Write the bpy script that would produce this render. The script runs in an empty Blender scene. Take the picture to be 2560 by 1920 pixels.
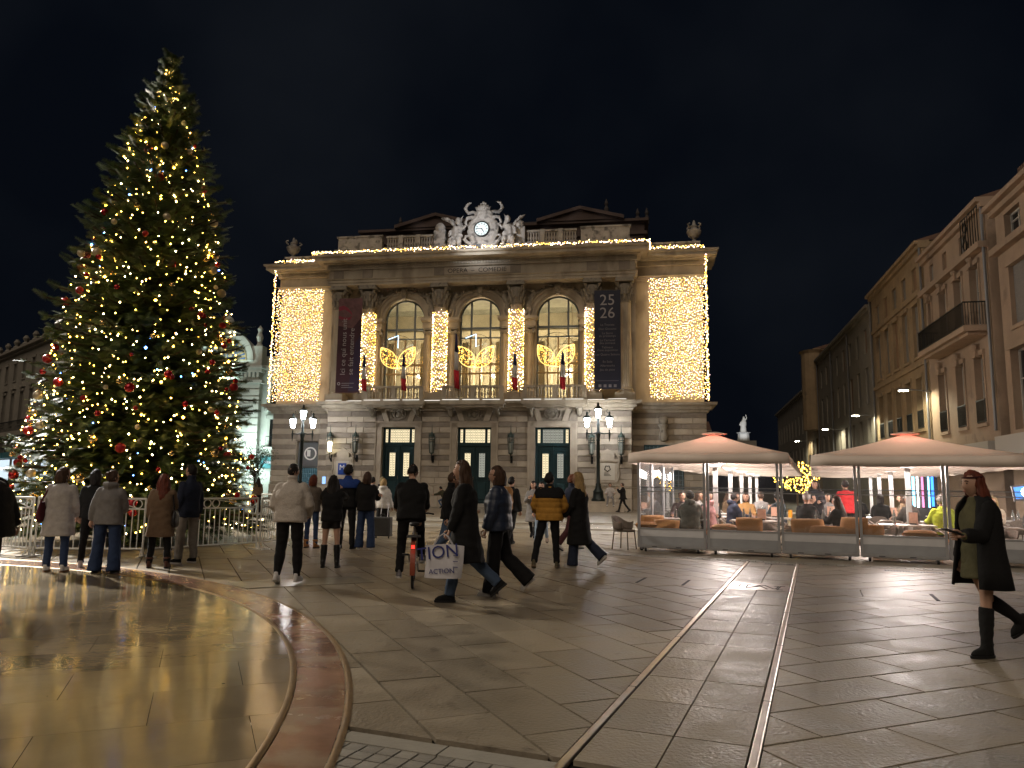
import bpy, bmesh, math, random
import numpy as np
from mathutils import Vector, Matrix, noise, Euler
R = math.radians
sc = bpy.context.scene
C = sc.collection
random.seed(7); rng = np.random.default_rng(7)

# ------------------------------------------------------------------ camera
cam = bpy.data.cameras.new('camera'); cam_o = bpy.data.objects.new('camera', cam); C.objects.link(cam_o)
cam.sensor_width = 36; cam.lens = 36*1900/2560; cam.clip_end = 2000; cam.clip_start = .05
cam_o.location = (0, 0, 1.5)
cam_o.rotation_euler = (Matrix.Rotation(math.pi/2+math.atan(253/1900), 3, 'X') @ Matrix.Rotation(.0137, 3, 'Z')).to_euler()
sc.camera = cam_o
# ------------------------------------------------------------------ night sky, city glow
w = bpy.data.worlds.new('World'); sc.world = w; w.use_nodes = True
nt = w.node_tree; nt.nodes.clear()
def nn(t, ty, **kw):
    n = t.nodes.new(ty)
    for k, v in kw.items(): setattr(n, k, v)
    return n
out = nn(nt, 'ShaderNodeOutputWorld'); bg = nn(nt, 'ShaderNodeBackground'); sky = nn(nt, 'ShaderNodeTexSky')
sky.sky_type = 'NISHITA'; sky.sun_disc = False; sky.sun_elevation = R(3); sky.sun_rotation = R(-160); sky.air_density = 1.5; sky.dust_density = .3
tc = nn(nt, 'ShaderNodeTexCoord'); nz = nn(nt, 'ShaderNodeTexNoise'); nz.inputs['Scale'].default_value = 2.2; nz.inputs['Detail'].default_value = 4
cr = nn(nt, 'ShaderNodeMapRange'); cr.inputs[1].default_value = .46; cr.inputs[2].default_value = .75; cr.inputs[3].default_value = 0; cr.inputs[4].default_value = 1
mx = nn(nt, 'ShaderNodeMix', data_type='RGBA'); mx.inputs[7].default_value = (.5, .62, .86, 1)
tint = nn(nt, 'ShaderNodeMix', data_type='RGBA'); tint.blend_type = 'MIX'; tint.inputs[0].default_value = .995; tint.inputs[7].default_value = (.16, .235, .42, 1)
L = nt.links.new
L(tc.outputs['Generated'], nz.inputs['Vector']); L(nz.outputs[0], cr.inputs[0])
L(sky.outputs[0], tint.inputs[6]); L(tint.outputs[2], mx.inputs[6]); L(cr.outputs[0], mx.inputs[0])
L(mx.outputs[2], bg.inputs[0]); bg.inputs[1].default_value = .0085; L(bg.outputs[0], out.inputs[0])
sun = bpy.data.lights.new('sun', 'SUN'); sun.energy = .6; sun.angle = R(50); sun.color = (1, .83, .66)
sun_o = bpy.data.objects.new('sun', sun); C.objects.link(sun_o); sun_o.rotation_euler = (R(48), 0, R(-20))
# ------------------------------------------------------------------ exposure, render settings
sc.view_settings.view_transform = 'Standard'; sc.view_settings.look = 'None'; sc.view_settings.exposure = .55; sc.view_settings.gamma = 1
sc.view_settings.use_curve_mapping = False
cy = sc.cycles if hasattr(sc, 'cycles') else None
sc.render.engine = 'CYCLES'; cy = sc.cycles
cy.use_denoising = True; cy.use_light_tree = True; cy.max_bounces = 6; cy.diffuse_bounces = 2; cy.glossy_bounces = 3; cy.transmission_bounces = 6; cy.transparent_max_bounces = 16
cy.sample_clamp_indirect = 4; cy.sample_clamp_direct = 0; cy.caustics_reflective = False; cy.caustics_refractive = False
try: cy.denoiser = 'OPENIMAGEDENOISE'
except Exception: pass

# ------------------------------------------------------------------ materials
MATS = {}
def mat(name, col, rough=.6, metal=0, nscale=0, namt=.25, bump=0, bscale=None, emit=None, estr=0, vary=0, spec=.5, rvar=0, alpha=1, trans=0, ior=1.45, coat=0, dirt=None, stretch=None, sheen=0, world=False, spots=0):
    m = bpy.data.materials.new(name); m.use_nodes = True; t = m.node_tree; b = t.nodes['Principled BSDF']; l = t.links.new
    b.inputs['Base Color'].default_value = (*col, 1); b.inputs['Roughness'].default_value = rough; b.inputs['Metallic'].default_value = metal
    b.inputs['Specular IOR Level'].default_value = spec; b.inputs['IOR'].default_value = ior
    if alpha < 1: b.inputs['Alpha'].default_value = alpha
    if trans: b.inputs['Transmission Weight'].default_value = trans
    if coat: b.inputs['Coat Weight'].default_value = coat
    if sheen: b.inputs['Sheen Weight'].default_value = sheen; b.inputs['Sheen Roughness'].default_value = .6
    if emit: b.inputs['Emission Color'].default_value = (*emit, 1); b.inputs['Emission Strength'].default_value = estr
    src = None
    if nscale:
        tcn = nn(t, 'ShaderNodeTexCoord'); vec = tcn.outputs['Object'] if not world else nn(t, 'ShaderNodeNewGeometry').outputs['Position']
        if stretch:
            mp = nn(t, 'ShaderNodeMapping'); mp.inputs['Scale'].default_value = stretch; l(vec, mp.inputs[0]); vec = mp.outputs[0]
        n1 = nn(t, 'ShaderNodeTexNoise'); n1.inputs['Scale'].default_value = nscale; n1.inputs['Detail'].default_value = 6; n1.inputs['Roughness'].default_value = .62
        l(vec, n1.inputs['Vector'])
        rp = nn(t, 'ShaderNodeMapRange'); rp.inputs[1].default_value = .25; rp.inputs[2].default_value = .75; rp.inputs[3].default_value = 1-namt; rp.inputs[4].default_value = 1+namt*.7
        l(n1.outputs[0], rp.inputs[0])
        hv = nn(t, 'ShaderNodeMix', data_type='RGBA', blend_type='MULTIPLY'); hv.inputs[0].default_value = 1; hv.inputs[6].default_value = (*col, 1)
        l(rp.outputs[0], hv.inputs[7]); src = hv.outputs[2]
        if dirt:
            n2 = nn(t, 'ShaderNodeTexNoise'); n2.inputs['Scale'].default_value = dirt[0]; n2.inputs['Detail'].default_value = 8; l(vec, n2.inputs['Vector'])
            r2 = nn(t, 'ShaderNodeMapRange'); r2.inputs[1].default_value = dirt[1]; r2.inputs[2].default_value = dirt[1]+.12; r2.inputs[4].default_value = dirt[3]
            l(n2.outputs[0], r2.inputs[0])
            dm = nn(t, 'ShaderNodeMix', data_type='RGBA'); dm.inputs[7].default_value = (*dirt[2], 1); l(src, dm.inputs[6]); l(r2.outputs[0], dm.inputs[0]); src = dm.outputs[2]
        if spots:                      # trodden gum and small pits
            vo = nn(t, 'ShaderNodeTexVoronoi'); vo.inputs['Scale'].default_value = spots; vo.inputs['Randomness'].default_value = 1; l(vec, vo.inputs['Vector'])
            n5 = nn(t, 'ShaderNodeTexNoise'); n5.inputs['Scale'].default_value = 1.1; l(vec, n5.inputs['Vector']); th = nn(t, 'ShaderNodeMath', operation='MULTIPLY'); th.inputs[1].default_value = .1; l(n5.outputs[0], th.inputs[0])
            lt = nn(t, 'ShaderNodeMath', operation='LESS_THAN'); l(vo.outputs['Distance'], lt.inputs[0]); l(th.outputs[0], lt.inputs[1]); s6 = nn(t, 'ShaderNodeMath', operation='MULTIPLY'); s6.inputs[1].default_value = .6; l(lt.outputs[0], s6.inputs[0])
            sm_ = nn(t, 'ShaderNodeMix', data_type='RGBA'); sm_.inputs[7].default_value = (.05, .042, .034, 1); l(src, sm_.inputs[6]); l(s6.outputs[0], sm_.inputs[0]); src = sm_.outputs[2]
        if rvar:
            rr = nn(t, 'ShaderNodeMapRange'); rr.inputs[1].default_value = .3; rr.inputs[2].default_value = .7; rr.inputs[3].default_value = rough-rvar; rr.inputs[4].default_value = rough+rvar
            l(n1.outputs[0], rr.inputs[0]); l(rr.outputs[0], b.inputs['Roughness'])
        if bump:
            n3 = n1
            if bscale: n3 = nn(t, 'ShaderNodeTexNoise'); n3.inputs['Scale'].default_value = bscale; n3.inputs['Detail'].default_value = 5; l(vec, n3.inputs['Vector'])
            bp = nn(t, 'ShaderNodeBump'); bp.inputs['Strength'].default_value = bump; bp.inputs['Distance'].default_value = .02
            l(n3.outputs[0], bp.inputs['Height']); l(bp.outputs[0], b.inputs['Normal'])
    if vary:
        oi = nn(t, 'ShaderNodeObjectInfo'); ge = nn(t, 'ShaderNodeNewGeometry'); ad = nn(t, 'ShaderNodeMath', operation='ADD'); fr = nn(t, 'ShaderNodeMath', operation='FRACT')
        l(oi.outputs['Random'], ad.inputs[0]); l(ge.outputs['Random Per Island'], ad.inputs[1]); l(ad.outputs[0], fr.inputs[0])
        r3 = nn(t, 'ShaderNodeMapRange'); r3.inputs[3].default_value = 1-vary; r3.inputs[4].default_value = 1+vary; l(fr.outputs[0], r3.inputs[0])
        vm = nn(t, 'ShaderNodeMix', data_type='RGBA', blend_type='MULTIPLY'); vm.inputs[0].default_value = 1; vm.inputs[6].default_value = (*col, 1)
        if src: l(src, vm.inputs[6])
        l(r3.outputs[0], vm.inputs[7]); src = vm.outputs[2]
    if src: l(src, b.inputs['Base Color'])
    MATS[name] = m
    return m
def emis(name, col, s):
    m = bpy.data.materials.new(name); m.use_nodes = True; t = m.node_tree; t.nodes.clear()
    o = nn(t, 'ShaderNodeOutputMaterial'); e = nn(t, 'ShaderNodeEmission'); e.inputs[0].default_value = (*col, 1); e.inputs[1].default_value = s
    t.links.new(e.outputs[0], o.inputs[0]); MATS[name] = m; return m
def clear_glass(name, tint=(1, 1, 1), refl=.08, dirt=.03):
    m = bpy.data.materials.new(name); m.use_nodes = True; t = m.node_tree; t.nodes.clear(); l = t.links.new
    o = nn(t, 'ShaderNodeOutputMaterial'); tr = nn(t, 'ShaderNodeBsdfTransparent'); tr.inputs[0].default_value = (*tint, 1)
    g = nn(t, 'ShaderNodeBsdfGlossy'); g.inputs['Roughness'].default_value = .02
    fz = nn(t, 'ShaderNodeFresnel'); fz.inputs[0].default_value = 1.5; a = nn(t, 'ShaderNodeMath', operation='MULTIPLY_ADD'); a.inputs[1].default_value = .9; a.inputs[2].default_value = refl
    l(fz.outputs[0], a.inputs[0]); ms = nn(t, 'ShaderNodeMixShader'); l(a.outputs[0], ms.inputs[0]); l(tr.outputs[0], ms.inputs[1]); l(g.outputs[0], ms.inputs[2])
    d = nn(t, 'ShaderNodeBsdfDiffuse'); d.inputs[0].default_value = (.8, .8, .8, 1); m2 = nn(t, 'ShaderNodeMixShader'); m2.inputs[0].default_value = dirt
    l(ms.outputs[0], m2.inputs[1]); l(d.outputs[0], m2.inputs[2]); l(m2.outputs[0], o.inputs[0]); MATS[name] = m; return m

# ------------------------------------------------------------------ mesh building
def frame(d):
    d = Vector(d).normalized(); a = Vector((0, 0, 1)) if abs(d.z) < .95 else Vector((0, 1, 0))
    x = d.cross(a).normalized(); y = d.cross(x).normalized(); return x, y
class MB:
    def __init__(s): s.v = []; s.f = []; s.M = None
    def add(s, vs, fs):
        o = len(s.v)
        if s.M is not None: vs = [s.M @ Vector(p) for p in vs]
        s.v.extend([tuple(p) for p in vs]); s.f.extend([tuple(i+o for i in f) for f in fs]); return s
    def box(s, x0, x1, y0, y1, z0, z1):
        return s.add([(x0,y0,z0),(x1,y0,z0),(x1,y1,z0),(x0,y1,z0),(x0,y0,z1),(x1,y0,z1),(x1,y1,z1),(x0,y1,z1)], [(0,3,2,1),(4,5,6,7),(0,1,5,4),(1,2,6,5),(2,3,7,6),(3,0,4,7)])
    def bev(s, x0, x1, y0, y1, z0, z1, b=.01):   # box whose front (-y) face is chamfered
        return s.add([(x0,y1,z0),(x1,y1,z0),(x1,y1,z1),(x0,y1,z1),(x0,y0+b,z0),(x1,y0+b,z0),(x1,y0+b,z1),(x0,y0+b,z1),(x0+b,y0,z0+b),(x1-b,y0,z0+b),(x1-b,y0,z1-b),(x0+b,y0,z1-b)],
            [(0,3,2,1),(0,1,5,4),(1,2,6,5),(2,3,7,6),(3,0,4,7),(4,5,9,8),(5,6,10,9),(6,7,11,10),(7,4,8,11),(8,9,10,11)])
    def tube(s, pts, r, n=8, cap=True, sq=1.0):
        pts = [Vector(p) for p in pts]; k = len(pts); rs = r if isinstance(r, (list, tuple)) else [r]*k
        vs = []; fs = []; X = None
        for i, p in enumerate(pts):
            d = (pts[min(i+1, k-1)]-pts[max(i-1, 0)])
            if d.length < 1e-9: d = Vector((0, 0, 1))
            d.normalize()
            if X is None: X, _ = frame(d)
            X = (X-d*X.dot(d)); X = X.normalized() if X.length > 1e-6 else frame(d)[0]
            Y = d.cross(X)
            for j in range(n):
                a = 2*math.pi*j/n; vs.append(p+(X*math.cos(a)+Y*math.sin(a)*sq)*rs[i])
        for i in range(k-1):
            for j in range(n): fs.append((i*n+j, i*n+(j+1) % n, (i+1)*n+(j+1) % n, (i+1)*n+j))
        if cap: fs.append(tuple(range(n-1, -1, -1))); fs.append(tuple((k-1)*n+j for j in range(n)))
        return s.add(vs, fs)
    def loft(s, rings, n=16, p=2.0):   # rings: (cx, cy, cz, rx, ry[, yaw]) horizontal super-ellipses
        vs = []; fs = []
        for q in rings:
            cx, cy_, cz, rx, ry = q[:5]; ya = q[5] if len(q) > 5 else 0
            for j in range(n):
                a = 2*math.pi*j/n; c, d = math.cos(a), math.sin(a)
                x = rx*math.copysign(abs(c)**(2/p), c); y = ry*math.copysign(abs(d)**(2/p), d)
                vs.append((cx+x*math.cos(ya)-y*math.sin(ya), cy_+x*math.sin(ya)+y*math.cos(ya), cz))
        k = len(rings)
        for i in range(k-1):
            for j in range(n): fs.append((i*n+j, i*n+(j+1) % n, (i+1)*n+(j+1) % n, (i+1)*n+j))
        fs.append(tuple(range(n-1, -1, -1))); fs.append(tuple((k-1)*n+j for j in range(n)))
        return s.add(vs, fs)
    def lathe(s, prof, c=(0, 0, 0), n=16):
        return s.loft([(c[0], c[1], c[2]+z, max(r, 1e-4), max(r, 1e-4)) for r, z in prof], n)
    def ball(s, c, r, nu=10, nv=7):
        rx, ry, rz = (r, r, r) if not isinstance(r, (tuple, list)) else r
        vs = [(c[0], c[1], c[2]-rz)]; fs = []
        for i in range(1, nv):
            t = math.pi*i/nv
            for j in range(nu):
                a = 2*math.pi*j/nu; vs.append((c[0]+rx*math.sin(t)*math.cos(a), c[1]+ry*math.sin(t)*math.sin(a), c[2]-rz*math.cos(t)))
        vs.append((c[0], c[1], c[2]+rz)); e = len(vs)-1
        for j in range(nu):
            fs.append((0, 1+(j+1) % nu, 1+j)); fs.append((e, e-nu+j, e-nu+(j+1) % nu))
        for i in range(nv-2):
            for j in range(nu): fs.append((1+i*nu+j, 1+i*nu+(j+1) % nu, 1+(i+1)*nu+(j+1) % nu, 1+(i+1)*nu+j))
        return s.add(vs, fs)
    def prism(s, poly, z0, z1):        # polygon in xy, extruded in z
        k = len(poly); a = sum(poly[i][0]*poly[(i+1) % k][1]-poly[(i+1) % k][0]*poly[i][1] for i in range(k))
        if a < 0: poly = poly[::-1]
        vs = [(x, y, z0) for x, y in poly]+[(x, y, z1) for x, y in poly]
        return s.add(vs, [tuple(range(k-1, -1, -1)), tuple(range(k, 2*k))]+[(i, (i+1) % k, k+(i+1) % k, k+i) for i in range(k)])
    def plate(s, poly, y0, y1):        # polygon in xz, extruded in y (y0 = front)
        k = len(poly); a = sum(poly[i][0]*poly[(i+1) % k][1]-poly[(i+1) % k][0]*poly[i][1] for i in range(k))
        if a < 0: poly = poly[::-1]
        vs = [(x, y0, z) for x, z in poly]+[(x, y1, z) for x, z in poly]
        return s.add(vs, [tuple(range(k)), tuple(range(2*k-1, k-1, -1))]+[((i+1) % k, i, k+i, k+(i+1) % k) for i in range(k)])
    def arc(s, cx, cz, r0, r1, y0, y1, a0=0, a1=180, n=24):   # ring sector standing in xz
        vs = []; fs = []
        for i in range(n+1):
            a = R(a0+(a1-a0)*i/n); c, d = math.cos(a), math.sin(a)
            vs += [(cx+r0*c, y0, cz+r0*d), (cx+r1*c, y0, cz+r1*d), (cx+r1*c, y1, cz+r1*d), (cx+r0*c, y1, cz+r0*d)]
        for i in range(n):
            o = 4*i
            for q in ((0, 1), (1, 2), (2, 3), (3, 0)): fs.append((o+q[0], o+q[1], o+4+q[1], o+4+q[0]))
        fs += [(3, 2, 1, 0), (4*n, 4*n+1, 4*n+2, 4*n+3)]
        return s.add(vs, fs)
    def sweep(s, prof, path):          # prof: (out, z) points, path: open polyline of (x, y); mitred moulding
        path = [Vector((*p, 0)) for p in path]; k = len(path); m = len(prof); vs = []; fs = []
        for i, p in enumerate(path):
            ds = []
            if i > 0: ds.append((path[i]-path[i-1]).normalized())
            if i < k-1: ds.append((path[i+1]-path[i]).normalized())
            ns = [Vector((d.y, -d.x, 0)) for d in ds]
            nrm = sum(ns, Vector((0, 0, 0))); nrm = nrm/(nrm.length_squared/len(ns)) if len(ns) > 1 else nrm
            for o, z in prof: vs.append(p+nrm*o+Vector((0, 0, z)))
        for i in range(k-1):
            for j in range(m): fs.append((i*m+j, (i+1)*m+j, (i+1)*m+(j+1) % m, i*m+(j+1) % m))
        fs += [tuple(range(m)), tuple((k-1)*m+j for j in range(m-1, -1, -1))]
        return s.add(vs, fs)
    def mesh(s, name):
        me = bpy.data.meshes.new(name); me.from_pydata([tuple(v) for v in s.v], [], s.f); me.update(); return me
    def build(s, name, m, parent=None, smooth=False, recalc=True):
        me = s.mesh(name)
        if recalc:
            b = bmesh.new(); b.from_mesh(me); bmesh.ops.recalc_face_normals(b, faces=b.faces); b.to_mesh(me); b.free()
        return obj(name, me, m, parent, smooth)
def obj(name, me, m=None, parent=None, smooth=False):
    o = bpy.data.objects.new(name, me); C.objects.link(o)
    if m is not None and me is not None and not me.materials: me.materials.append(MATS[m] if isinstance(m, str) else m)
    if smooth and me is not None:
        me.polygons.foreach_set('use_smooth', [True]*len(me.polygons))
        if smooth != 2:
            try: me.set_sharp_from_angle(angle=R(40))
            except Exception: pass
    if parent is not None: o.parent = parent
    return o
def tag(o, label, cat=None, group=None, kind=None):
    o['label'] = label
    if cat: o['category'] = cat
    if group: o['group'] = group
    if kind: o['kind'] = kind
    return o
def thing(name, label, cat, loc=(0, 0, 0), rz=0, group=None):
    o = bpy.data.objects.new(name, None); C.objects.link(o); o.location = loc; o.rotation_euler = (0, 0, rz); o.empty_display_size = .2
    return tag(o, label, cat, group)
def struct(o): o['kind'] = 'structure'; return o
def stuff(o): o['kind'] = 'stuff'; return o
def dup(root, loc=None, rz=None, label=None, parent=None):
    r = root.copy(); C.objects.link(r)
    if loc is not None: r.location = loc
    if rz is not None: r.rotation_euler = (0, 0, rz)
    if label: r['label'] = label
    if parent is not None: r.parent = parent
    for ch in [c for c in KIDS.get(root.name, root.children)]: dup(ch, parent=r)
    return r
KIDS = {}
TMP = bpy.data.scenes.new('workbench')
def evald(o):                          # evaluate modifiers / text in a scratch scene of its own
    TMP.collection.objects.link(o); vl = TMP.view_layers[0]; vl.update(); dg = vl.depsgraph
    me = bpy.data.meshes.new_from_object(o.evaluated_get(dg)); TMP.collection.objects.unlink(o); return me
def text_obj(name, s, size, m, parent, loc, rot, ext=.004, align='CENTER', sx=1):
    cu = bpy.data.curves.new(name, 'FONT'); cu.body = s; cu.size = size; cu.extrude = ext; cu.align_x = align; cu.align_y = 'CENTER'; cu.resolution_u = 3
    o = bpy.data.objects.new(name, cu)
    me = evald(o); bpy.data.objects.remove(o)
    o = obj(name, me, m, parent); me.materials.clear(); me.materials.append(MATS[m]); o.location = loc; o.rotation_euler = rot; o.scale = (sx, 1, 1); return o
def lamp(name, kind, loc, energy, col, parent=None, size=.1, spot=None, blend=.3, aim=None):
    l = bpy.data.lights.new(name, kind); l.energy = energy; l.color = col
    if kind in ('POINT', 'SPOT'): l.shadow_soft_size = size
    if kind == 'AREA': l.size = size
    if kind == 'SPOT': l.spot_size = R(spot); l.spot_blend = blend
    o = bpy.data.objects.new(name, l); C.objects.link(o); o.location = loc; o.parent = parent
    if aim is not None: o.rotation_euler = Vector(aim).to_track_quat('-Z', 'Y').to_euler()
    return o
def octas(P, r, squash=1.0):           # many tiny bulbs, one mesh
    P = np.asarray(P, float); n = len(P); r = np.broadcast_to(np.asarray(r, float), (n,))
    d = np.array([(1,0,0),(-1,0,0),(0,1,0),(0,-1,0),(0,0,squash),(0,0,-squash)], float)
    V = (P[:, None, :]+d[None]*r[:, None, None]).reshape(-1, 3)
    T = np.array([(0,2,4),(2,1,4),(1,3,4),(3,0,4),(2,0,5),(1,2,5),(3,1,5),(0,3,5)])
    Fc = (T[None]+6*np.arange(n)[:, None, None]).reshape(-1, 3)
    return V, Fc
def npmesh(name, V, Fc):
    me = bpy.data.meshes.new(name); V = np.asarray(V, np.float32); Fc = np.asarray(Fc, np.int32); k = Fc.shape[1]
    me.vertices.add(len(V)); me.vertices.foreach_set('co', V.ravel()); me.loops.add(Fc.size); me.loops.foreach_set('vertex_index', Fc.ravel())
    me.polygons.add(len(Fc)); me.polygons.foreach_set('loop_start', np.arange(0, Fc.size, k, dtype=np.int32))
    me.update(calc_edges=True); me.validate(); return me
def clip(poly, nx, ny, c):             # keep nx*x+ny*y >= c
    o = []; k = len(poly)
    for i in range(k):
        p, q = poly[i], poly[(i+1) % k]; a = nx*p[0]+ny*p[1]-c; b = nx*q[0]+ny*q[1]-c
        if a >= 0: o.append(p)
        if (a >= 0) != (b >= 0): t = a/(a-b); o.append((p[0]+(q[0]-p[0])*t, p[1]+(q[1]-p[1])*t))
    return o

# ------------------------------------------------------------------ colours of the place
mat('slab', (.285, .242, .178), .41, nscale=2.6, namt=.34, bump=.55, bscale=34, vary=.2, rvar=.13, dirt=(3.4, .63, (.075, .058, .042), .8), world=True, spots=4.5)
mat('slab_far', (.28, .245, .19), .42, nscale=1.2, namt=.25, bump=.3, bscale=20, vary=.16, rvar=.08, world=True)
mat('joint', (.02, .017, .014), .8, nscale=6)
mat('paving_far', (.23, .205, .17), .45, nscale=.8, namt=.25, bump=.3, bscale=14)
mat('oval_stone', (.24, .19, .12), .14, nscale=.9, namt=.2, bump=.06, bscale=9, rvar=.08, vary=.09, dirt=(1.6, .66, (.12, .09, .055), .6), world=True, spots=3.5)
mat('ring_marble', (.235, .125, .088), .22, nscale=2.2, namt=.4, bump=.1, bscale=12, rvar=.08, vary=.12, dirt=(2.6, .5, (.27, .2, .145), .8), world=True)
mat('bronze', (.30, .21, .12), .4, 1, nscale=8, namt=.25)
mat('rail_metal', (.62, .55, .47), .3, 1, nscale=5, namt=.25)
mat('pale_stone', (.36, .34, .29), .5, nscale=3, namt=.18, bump=.3, bscale=30, vary=.08)
mat('sett', (.29, .275, .24), .5, nscale=8, namt=.2, bump=.4, bscale=40, vary=.2)
mat('iron_plate', (.2, .19, .18), .4, .6, nscale=14, namt=.3)
mat('dark_line', (.012, .011, .01), .7)
mat('ribbed', (.27, .25, .2), .3, nscale=4, namt=.2)
mat('tram_steel', (.4, .38, .36), .25, 1, nscale=6)

# ------------------------------------------------------------------ ground
g0 = MB(); g0.add([(-260, -40, -.035), (260, -40, -.035), (260, 420, -.035), (-260, 420, -.035)], [(0, 1, 2, 3)])
ground = struct(g0.build('plaza_ground', 'joint')); ground['label'] = 'dark bedding of the square under the paving'
TH = R(21.6); et = Vector((math.sin(TH), math.cos(TH))); es = Vector((math.cos(TH), -math.sin(TH)))
PA = Vector((.831, 5.714)); MOD = .5137; PIT = .7265; GAP = .966
eA = Vector((math.sin(TH-R(45)), math.cos(TH-R(45)))); eB = Vector((math.sin(TH+R(45)), math.cos(TH+R(45))))
OC, OR_ = (-12.34, 3.418), 11.433; IC, IR_ = (-11.838, 3.486), 10.513
TEND = (Vector((5.36, 15.85))-PA).dot(et)          # rails end at the sett band
TBOT = (Vector((.33, 4.40))-PA).dot(et)            # kerb at the bottom of the picture
pav = struct(obj('paving', None)); pav['label'] = 'beige stone slab paving of the square'
def slab_field(side):
    o = PA if side < 0 else PA+es*GAP; cells = []
    for n in range(-34, 36):
        for k in range(-30, 40):
            c0, c1, w0, w1 = (n+2*(k-1))*MOD+.0095, (n+2*k)*MOD-.0095, (n-1)*MOD+.0095, n*MOD-.0095
            lo, wi = (eA, eB) if side < 0 else (eB, eA)
            poly = [tuple(o+lo*a+wi*b) for a, b in ((c0, w0), (c1, w0), (c1, w1), (c0, w1))]
            full = len(poly)
            mx_, my_ = sum(p[0] for p in poly)/4, sum(p[1] for p in poly)/4
            if my_ < 2.2 or my_ > 24.5 or abs(mx_) > my_*.78+1.6: continue
            nx, ny = es*(1 if side > 0 else -1); rail0 = Vector((nx, ny)).dot(o)+.035
            q = clip(poly, nx, ny, rail0)
            if side > 0 or my_ < 17: q = clip(q, -et.x, -et.y, -(et.dot(PA)+TEND-.02)) if mx_ > 2.2 else q
            q = clip(q, et.x, et.y, et.dot(PA)+TBOT+.05) if side < 0 else q
            # cross band with the plate
            if len(q) < 3: continue
            if all(math.hypot(p[0]-OC[0], p[1]-OC[1]) < OR_-.05 for p in q): continue
            tm = [et.dot(Vector(p)-PA) for p in q]
            for lo_, hi_ in ((-99, BAND[0]), (BAND[1], 99)):
                q2 = clip(clip(q, et.x, et.y, et.dot(PA)+lo_), -et.x, -et.y, -(et.dot(PA)+hi_))
                if len(q2) < 3: continue
                ar = abs(sum(q2[i][0]*q2[(i+1) % len(q2)][1]-q2[(i+1) % len(q2)][0]*q2[i][1] for i in range(len(q2))))/2
                if ar < .004: continue
                cells.append((my_, q2, ar > .515))
    return cells
BAND = (6.55, 7.34)
cells = slab_field(-1)+slab_field(1); cells.sort(key=lambda c: c[0])
tmpl = {}
far = MB()
for i, (yy, q, full) in enumerate(cells):
    cxm, cym = sum(p[0] for p in q)/len(q), sum(p[1] for p in q)/len(q)
    dz = random.uniform(-.0015, .0015)
    if i < 240:
        b = MB().prism([(p[0]-cxm, p[1]-cym) for p in q], -.03, 0)
        o = obj('slab', b.mesh('slab'), 'slab', pav); o.location = (cxm, cym, dz)
    else: far.prism(q, -.03, dz)
stuff(far.build('slab_field', 'slab', pav, recalc=False))
# strip between the rails
def rs(s_, t_): return tuple(PA+es*s_+et*t_)
strip = []
n = -3
while n*PIT < TEND:
    t0, t1 = max(n*PIT, TBOT+.04)+.005, min((n+1)*PIT, TEND)-.005
    n += 1
    for s0, s1 in ((.04, GAP*.5-.005), (GAP*.5+.005, GAP-.04)):
        for lo, hi in ((t0, min(t1, BAND[0]-.005)), (max(t0, BAND[1]+.005), t1)):
            if hi-lo > .06: strip.append([rs(s0, lo), rs(s1, lo), rs(s1, hi), rs(s0, hi)])
for q in strip:
    cxm, cym = sum(p[0] for p in q)/4, sum(p[1] for p in q)/4
    b = MB().prism([(p[0]-cxm, p[1]-cym) for p in q], -.03, random.uniform(-.001, .001)); o = obj('slab', b.mesh('slab'), 'slab', pav); o.location = (cxm, cym, 0)
# the cross band, its slabs and the engraved plate
ss = [-17.4, -16.4, -15.3, -14.3, -13.3, -12.2, -11.2, -10.2, -9.2, -8.2, -7.2, -6.1, -5.05, -4.0, -3.0, -2.05, -1.35, -1.32, -.62, -.04]
for a, b_ in list(zip(ss[:-1], ss[1:]))+[(1.0, 1.92), (1.93, 2.85), (2.89, 3.65), (3.69, 4.6), (4.6, 5.6), (5.6, 6.6)]:
    if b_-a < .1: continue
    q = [rs(a+.006, BAND[0]+.008), rs(b_-.006, BAND[0]+.008), rs(b_-.006, BAND[1]-.008), rs(a+.006, BAND[1]-.008)]
    if math.hypot(q[0][0]-OC[0], q[0][1]-OC[1]) < OR_+.3: continue
    obj('slab', MB().prism(q, -.03, .0005).mesh('slab'), 'slab', pav)
for s_ in (-1.335, -.62, 2.87, 3.67):
    obj('slot', MB().prism([rs(s_-.022, BAND[0]+.03), rs(s_+.022, BAND[0]+.03), rs(s_+.022, BAND[1]-.03), rs(s_-.022, BAND[1]-.03)], -.03, .0025).mesh('slot'), 'dark_line', pav)
pl = tag(obj('inlaid_plate', MB().prism([rs(.045, BAND[0]), rs(GAP-.045, BAND[0]), rs(GAP-.045, BAND[1]), rs(.045, BAND[1])], -.03, .002).mesh('inlaid_plate'), mat('plate_metal', (.5, .44, .42), .28, .7, nscale=9, namt=.3)),
    'metal plate with engraved outline letter M set between the rails', 'plate')
gr = MB()
def groove(pts, w=.011):
    for (a0, b0), (a1, b1) in zip(pts[:-1], pts[1:]):
        p, q = Vector(rs(a0, b0)), Vector(rs(a1, b1)); d = (q-p).normalized(); nrm = Vector((-d.y, d.x))*w
        gr.prism([tuple(p-nrm), tuple(q-nrm), tuple(q+nrm), tuple(p+nrm)], .002, .0045)
b0_, b1_ = BAND[0]+.17, BAND[1]-.17; mid = (b0_+b1_)/2
groove([(.14, b1_), (.2, b1_), (.2, b0_), (.14, b0_)]); groove([(.36, b1_), (.31, b1_), (.31, b0_+.05)])
groove([(.31, b0_), (.5, b1_), (.56, b1_), (.70, b0_+.1), (.74, b0_+.1), (.77, b1_-.04), (.7, b1_-.04)])
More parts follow.
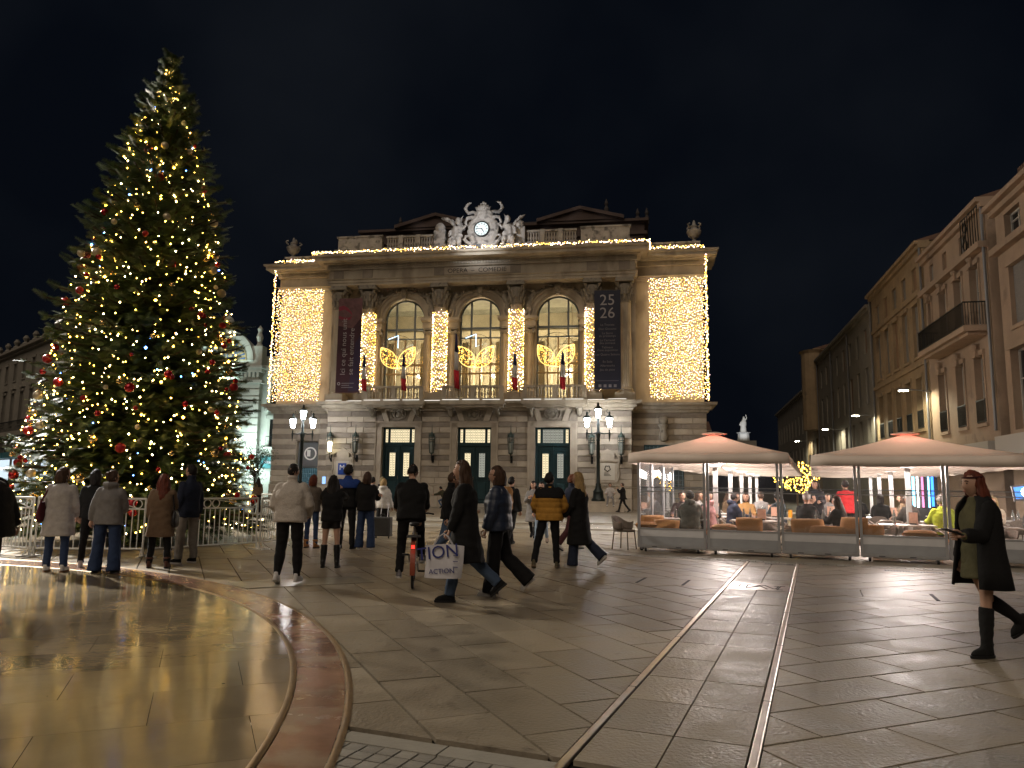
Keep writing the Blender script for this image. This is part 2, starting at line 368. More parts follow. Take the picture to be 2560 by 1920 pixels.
groove([(.33, b0_+.02), (.5, b1_-.1), (.62, b0_)]); groove([(.86, b1_), (.8, b1_), (.76, b0_), (.84, b0_)])
gr.build('engraved_letter', 'dark_line', pl)
# rails
for nm, s_, lab in (('ground_rail', 0, 'left steel rail strip set in the slabs, ending at the terrace'), ('ground_rail', GAP, 'right steel rail strip set in the slabs, ending at the terrace')):
    b = MB(); q0, q1 = TBOT-1.2, TEND
    cs = [(-.026, -.02), (.026, -.02), (.026, .004), (.019, .0075), (-.019, .0075), (-.026, .004)]
    vs = []
    nseg = 24
    for i in range(nseg+1):
        t = q0+(q1-q0)*i/nseg
        for a, z in cs: p = rs(s_+a, t); vs.append((p[0], p[1], z))
    fs = [(i*6+j, i*6+(j+1) % 6, (i+1)*6+(j+1) % 6, (i+1)*6+j) for i in range(nseg) for j in range(6)]+[(5, 4, 3, 2, 1, 0), tuple(nseg*6+j for j in range(6))]
    b.add(vs, fs); rr = tag(b.build(nm, 'rail_metal'), lab, 'rail', 'rails in the paving')
    for i in range(7):
        t = q0+.8+i*2.1; b = MB().prism([rs(s_-.028, t), rs(s_+.028, t), rs(s_+.028, t+.006), rs(s_-.028, t+.006)], 0, .0085); b.build('rail_joint', 'dark_line', rr)
# kerb stone and setts at the bottom edge
kerb = tag(obj('kerb_strip', None), 'pale kerb stone with a panel of square setts at the bottom edge', 'kerb'); kerb['kind'] = 'structure'; del kerb['category']
s_ = -.02
while s_ > -2.0:
    obj('kerb_stone', MB().prism([rs(s_-.66, TBOT-.03), rs(s_-.006, TBOT-.03), rs(s_-.006, TBOT-.19), rs(s_-.66, TBOT-.19)], -.03, .0012).mesh('kerb_stone'), 'pale_stone', kerb); s_ -= .666
sm = None
for i in range(19):
    for j in range(7):
        s0, t0 = -.12-i*.112, TBOT-.205-j*.112
        p = rs(s0, t0)
        if math.hypot(p[0]-OC[0], p[1]-OC[1]) < OR_+.0: continue
        if sm is None:
            q = [(0, 0), tuple(es*.1), tuple(es*.1-et*.1), tuple(-et*.1)]; sm = MB().prism([(a*1.0, b_*1.0) for a, b_ in q], -.03, .0).mesh('sett')
        o = obj('sett', sm, 'sett', kerb); o.location = (p[0]-es.x*.1, p[1]-es.y*.1, random.uniform(-.002, .003))
# the polished oval and its red marble ring
def disc(name, c, r, m, z, a0, a1, parts, rin=None, wj=.004, zb=-.03):
    root = struct(obj(name, None)); k = 0
    for i in range(parts):
        b0, b1 = a0+(a1-a0)*i/parts, a0+(a1-a0)*(i+1)/parts; st = 6
        out_ = [(c[0]+r*math.cos(R(b0+(b1-b0)*j/st)), c[1]+r*math.sin(R(b0+(b1-b0)*j/st))) for j in range(st+1)]
        if rin is not None:
            ci, ri = rin; inn = [(ci[0]+ri*math.cos(R(b0+(b1-b0)*j/st)), ci[1]+ri*math.sin(R(b0+(b1-b0)*j/st))) for j in range(st+1)]
            q = out_+inn[::-1]
        else: q = out_+[c]
        obj('marble_slab', MB().prism(q, zb, z+random.uniform(-.0006, .0006)).mesh('marble_slab'), m, root)
    return root
oval_o = struct(obj('polished_oval', None)); oval_o['label'] = 'polished beige stone floor of the oval'
ua, ub = Vector((math.cos(R(22)), math.sin(R(22)))), Vector((-math.sin(R(22)), math.cos(R(22))))
for i in range(-12, 13):
    for j in range(-18, 16):
        off = (i % 2)*.6
        p0 = Vector((-6.5, 7.5))+ua*(j*1.2+off)+ub*(i*.8)
        q = [tuple(p0+ua*a+ub*b_) for a, b_ in ((.002, .002), (1.198, .002), (1.198, .798), (.002, .798))]
        for a in range(0, 360, 6):                      # stay inside the inner edge
            nx, ny = -math.cos(R(a)), -math.sin(R(a)); q = clip(q, nx, ny, nx*IC[0]+ny*IC[1]-IR_+.02) if len(q) > 2 else q
        if len(q) < 3: continue
        mxx, myy = sum(p[0] for p in q)/len(q), sum(p[1] for p in q)/len(q)
        if myy < 2.4 or abs(mxx) > myy*.75+1.5: continue
        obj('oval_slab', MB().prism(q, -.03, .004+random.uniform(-.0004, .0004)).mesh('oval_slab'), 'oval_stone', oval_o)
MB().add([(-30, 1.5, -.012), (0, 1.5, -.012), (0, 15, -.012), (-30, 15, -.012)], [(0, 1, 2, 3)])
ring = disc('oval_ring', OC, OR_-.03, 'ring_marble', .004, -12, 80, 46, (IC, IR_+.03)); ring['label'] = 'red marble ring around the polished oval'
for nm, c, r, lab in (('bronze_strip', IC, IR_, 'inner bronze strip between the oval and the red marble ring'), ('bronze_strip', OC, OR_, 'outer bronze strip around the red marble ring')):
    b = MB(); vs = []; fs = []; N = 150
    for i in range(N+1):
        a = R(-14+96*i/N)
        for dr, z in ((-.024, -.02), (.024, -.02), (.024, .006), (.008, .011), (-.008, .011), (-.024, .006)): vs.append((c[0]+(r+dr)*math.cos(a), c[1]+(r+dr)*math.sin(a), z))
    for i in range(N):
        for j in range(6): fs.append((i*6+j, i*6+(j+1) % 6, (i+1)*6+(j+1) % 6, (i+1)*6+j))
    b.add(vs, fs); tag(b.build(nm, 'bronze', None, True), lab, 'metal strip', 'bronze strips in the floor')
# ribbed tactile slab beside the ring
rt = tag(obj('ribbed_slab', None), 'ribbed stone slab with fine grooves beside the marble ring', 'slab'); del rt['category']; rt['kind'] = 'structure'
rb = MB(); p0 = Vector((-4.25, 11.75)); ea = Vector((.88, .47)).normalized(); eb = Vector((-ea.y, ea.x))
for i in range(11):
    q = [tuple(p0+ea*a+eb*b_) for a, b_ in ((0, -.9+i*.075), (2.0, -.9+i*.075), (2.0, -.9+i*.075+.05), (0, -.9+i*.075+.05))]
    q = clip(q, (p0+Vector((0, 0))-Vector(OC)).normalized().x, (p0-Vector(OC)).normalized().y, (p0-Vector(OC)).normalized().dot(Vector(OC))+OR_+.03)
    if len(q) > 2: rb.prism(q, .0, .009)
rb.build('rib', 'ribbed', rt)
# sett band in front of the terrace, drain grates
obj('terrace_bed', MB().prism([rs(-4, TEND+.37), rs(16, TEND+.37), rs(16, TEND+9), rs(-4, TEND+9)], -.03, -.006).mesh('terrace_bed'), 'slab_far', pav)
bandt = struct(obj('sett_band', None)); bandt['label'] = 'row of small setts along the front of the terrace'
for row, (t0, t1) in enumerate(((TEND+.01, TEND+.10), (TEND+.26, TEND+.36))):
    s_ = -3.1
    while s_ < 9: obj('kerb_stone', MB().prism([rs(s_, t0), rs(s_+.9, t0), rs(s_+.9, t1), rs(s_, t1)], -.03, .004).mesh('kerb_stone'), 'pale_stone', bandt); s_ += .91
s_ = -3.1; sm2 = MB().prism([(0, 0), tuple(es*.13), tuple(es*.13+et*.12), tuple(et*.12)], -.03, 0).mesh('sett')
while s_ < 9:
    p = rs(s_, TEND+.12); o = obj('sett', sm2, 'sett', bandt); o.location = (p[0], p[1], random.uniform(.001, .006)); s_ += .155
for s0, s1, lab in ((.34, .94, 'dark drain grate at the upper end of the rails'), (2.5, 3.5, 'dark drain grate in the slabs in front of the terrace')):
    tg = TEND-.34 if s0 < 1 else TEND-.55
    gro = tag(obj('drain_grate', MB().prism([rs(s0, tg), rs(s1, tg), rs(s1, tg+.24), rs(s0, tg+.24)], -.02, .003).mesh('drain_grate'), 'iron_plate'), lab, 'grate', 'drain grates')
    for i in range(int((s1-s0)/.05)):
        a = s0+.02+i*.05; MB().prism([rs(a, tg+.03), rs(a+.02, tg+.03), rs(a+.02, tg+.21), rs(a, tg+.21)], .003, .0055).build('slot', 'dark_line', gro)
# paving beyond, tram track and platform kerbs in front of the opera
fp = MB(); m2 = .62
far2 = struct(obj('far_paving', None)); far2['label'] = 'pale paving of the square in front of the opera'
fb = MB()
for i in range(-60, 60):
    for j in range(-30, 60):
        x0, y0 = -4+i*1.5+(j % 2)*.75, 24+j*.9
        X, Y = x0*.985+(y0-24)*.17, y0-x0*.17
        if Y < 15 or Y > 60 or abs(X) > Y*.78+3: continue
        q = [(x0+a, y0+b_) for a, b_ in ((.006, .006), (1.494, .006), (1.494, .894), (.006, .894))]
        q = [(x*.985+(y-24)*.17, y-x*.17) for x, y in q]
        if X < 2.2 and Y < 24.6 and X > -11: continue
        if Y < 24.6 and abs(X) < Y*.78 and X < 0 and X > -14: continue
        if (Vector((X, Y))-PA).dot(et) < TEND+.9 and X > 0: continue
        fb.prism(q, -.03, random.uniform(-.003, .001))
stuff(fb.build('paving_field', 'slab_far', far2, recalc=False))
fu = MB(); fu.add([(-200, 24.4, -.02), (200, 24.4, -.02), (200, 400, -.02), (-200, 400, -.02)], [(0, 1, 2, 3)]); fu.build('bed', 'paving_far', far2)
def fband(name, y0, y1, z, m, lab, cat=None, par=None):
    b = MB(); b.prism([(x*.985+(y-24)*.17-2, y-x*.17) for x, y in ((-40, y0), (24, y0), (24, y1), (-40, y1))], -.03, z)
    o = b.build(name, m, par)
    if par is None: struct(o); o['label'] = lab
    return o
fband('platform', 27.2, 28.6, .05, 'pale_stone', 'pale stone platform strip crossing the square')
fband('platform', 31.5, 33.6, .06, 'pale_stone', 'second pale stone strip nearer to the opera')
trk = fband('tram_track', 29.0, 31.1, .004, 'slab_far', 'paved tram track bed in front of the opera')
for y in (29.3, 30.75): fband('tram_rail', y, y+.06, .014, 'tram_steel', '', par=trk)
# ================================================================== opera house
mat('stone', (.38, .33, .25), .75, nscale=1.3, namt=.25, bump=.35, bscale=14, dirt=(.9, .54, (.17, .14, .105), .6), stretch=(1, 1, .45))
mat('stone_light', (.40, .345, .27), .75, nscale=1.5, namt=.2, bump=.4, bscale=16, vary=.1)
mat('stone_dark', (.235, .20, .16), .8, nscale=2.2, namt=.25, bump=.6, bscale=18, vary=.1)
mat('stone_grey', (.36, .34, .31), .75, nscale=2, namt=.35, bump=.4, bscale=12, dirt=(2.5, .52, (.09, .085, .08), .85))
mat('stone_relief', (.27, .24, .19), .8, nscale=3, namt=.35, bump=.4, bscale=12, dirt=(3, .55, (.08, .07, .055), .8))
mat('roof_dark', (.05, .042, .04), .7, nscale=1.5)
mat('attic_wall', (.085, .058, .048), .8, nscale=1.2)
mat('door_green', (.008, .035, .042), .4, nscale=4, namt=.3)
mat('win_frame', (.13, .15, .16), .5)
mat('wood_frame', (.33, .24, .12), .5, nscale=5)
mat('black_iron', (.012, .014, .014), .45, .5)
mat('room_wall', (.42, .37, .26), .7, nscale=1); mat('room_trim', (.62, .54, .38), .6); mat('room_ceiling', (.2, .195, .15), .8, nscale=2, namt=.3)
mat('curtain', (.6, .5, .33), .8)
emis('glow_room', (1, .78, .5), 1.3); emis('lattice_glow', (1, .84, .52), .8); emis('lattice_dim', (.9, .9, .75), .28)
emis('chandelier', (1, .93, .78), 26)
emis('bulb_warm', (1, .54, .1), 10); emis('bulb_white', (1, .75, .42), 16); emis('bulb_pink', (1, .66, .68), 12); emis('bulb_amber', (1, .42, .04), 10)
emis('neon_leaf', (1, .62, .16), 2.2); emis('neon_blue', (.45, .75, 1), 4)
clear_glass('pane', (.97, .98, .97), .05, .02)
AO = R(9.7206)
opera = thing('opera_house', 'ornate stone opera house with clock, columns and golden light curtains', 'opera house', (-2.171, 51, 0), -AO)
def ow(u, y, z):                     # opera local -> world
    return (-2.171+u*math.cos(AO)+y*math.sin(AO), 51-u*math.sin(AO)+y*math.cos(AO), z)
DC = (-5.13, 0, 5.13); YF = -1.5
# body behind the blocks
b = MB(); b.box(10.1, 14.75, .05, 20, 0, 16.4); wall = b.build('wall', 'stone', opera)
for a in ((-14.75, -13.02, .05, 20, 0, 4.34), (-11.4, -10.1, .05, 20, 0, 4.34), (-14.75, -10.1, .05, 20, 4.35, 16.4), (-13.02, -11.4, 1.2, 20, 0, 4.35)): MB().box(*a).build('wall_core', 'stone', wall)
b = MB()
for x0, x1 in ((-10.1, -6.4), (-3.86, -1.27), (1.27, 3.86), (6.4, 10.1)): b.box(x0, x1, YF+.06, 6, 0, 6.3)
for c in DC: b.box(c-1.27, c+1.27, YF+.06, 6, 5.32, 6.3); b.box(c-1.27, c+1.27, YF+.75, 6, 0, 5.32)
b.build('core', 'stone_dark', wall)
# coursed blocks of the ground storey: alternating light and dark bands
segs = [(-14.87, -13.06, 0), (-11.36, -10.17, 0), (-10.15, -6.72, YF), (-3.54, -1.58, YF), (1.58, 3.54, YF), (6.72, 10.15, YF), (10.17, 14.87, 0)]
def courses():
    z = 6.28
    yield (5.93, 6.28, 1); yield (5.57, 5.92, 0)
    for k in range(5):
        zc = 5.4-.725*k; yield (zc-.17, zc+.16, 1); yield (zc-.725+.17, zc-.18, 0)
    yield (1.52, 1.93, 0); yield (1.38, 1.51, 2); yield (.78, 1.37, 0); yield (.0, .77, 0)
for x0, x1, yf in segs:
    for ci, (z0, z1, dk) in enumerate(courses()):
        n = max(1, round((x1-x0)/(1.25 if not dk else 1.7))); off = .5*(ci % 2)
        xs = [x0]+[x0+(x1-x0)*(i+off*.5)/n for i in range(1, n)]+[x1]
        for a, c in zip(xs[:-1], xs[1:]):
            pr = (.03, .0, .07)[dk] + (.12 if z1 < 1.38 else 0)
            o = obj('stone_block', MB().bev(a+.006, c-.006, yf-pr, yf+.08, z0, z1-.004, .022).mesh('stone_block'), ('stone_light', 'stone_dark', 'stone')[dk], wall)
for s in (-1, 1):                     # side returns of the projecting block
    for z0, z1, dk in courses():
        x = s*10.15
        obj('stone_block', MB().box(min(x, x-s*.1), max(x, x-s*.1), YF+.09, .04, z0, z1-.004).mesh('stone_block'), ('stone_light', 'stone_dark', 'stone')[dk], wall)
for x0, x1 in ((-13.06, -11.36),):    # lintel above the side opening
    for z0, z1, dk in ((5.93, 6.28, 1), (5.57, 5.92, 0), (5.23, 5.56, 1), (4.84, 5.22, 0), (4.36, 4.83, 1)):
        obj('stone_block', MB().bev(x0+.006, x1-.006, -(.03, 0)[dk], .08, z0, z1-.004, .02).mesh('stone_block'), ('stone_light', 'stone_dark')[dk], wall)
# doors
def pattern(bm, x0, x1, z0, z1, y, st=.16):     # iron lattice of small loops in front of a lit pane
    nx = max(1, round((x1-x0)/st)); nz_ = max(1, round((z1-z0)/st)); sx, sz = (x1-x0)/nx, (z1-z0)/nz_
    for i in range(nx+1): bm.box(x0+i*sx-.008, x0+i*sx+.008, y-.012, y+.012, z0, z1)
    for j in range(nz_):
        for i in range(nx):
            cx, cz = x0+(i+.5)*sx, z0+(j+.5)*sz; k = .3
            bm.box(cx-sx*k, cx+sx*k, y-.012, y+.012, cz+sz*.28, cz+sz*.28+.02); bm.box(cx-.01, cx+.01, y-.012, y+.012, cz-sz*.2, cz+sz*.28)
for di, c in enumerate(DC):
    YD = YF+.42
    d = obj('door', MB().box(c-1.14, c+1.14, YD, YD+.1, .3, 5.2).mesh('door'), 'door_green', opera)
    b = MB()
    b.box(c-1.16, c+1.16, YD-.12, YD+.02, 4.03, 4.2); b.box(c-1.16, c-1.02, YD-.1, YD+.02, .3, 5.22); b.box(c+1.02, c+1.16, YD-.1, YD+.02, .3, 5.22); b.box(c-1.16, c+1.16, YD-.1, YD+.02, 5.12, 5.25)
    b.box(c-.8, c-.68, YD-.08, YD+.02, 4.2, 5.12); b.box(c+.68, c+.8, YD-.08, YD+.02, 4.2, 5.12)
    b.box(c-.025, c+.025, YD-.09, YD+.02, .3, 4.03)
    for s in (-1, 1):
        x = c+s*.48
        for a0, a1, z0, z1 in ((-.42, -.36, .4, 3.8), (.36, .42, .4, 3.8), (-.36, .36, 3.74, 3.8), (-.36, .36, 1.78, 1.84), (-.36, .36, .4, .46)): b.box(x+a0, x+a1, YD-.05, YD+.02, z0, z1)
        b.bev(x-.28, x+.28, YD-.05, YD+.02, .55, 1.65, .03)
        for a0, a1, z0, z1 in ((-.25, -.2, 1.95, 3.6), (.2, .25, 1.95, 3.6), (-.2, .2, 3.54, 3.6), (-.2, .2, 1.95, 2.0)): b.box(x+a0, x+a1, YD-.07, YD+.02, z0, z1)
    b.build('door_frame', 'door_green', d)
    panes = [(c-1.0, c-.82, 4.24, 5.1), (c-.66, c+.66, 4.24, 5.1), (c+.82, c+1.0, 4.24, 5.1), (c-.68, c-.28, 2.0, 3.54), (c+.28, c+.68, 2.0, 3.54)]
    for pi, (x0, x1, z0, z1) in enumerate(panes):
        gm = 'lattice_dim' if (di == 2 and pi in (1, 4)) or (pi == 4 and di > 0) else 'lattice_glow'
        p = obj('lit_pane', MB().box(x0, x1, YD-.02, YD-.005, z0, z1).mesh('lit_pane'), gm, d)
        q = MB(); pattern(q, x0, x1, z0, z1, YD-.045); q.build('lattice', 'black_iron', p)
    MB().tube([(c-.06, YD-.1, 2.0), (c-.06, YD-.16, 2.0), (c-.06, YD-.16, 1.8)], .015, 6).build('door_handle', 'bronze', d)
    fr = MB()                                                          # stone surround
    for x0, x1 in ((c-1.56, c-1.14), (c+1.14, c+1.56)): fr.box(x0, x1, YF-.05, YF+.5, 0, 5.5)
    fr.box(c-1.56, c+1.56, YF-.05, YF+.5, 5.22, 5.52)
    for x0, x1 in ((c-1.6, c-1.5), (c+1.5, c+1.6)): fr.box(x0, x1, YF-.1, YF+.1, 0, 5.55)
    fr.box(c-1.6, c+1.6, YF-.1, YF+.1, 5.5, 5.6); fr.build('door_surround', 'stone_light', opera)
    for s in (-1, 1):                                                  # splayed voussoirs and cartouche above the door
        MB().plate([(c+s*.62, 5.62), (c+s*1.0, 5.62), (c+s*1.28, 6.42), (c+s*.88, 6.42)], YF-.14, YF+.1).build('voussoir', 'stone_light', opera)
        MB().plate([(c+s*1.05, 5.62), (c+s*1.55, 5.62), (c+s*1.55, 6.3), (c+s*1.32, 6.42)], YF-.06, YF+.1).build('voussoir', 'stone_dark', opera)
    k = MB(); k.plate([(c-.6, 5.62), (c+.6, 5.62), (c+.86, 6.42), (c-.86, 6.42)], YF-.04, YF+.1)
    k.lathe([(.05, 0), (.3, .03), (.36, .1), (.3, .16), (.22, .18)], (0, 0, 0), 18) if False else None
    k.arc(c, 6.03, .24, .36, YF-.16, YF, 0, 360, 20); k.ball((c, YF-.06, 6.03), (.22, .1, .22)); 
    for s in (-1, 1): k.tube([(c+s*.3, YF-.1, 6.3), (c+s*.5, YF-.12, 6.25), (c+s*.52, YF-.12, 6.05), (c+s*.42, YF-.1, 5.85), (c+s*.2, YF-.1, 5.76)], .055, 6)
    k.tube([(c-.35, YF-.1, 6.36), (c, YF-.14, 6.44), (c+.35, YF-.1, 6.36)], .06, 6); k.build('cartouche', 'stone_relief', opera)
    st = MB(); st.box(c-1.9, c+1.9, YF-1.3, YF+.1, 0, .15); st.box(c-1.7, c+1.7, YF-.85, YF+.1, .15, .3); st.build('step', 'pale_stone', opera)
# side opening with a grey board and grille
b = MB().box(-13.0, -11.42, .35, .42, 2.55, 4.3).build('notice_board', mat('board_grey', (.12, .125, .13), .6), opera)
q = MB(); q.arc(-12.1, 3.5, .36, .46, .32, .35, 0, 360, 24); q.box(-12.34, -12.1, .32, .35, 3.3, 3.75); q.build('emblem', mat('print_white', (.75, .75, .72), .6), b)
b = MB()
for i in range(12): b.box(-12.98+i*.138, -12.96+i*.138, .3, .33, .1, 2.5)
for j in range(9): b.box(-13.0, -11.42, .29, .34, .2+j*.27, .225+j*.27)
b.build('grille', mat('grille_blue', (.12, .2, .24), .5), opera)
obj('glass', MB().box(-13.0, -11.42, .5, .52, .1, 2.5).mesh('glass'), emis('shop_blue', (.25, .5, .6), .12), opera)
# right wing window behind the terrace: blue grilled doors
b = MB(); b.box(10.9, 13.4, -.1, -.02, .3, 4.2); gw = b.build('grilled_door', 'door_green', opera); b = MB()
for i in range(10): b.box(11.0+i*.255, 11.03+i*.255, -.16, -.11, .5, 4.1)
for j in range(13): b.box(10.95, 13.35, -.17, -.11, .5+j*.29, .525+j*.29)
b.build('grille', 'grille_blue', gw)
b = MB(); b.lathe([(.1, 0), (.22, .05), (.3, .35), (.2, .75), (.28, .95), (.32, 1.0), (.32, 1.1)], (12.15, -.3, 4.4), 14); b.ball((12.15, -.3, 5.75), (.3, .25, .32)); b.build('urn_niche', 'stone_relief', opera, True)
# string course, balconies
prof = [(0, 6.3), (.10, 6.3), (.12, 6.42), (.30, 6.5), (.34, 6.68), (.62, 6.74), (.66, 6.9), (0, 6.93)]
path = [(-14.87, 3), (-14.87, 0), (-10.15, 0), (-10.15, YF), (10.15, YF), (10.15, 0), (14.87, 0), (14.87, 3)]
b = MB().sweep(prof, path); b.build('string_course', 'stone', opera)
for ai, c in enumerate((-5.3, 0.03, 5.33)):
    bl = MB(); bl.box(c-2.12, c+2.12, YF-1.0, YF-.05, 6.62, 6.9); bl.box(c-2.0, c+2.0, YF-.85, YF-.05, 6.45, 6.62)
    bal = bl.build('balcony', 'stone', opera)
    for s in (-1, 1):
        MB().plate([(0, 0), (0, 0), (0, 0)], 0, 0)
        co = MB(); co.tube([(c+s*1.55, YF-.05, 5.95), (c+s*1.55, YF-.35, 6.1), (c+s*1.55, YF-.75, 6.5)], [.1, .17, .2], 8); co.box(c+s*1.55-.22, c+s*1.55+.22, YF-.85, YF-.05, 6.36, 6.5)
        co.build('console', 'stone_relief', bal)
    r_ = MB(); yb = YF-.78; r_.box(c-2.0, c+2.0, yb-.12, yb+.12, 7.72, 7.86); r_.box(c-2.0, c+2.0, yb-.11, yb+.11, 6.9, 7.02)
    for x in (c-1.9, c, c+1.9): r_.box(x-.14, x+.14, yb-.1, yb+.1, 7.0, 7.74)
    r_.build('railing', 'stone', bal)
    bm_ = None
    for i in range(16):
        x = c-1.62+i*.2+(.24 if i >= 8 else 0)-.02
        if bm_ is None: bm_ = MB().lathe([(.06, 0), (.06, .06), (.035, .1), (.075, .28), (.03, .52), (.06, .62), (.06, .7)], (0, 0, 0), 8).mesh('baluster')
        o = obj('baluster', bm_, 'stone', bal, True); o.location = (x, yb, 7.02)
emis('led_bar', (1, .95, .85), .9)
b = MB()
for i in range(15):
    x = -9.9+i*1.33
    b.box(x, x+1.12, YF-1.08 if abs(((x+.6+7.97) % 5.3)-2.65) < 2 else YF-.74, YF-1.04 if abs(((x+.6+7.97) % 5.3)-2.65) < 2 else YF-.7, 6.9, 6.93)
b.build('led_bar', 'led_bar', opera)
# upper storey of the projecting block
YW = -.5
b = MB()
for c in (-5.3, 0.03, 5.33):
    N = 20; arcp = [(c-1.45*math.cos(math.pi*i/N), 12.7+1.45*math.sin(math.pi*i/N)) for i in range(N+1)]
    b.plate([(c-2.66, 12.7)]+arcp+[(c+2.66, 12.7), (c+2.66, 15), (c-2.66, 15)], YW, YW+.5)
for x0, x1 in ((-10.15, -6.75), (-3.85, -1.42), (1.48, 3.88), (6.78, 10.15)): b.box(x0, x1, YW+.003, YW+.5, 6.9, 12.7)
for x0, x1 in ((-10.15, -7.96), (7.99, 10.15)): b.box(x0, x1, YW, YW+.5, 12.7, 15)
b.box(-10.15, -9.65, YW, 0, 6.9, 15); b.box(9.65, 10.15, YW, 0, 6.9, 15)
b.build('upper_wall', 'stone', opera)
for c in (-5.3, 0.03, 5.33):
    a = MB(); a.arc(c, 12.7, 1.45, 1.62, YW-.06, YW+.06, n=28); a.arc(c, 12.7, 1.62, 1.86, YW-.14, YW+.02, n=28); a.arc(c, 12.7, 1.86, 1.98, YW-.22, YW, n=28); a.build('archivolt', 'stone', opera, True)
    k = MB(); k.plate([(c-.14, 14.2), (c+.14, 14.2), (c+.22, 14.85), (c-.22, 14.85)], YW-.34, YW); k.ball((c, YW-.34, 14.6), (.2, .14, .26)); k.build('keystone', 'stone_relief', opera)
    for s in (-1, 1):
        x = c+s*1.78
        im = MB(); im.box(x-.36, x+.36, YW-.46, YW+.1, 12.02, 12.2); im.box(x-.33, x+.33, YW-.42, YW+.1, 12.2, 12.42); im.box(x-.4, x+.4, YW-.52, YW+.1, 12.42, 12.5); im.box(x-.46, x+.46, YW-.6, YW+.1, 12.5, 12.7); im.build('impost', 'stone', opera)
        sc_ = MB().lathe([(.3, 0), (.3, .08), (.24, .14), (.2, .2), (.2, .9), (.175, 3.85), (.2, 3.9)], (x, YW-.2, 7.6), 14).build('small_column', 'stone', opera, True)
        ca = MB(); ca.box(x-.27, x+.27, YW-.46, YW+.05, 11.88, 12.02)
        for sx in (-1, 1): ca.tube([(x+sx*.2, YW-.45, 11.72), (x+sx*.2, YW+.05, 11.72)], .13, 8)
        ca.lathe([(.2, 0), (.26, .25)], (x, YW-.2, 11.5), 10); ca.build('capital', 'stone_relief', sc_)
        MB().box(x-.34, x+.34, YW-.55, YW+.1, 6.93, 7.6).build('pedestal', 'stone', sc_)
    # window with panes
    wf = MB(); yw = -.12
    wf.arc(c, 12.7, 1.33, 1.46, yw-.05, yw+.06, n=24)
    for x0, x1 in ((c-1.45, c-1.33), (c+1.33, c+1.45)): wf.box(x0, x1, yw-.05, yw+.06, 7.0, 12.7)
    wf.box(c-1.4, c+1.4, yw-.06, yw+.06, 12.0, 12.14); wf.box(c-1.4, c+1.4, yw-.05, yw+.05, 11.35, 11.45)
    win = wf.build('arched_window', 'win_frame', opera)
    mu = MB()
    for s in (-1, 1): mu.box(c+s*.66-.06, c+s*.66+.06, yw-.05, yw+.05, 11.4, 13.95)
    mu.build('mullion', 'win_frame', win)
    mw = MB(); mw.box(c-1.4, c+1.4, yw-.05, yw+.05, 9.5, 9.66); mw.box(c-1.4, c+1.4, yw-.05, yw+.05, 8.9, 9.02)
    for x in (c-.7, c, c+.7): mw.box(x-.06, x+.06, yw-.05, yw+.05, 7.0, 11.35)
    mw.build('sash', 'wood_frame', win)
    for x0, x1 in ((c-1.33, c-.72), (c-.6, c+.6), (c+.72, c+1.33)):
        for z0, z1 in ((12.14, 13.4), (11.45, 12.0)): obj('pane', MB().box(x0, x1, yw-.004, yw+.004, z0, z1).mesh('pane'), 'pane', win)
    for i in range(4):
        for z0, z1 in ((9.66, 11.35), (9.02, 9.5), (7.0, 8.9)): obj('pane', MB().box(c-1.34+i*.7, c-.76+i*.7, yw-.004, yw+.004, z0, z1).mesh('pane'), 'pane', win)
    cu = MB()
    for s in (-1, 1):
        pts = [(c+s*(1.38-.05*(i % 2)), .25+.04*i) for i in range(2)]
        for i in range(5): cu.tube([(c+s*(1.36-i*.09), .4+.05*(i % 2), 7.0), (c+s*(1.36-i*.09), .4+.05*(i % 2), 11.2)], .055, 6)
    cu.build('drapery', 'curtain', win)
# rooms behind the windows
b = MB()
b.box(-9.5, 9.5, 5.4, 5.5, 6.9, 15); b.box(-9.6, -9.5, 0, 5.5, 6.9, 15); b.box(9.5, 9.6, 0, 5.5, 6.9, 15); b.box(-9.5, 9.5, .0, 5.5, 6.85, 6.95); b.build('room', 'room_wall', opera); MB().box(-9.5, 9.5, 0, 5.39, 14.3, 15.0).build('ceiling', 'room_ceiling', opera); MB().box(-9.5, 9.5, 5.2, 5.39, 12.4, 13.0).build('room_cornice', 'room_trim', opera)
b = MB()
for x in (-8, -5.3, -2.65, 0, 2.65, 5.3, 8): b.arc(x, 10.8, .95, 1.12, 5.3, 5.4, n=14); b.box(x-1.12, x-.95, 5.3, 5.4, 7, 10.8); b.box(x+.95, x+1.12, 5.3, 5.4, 7, 10.8)
b.build('room_arcade', 'room_trim', opera)
for i, x in enumerate((-4.6, 0.9, 6.0)):
    ch = MB()
    for k in range(14): a = 2*math.pi*k/14; ch.ball((x+.55*math.cos(a), 2.6+.55*math.sin(a), 9.15+.12*(k % 2)), .055, 6, 4)
    for k in range(7): a = 2*math.pi*k/7; ch.ball((x+.3*math.cos(a), 2.6+.3*math.sin(a), 9.55), .05, 6, 4)
    o = ch.build('chandelier', 'chandelier', opera); MB().tube([(x, 2.6, 9.0), (x, 2.6, 14.8)], .02, 5).build('stem', 'bronze', o)
    lamp('chandelier_light', 'POINT', (x, 2.6, 9.4), 620, (1, .84, .58), o, .5)
for x, c_ in ((-5.1, 'figure'), (-.85, 'figure'), (.75, 'figure')):   # silhouettes in the room
    pass
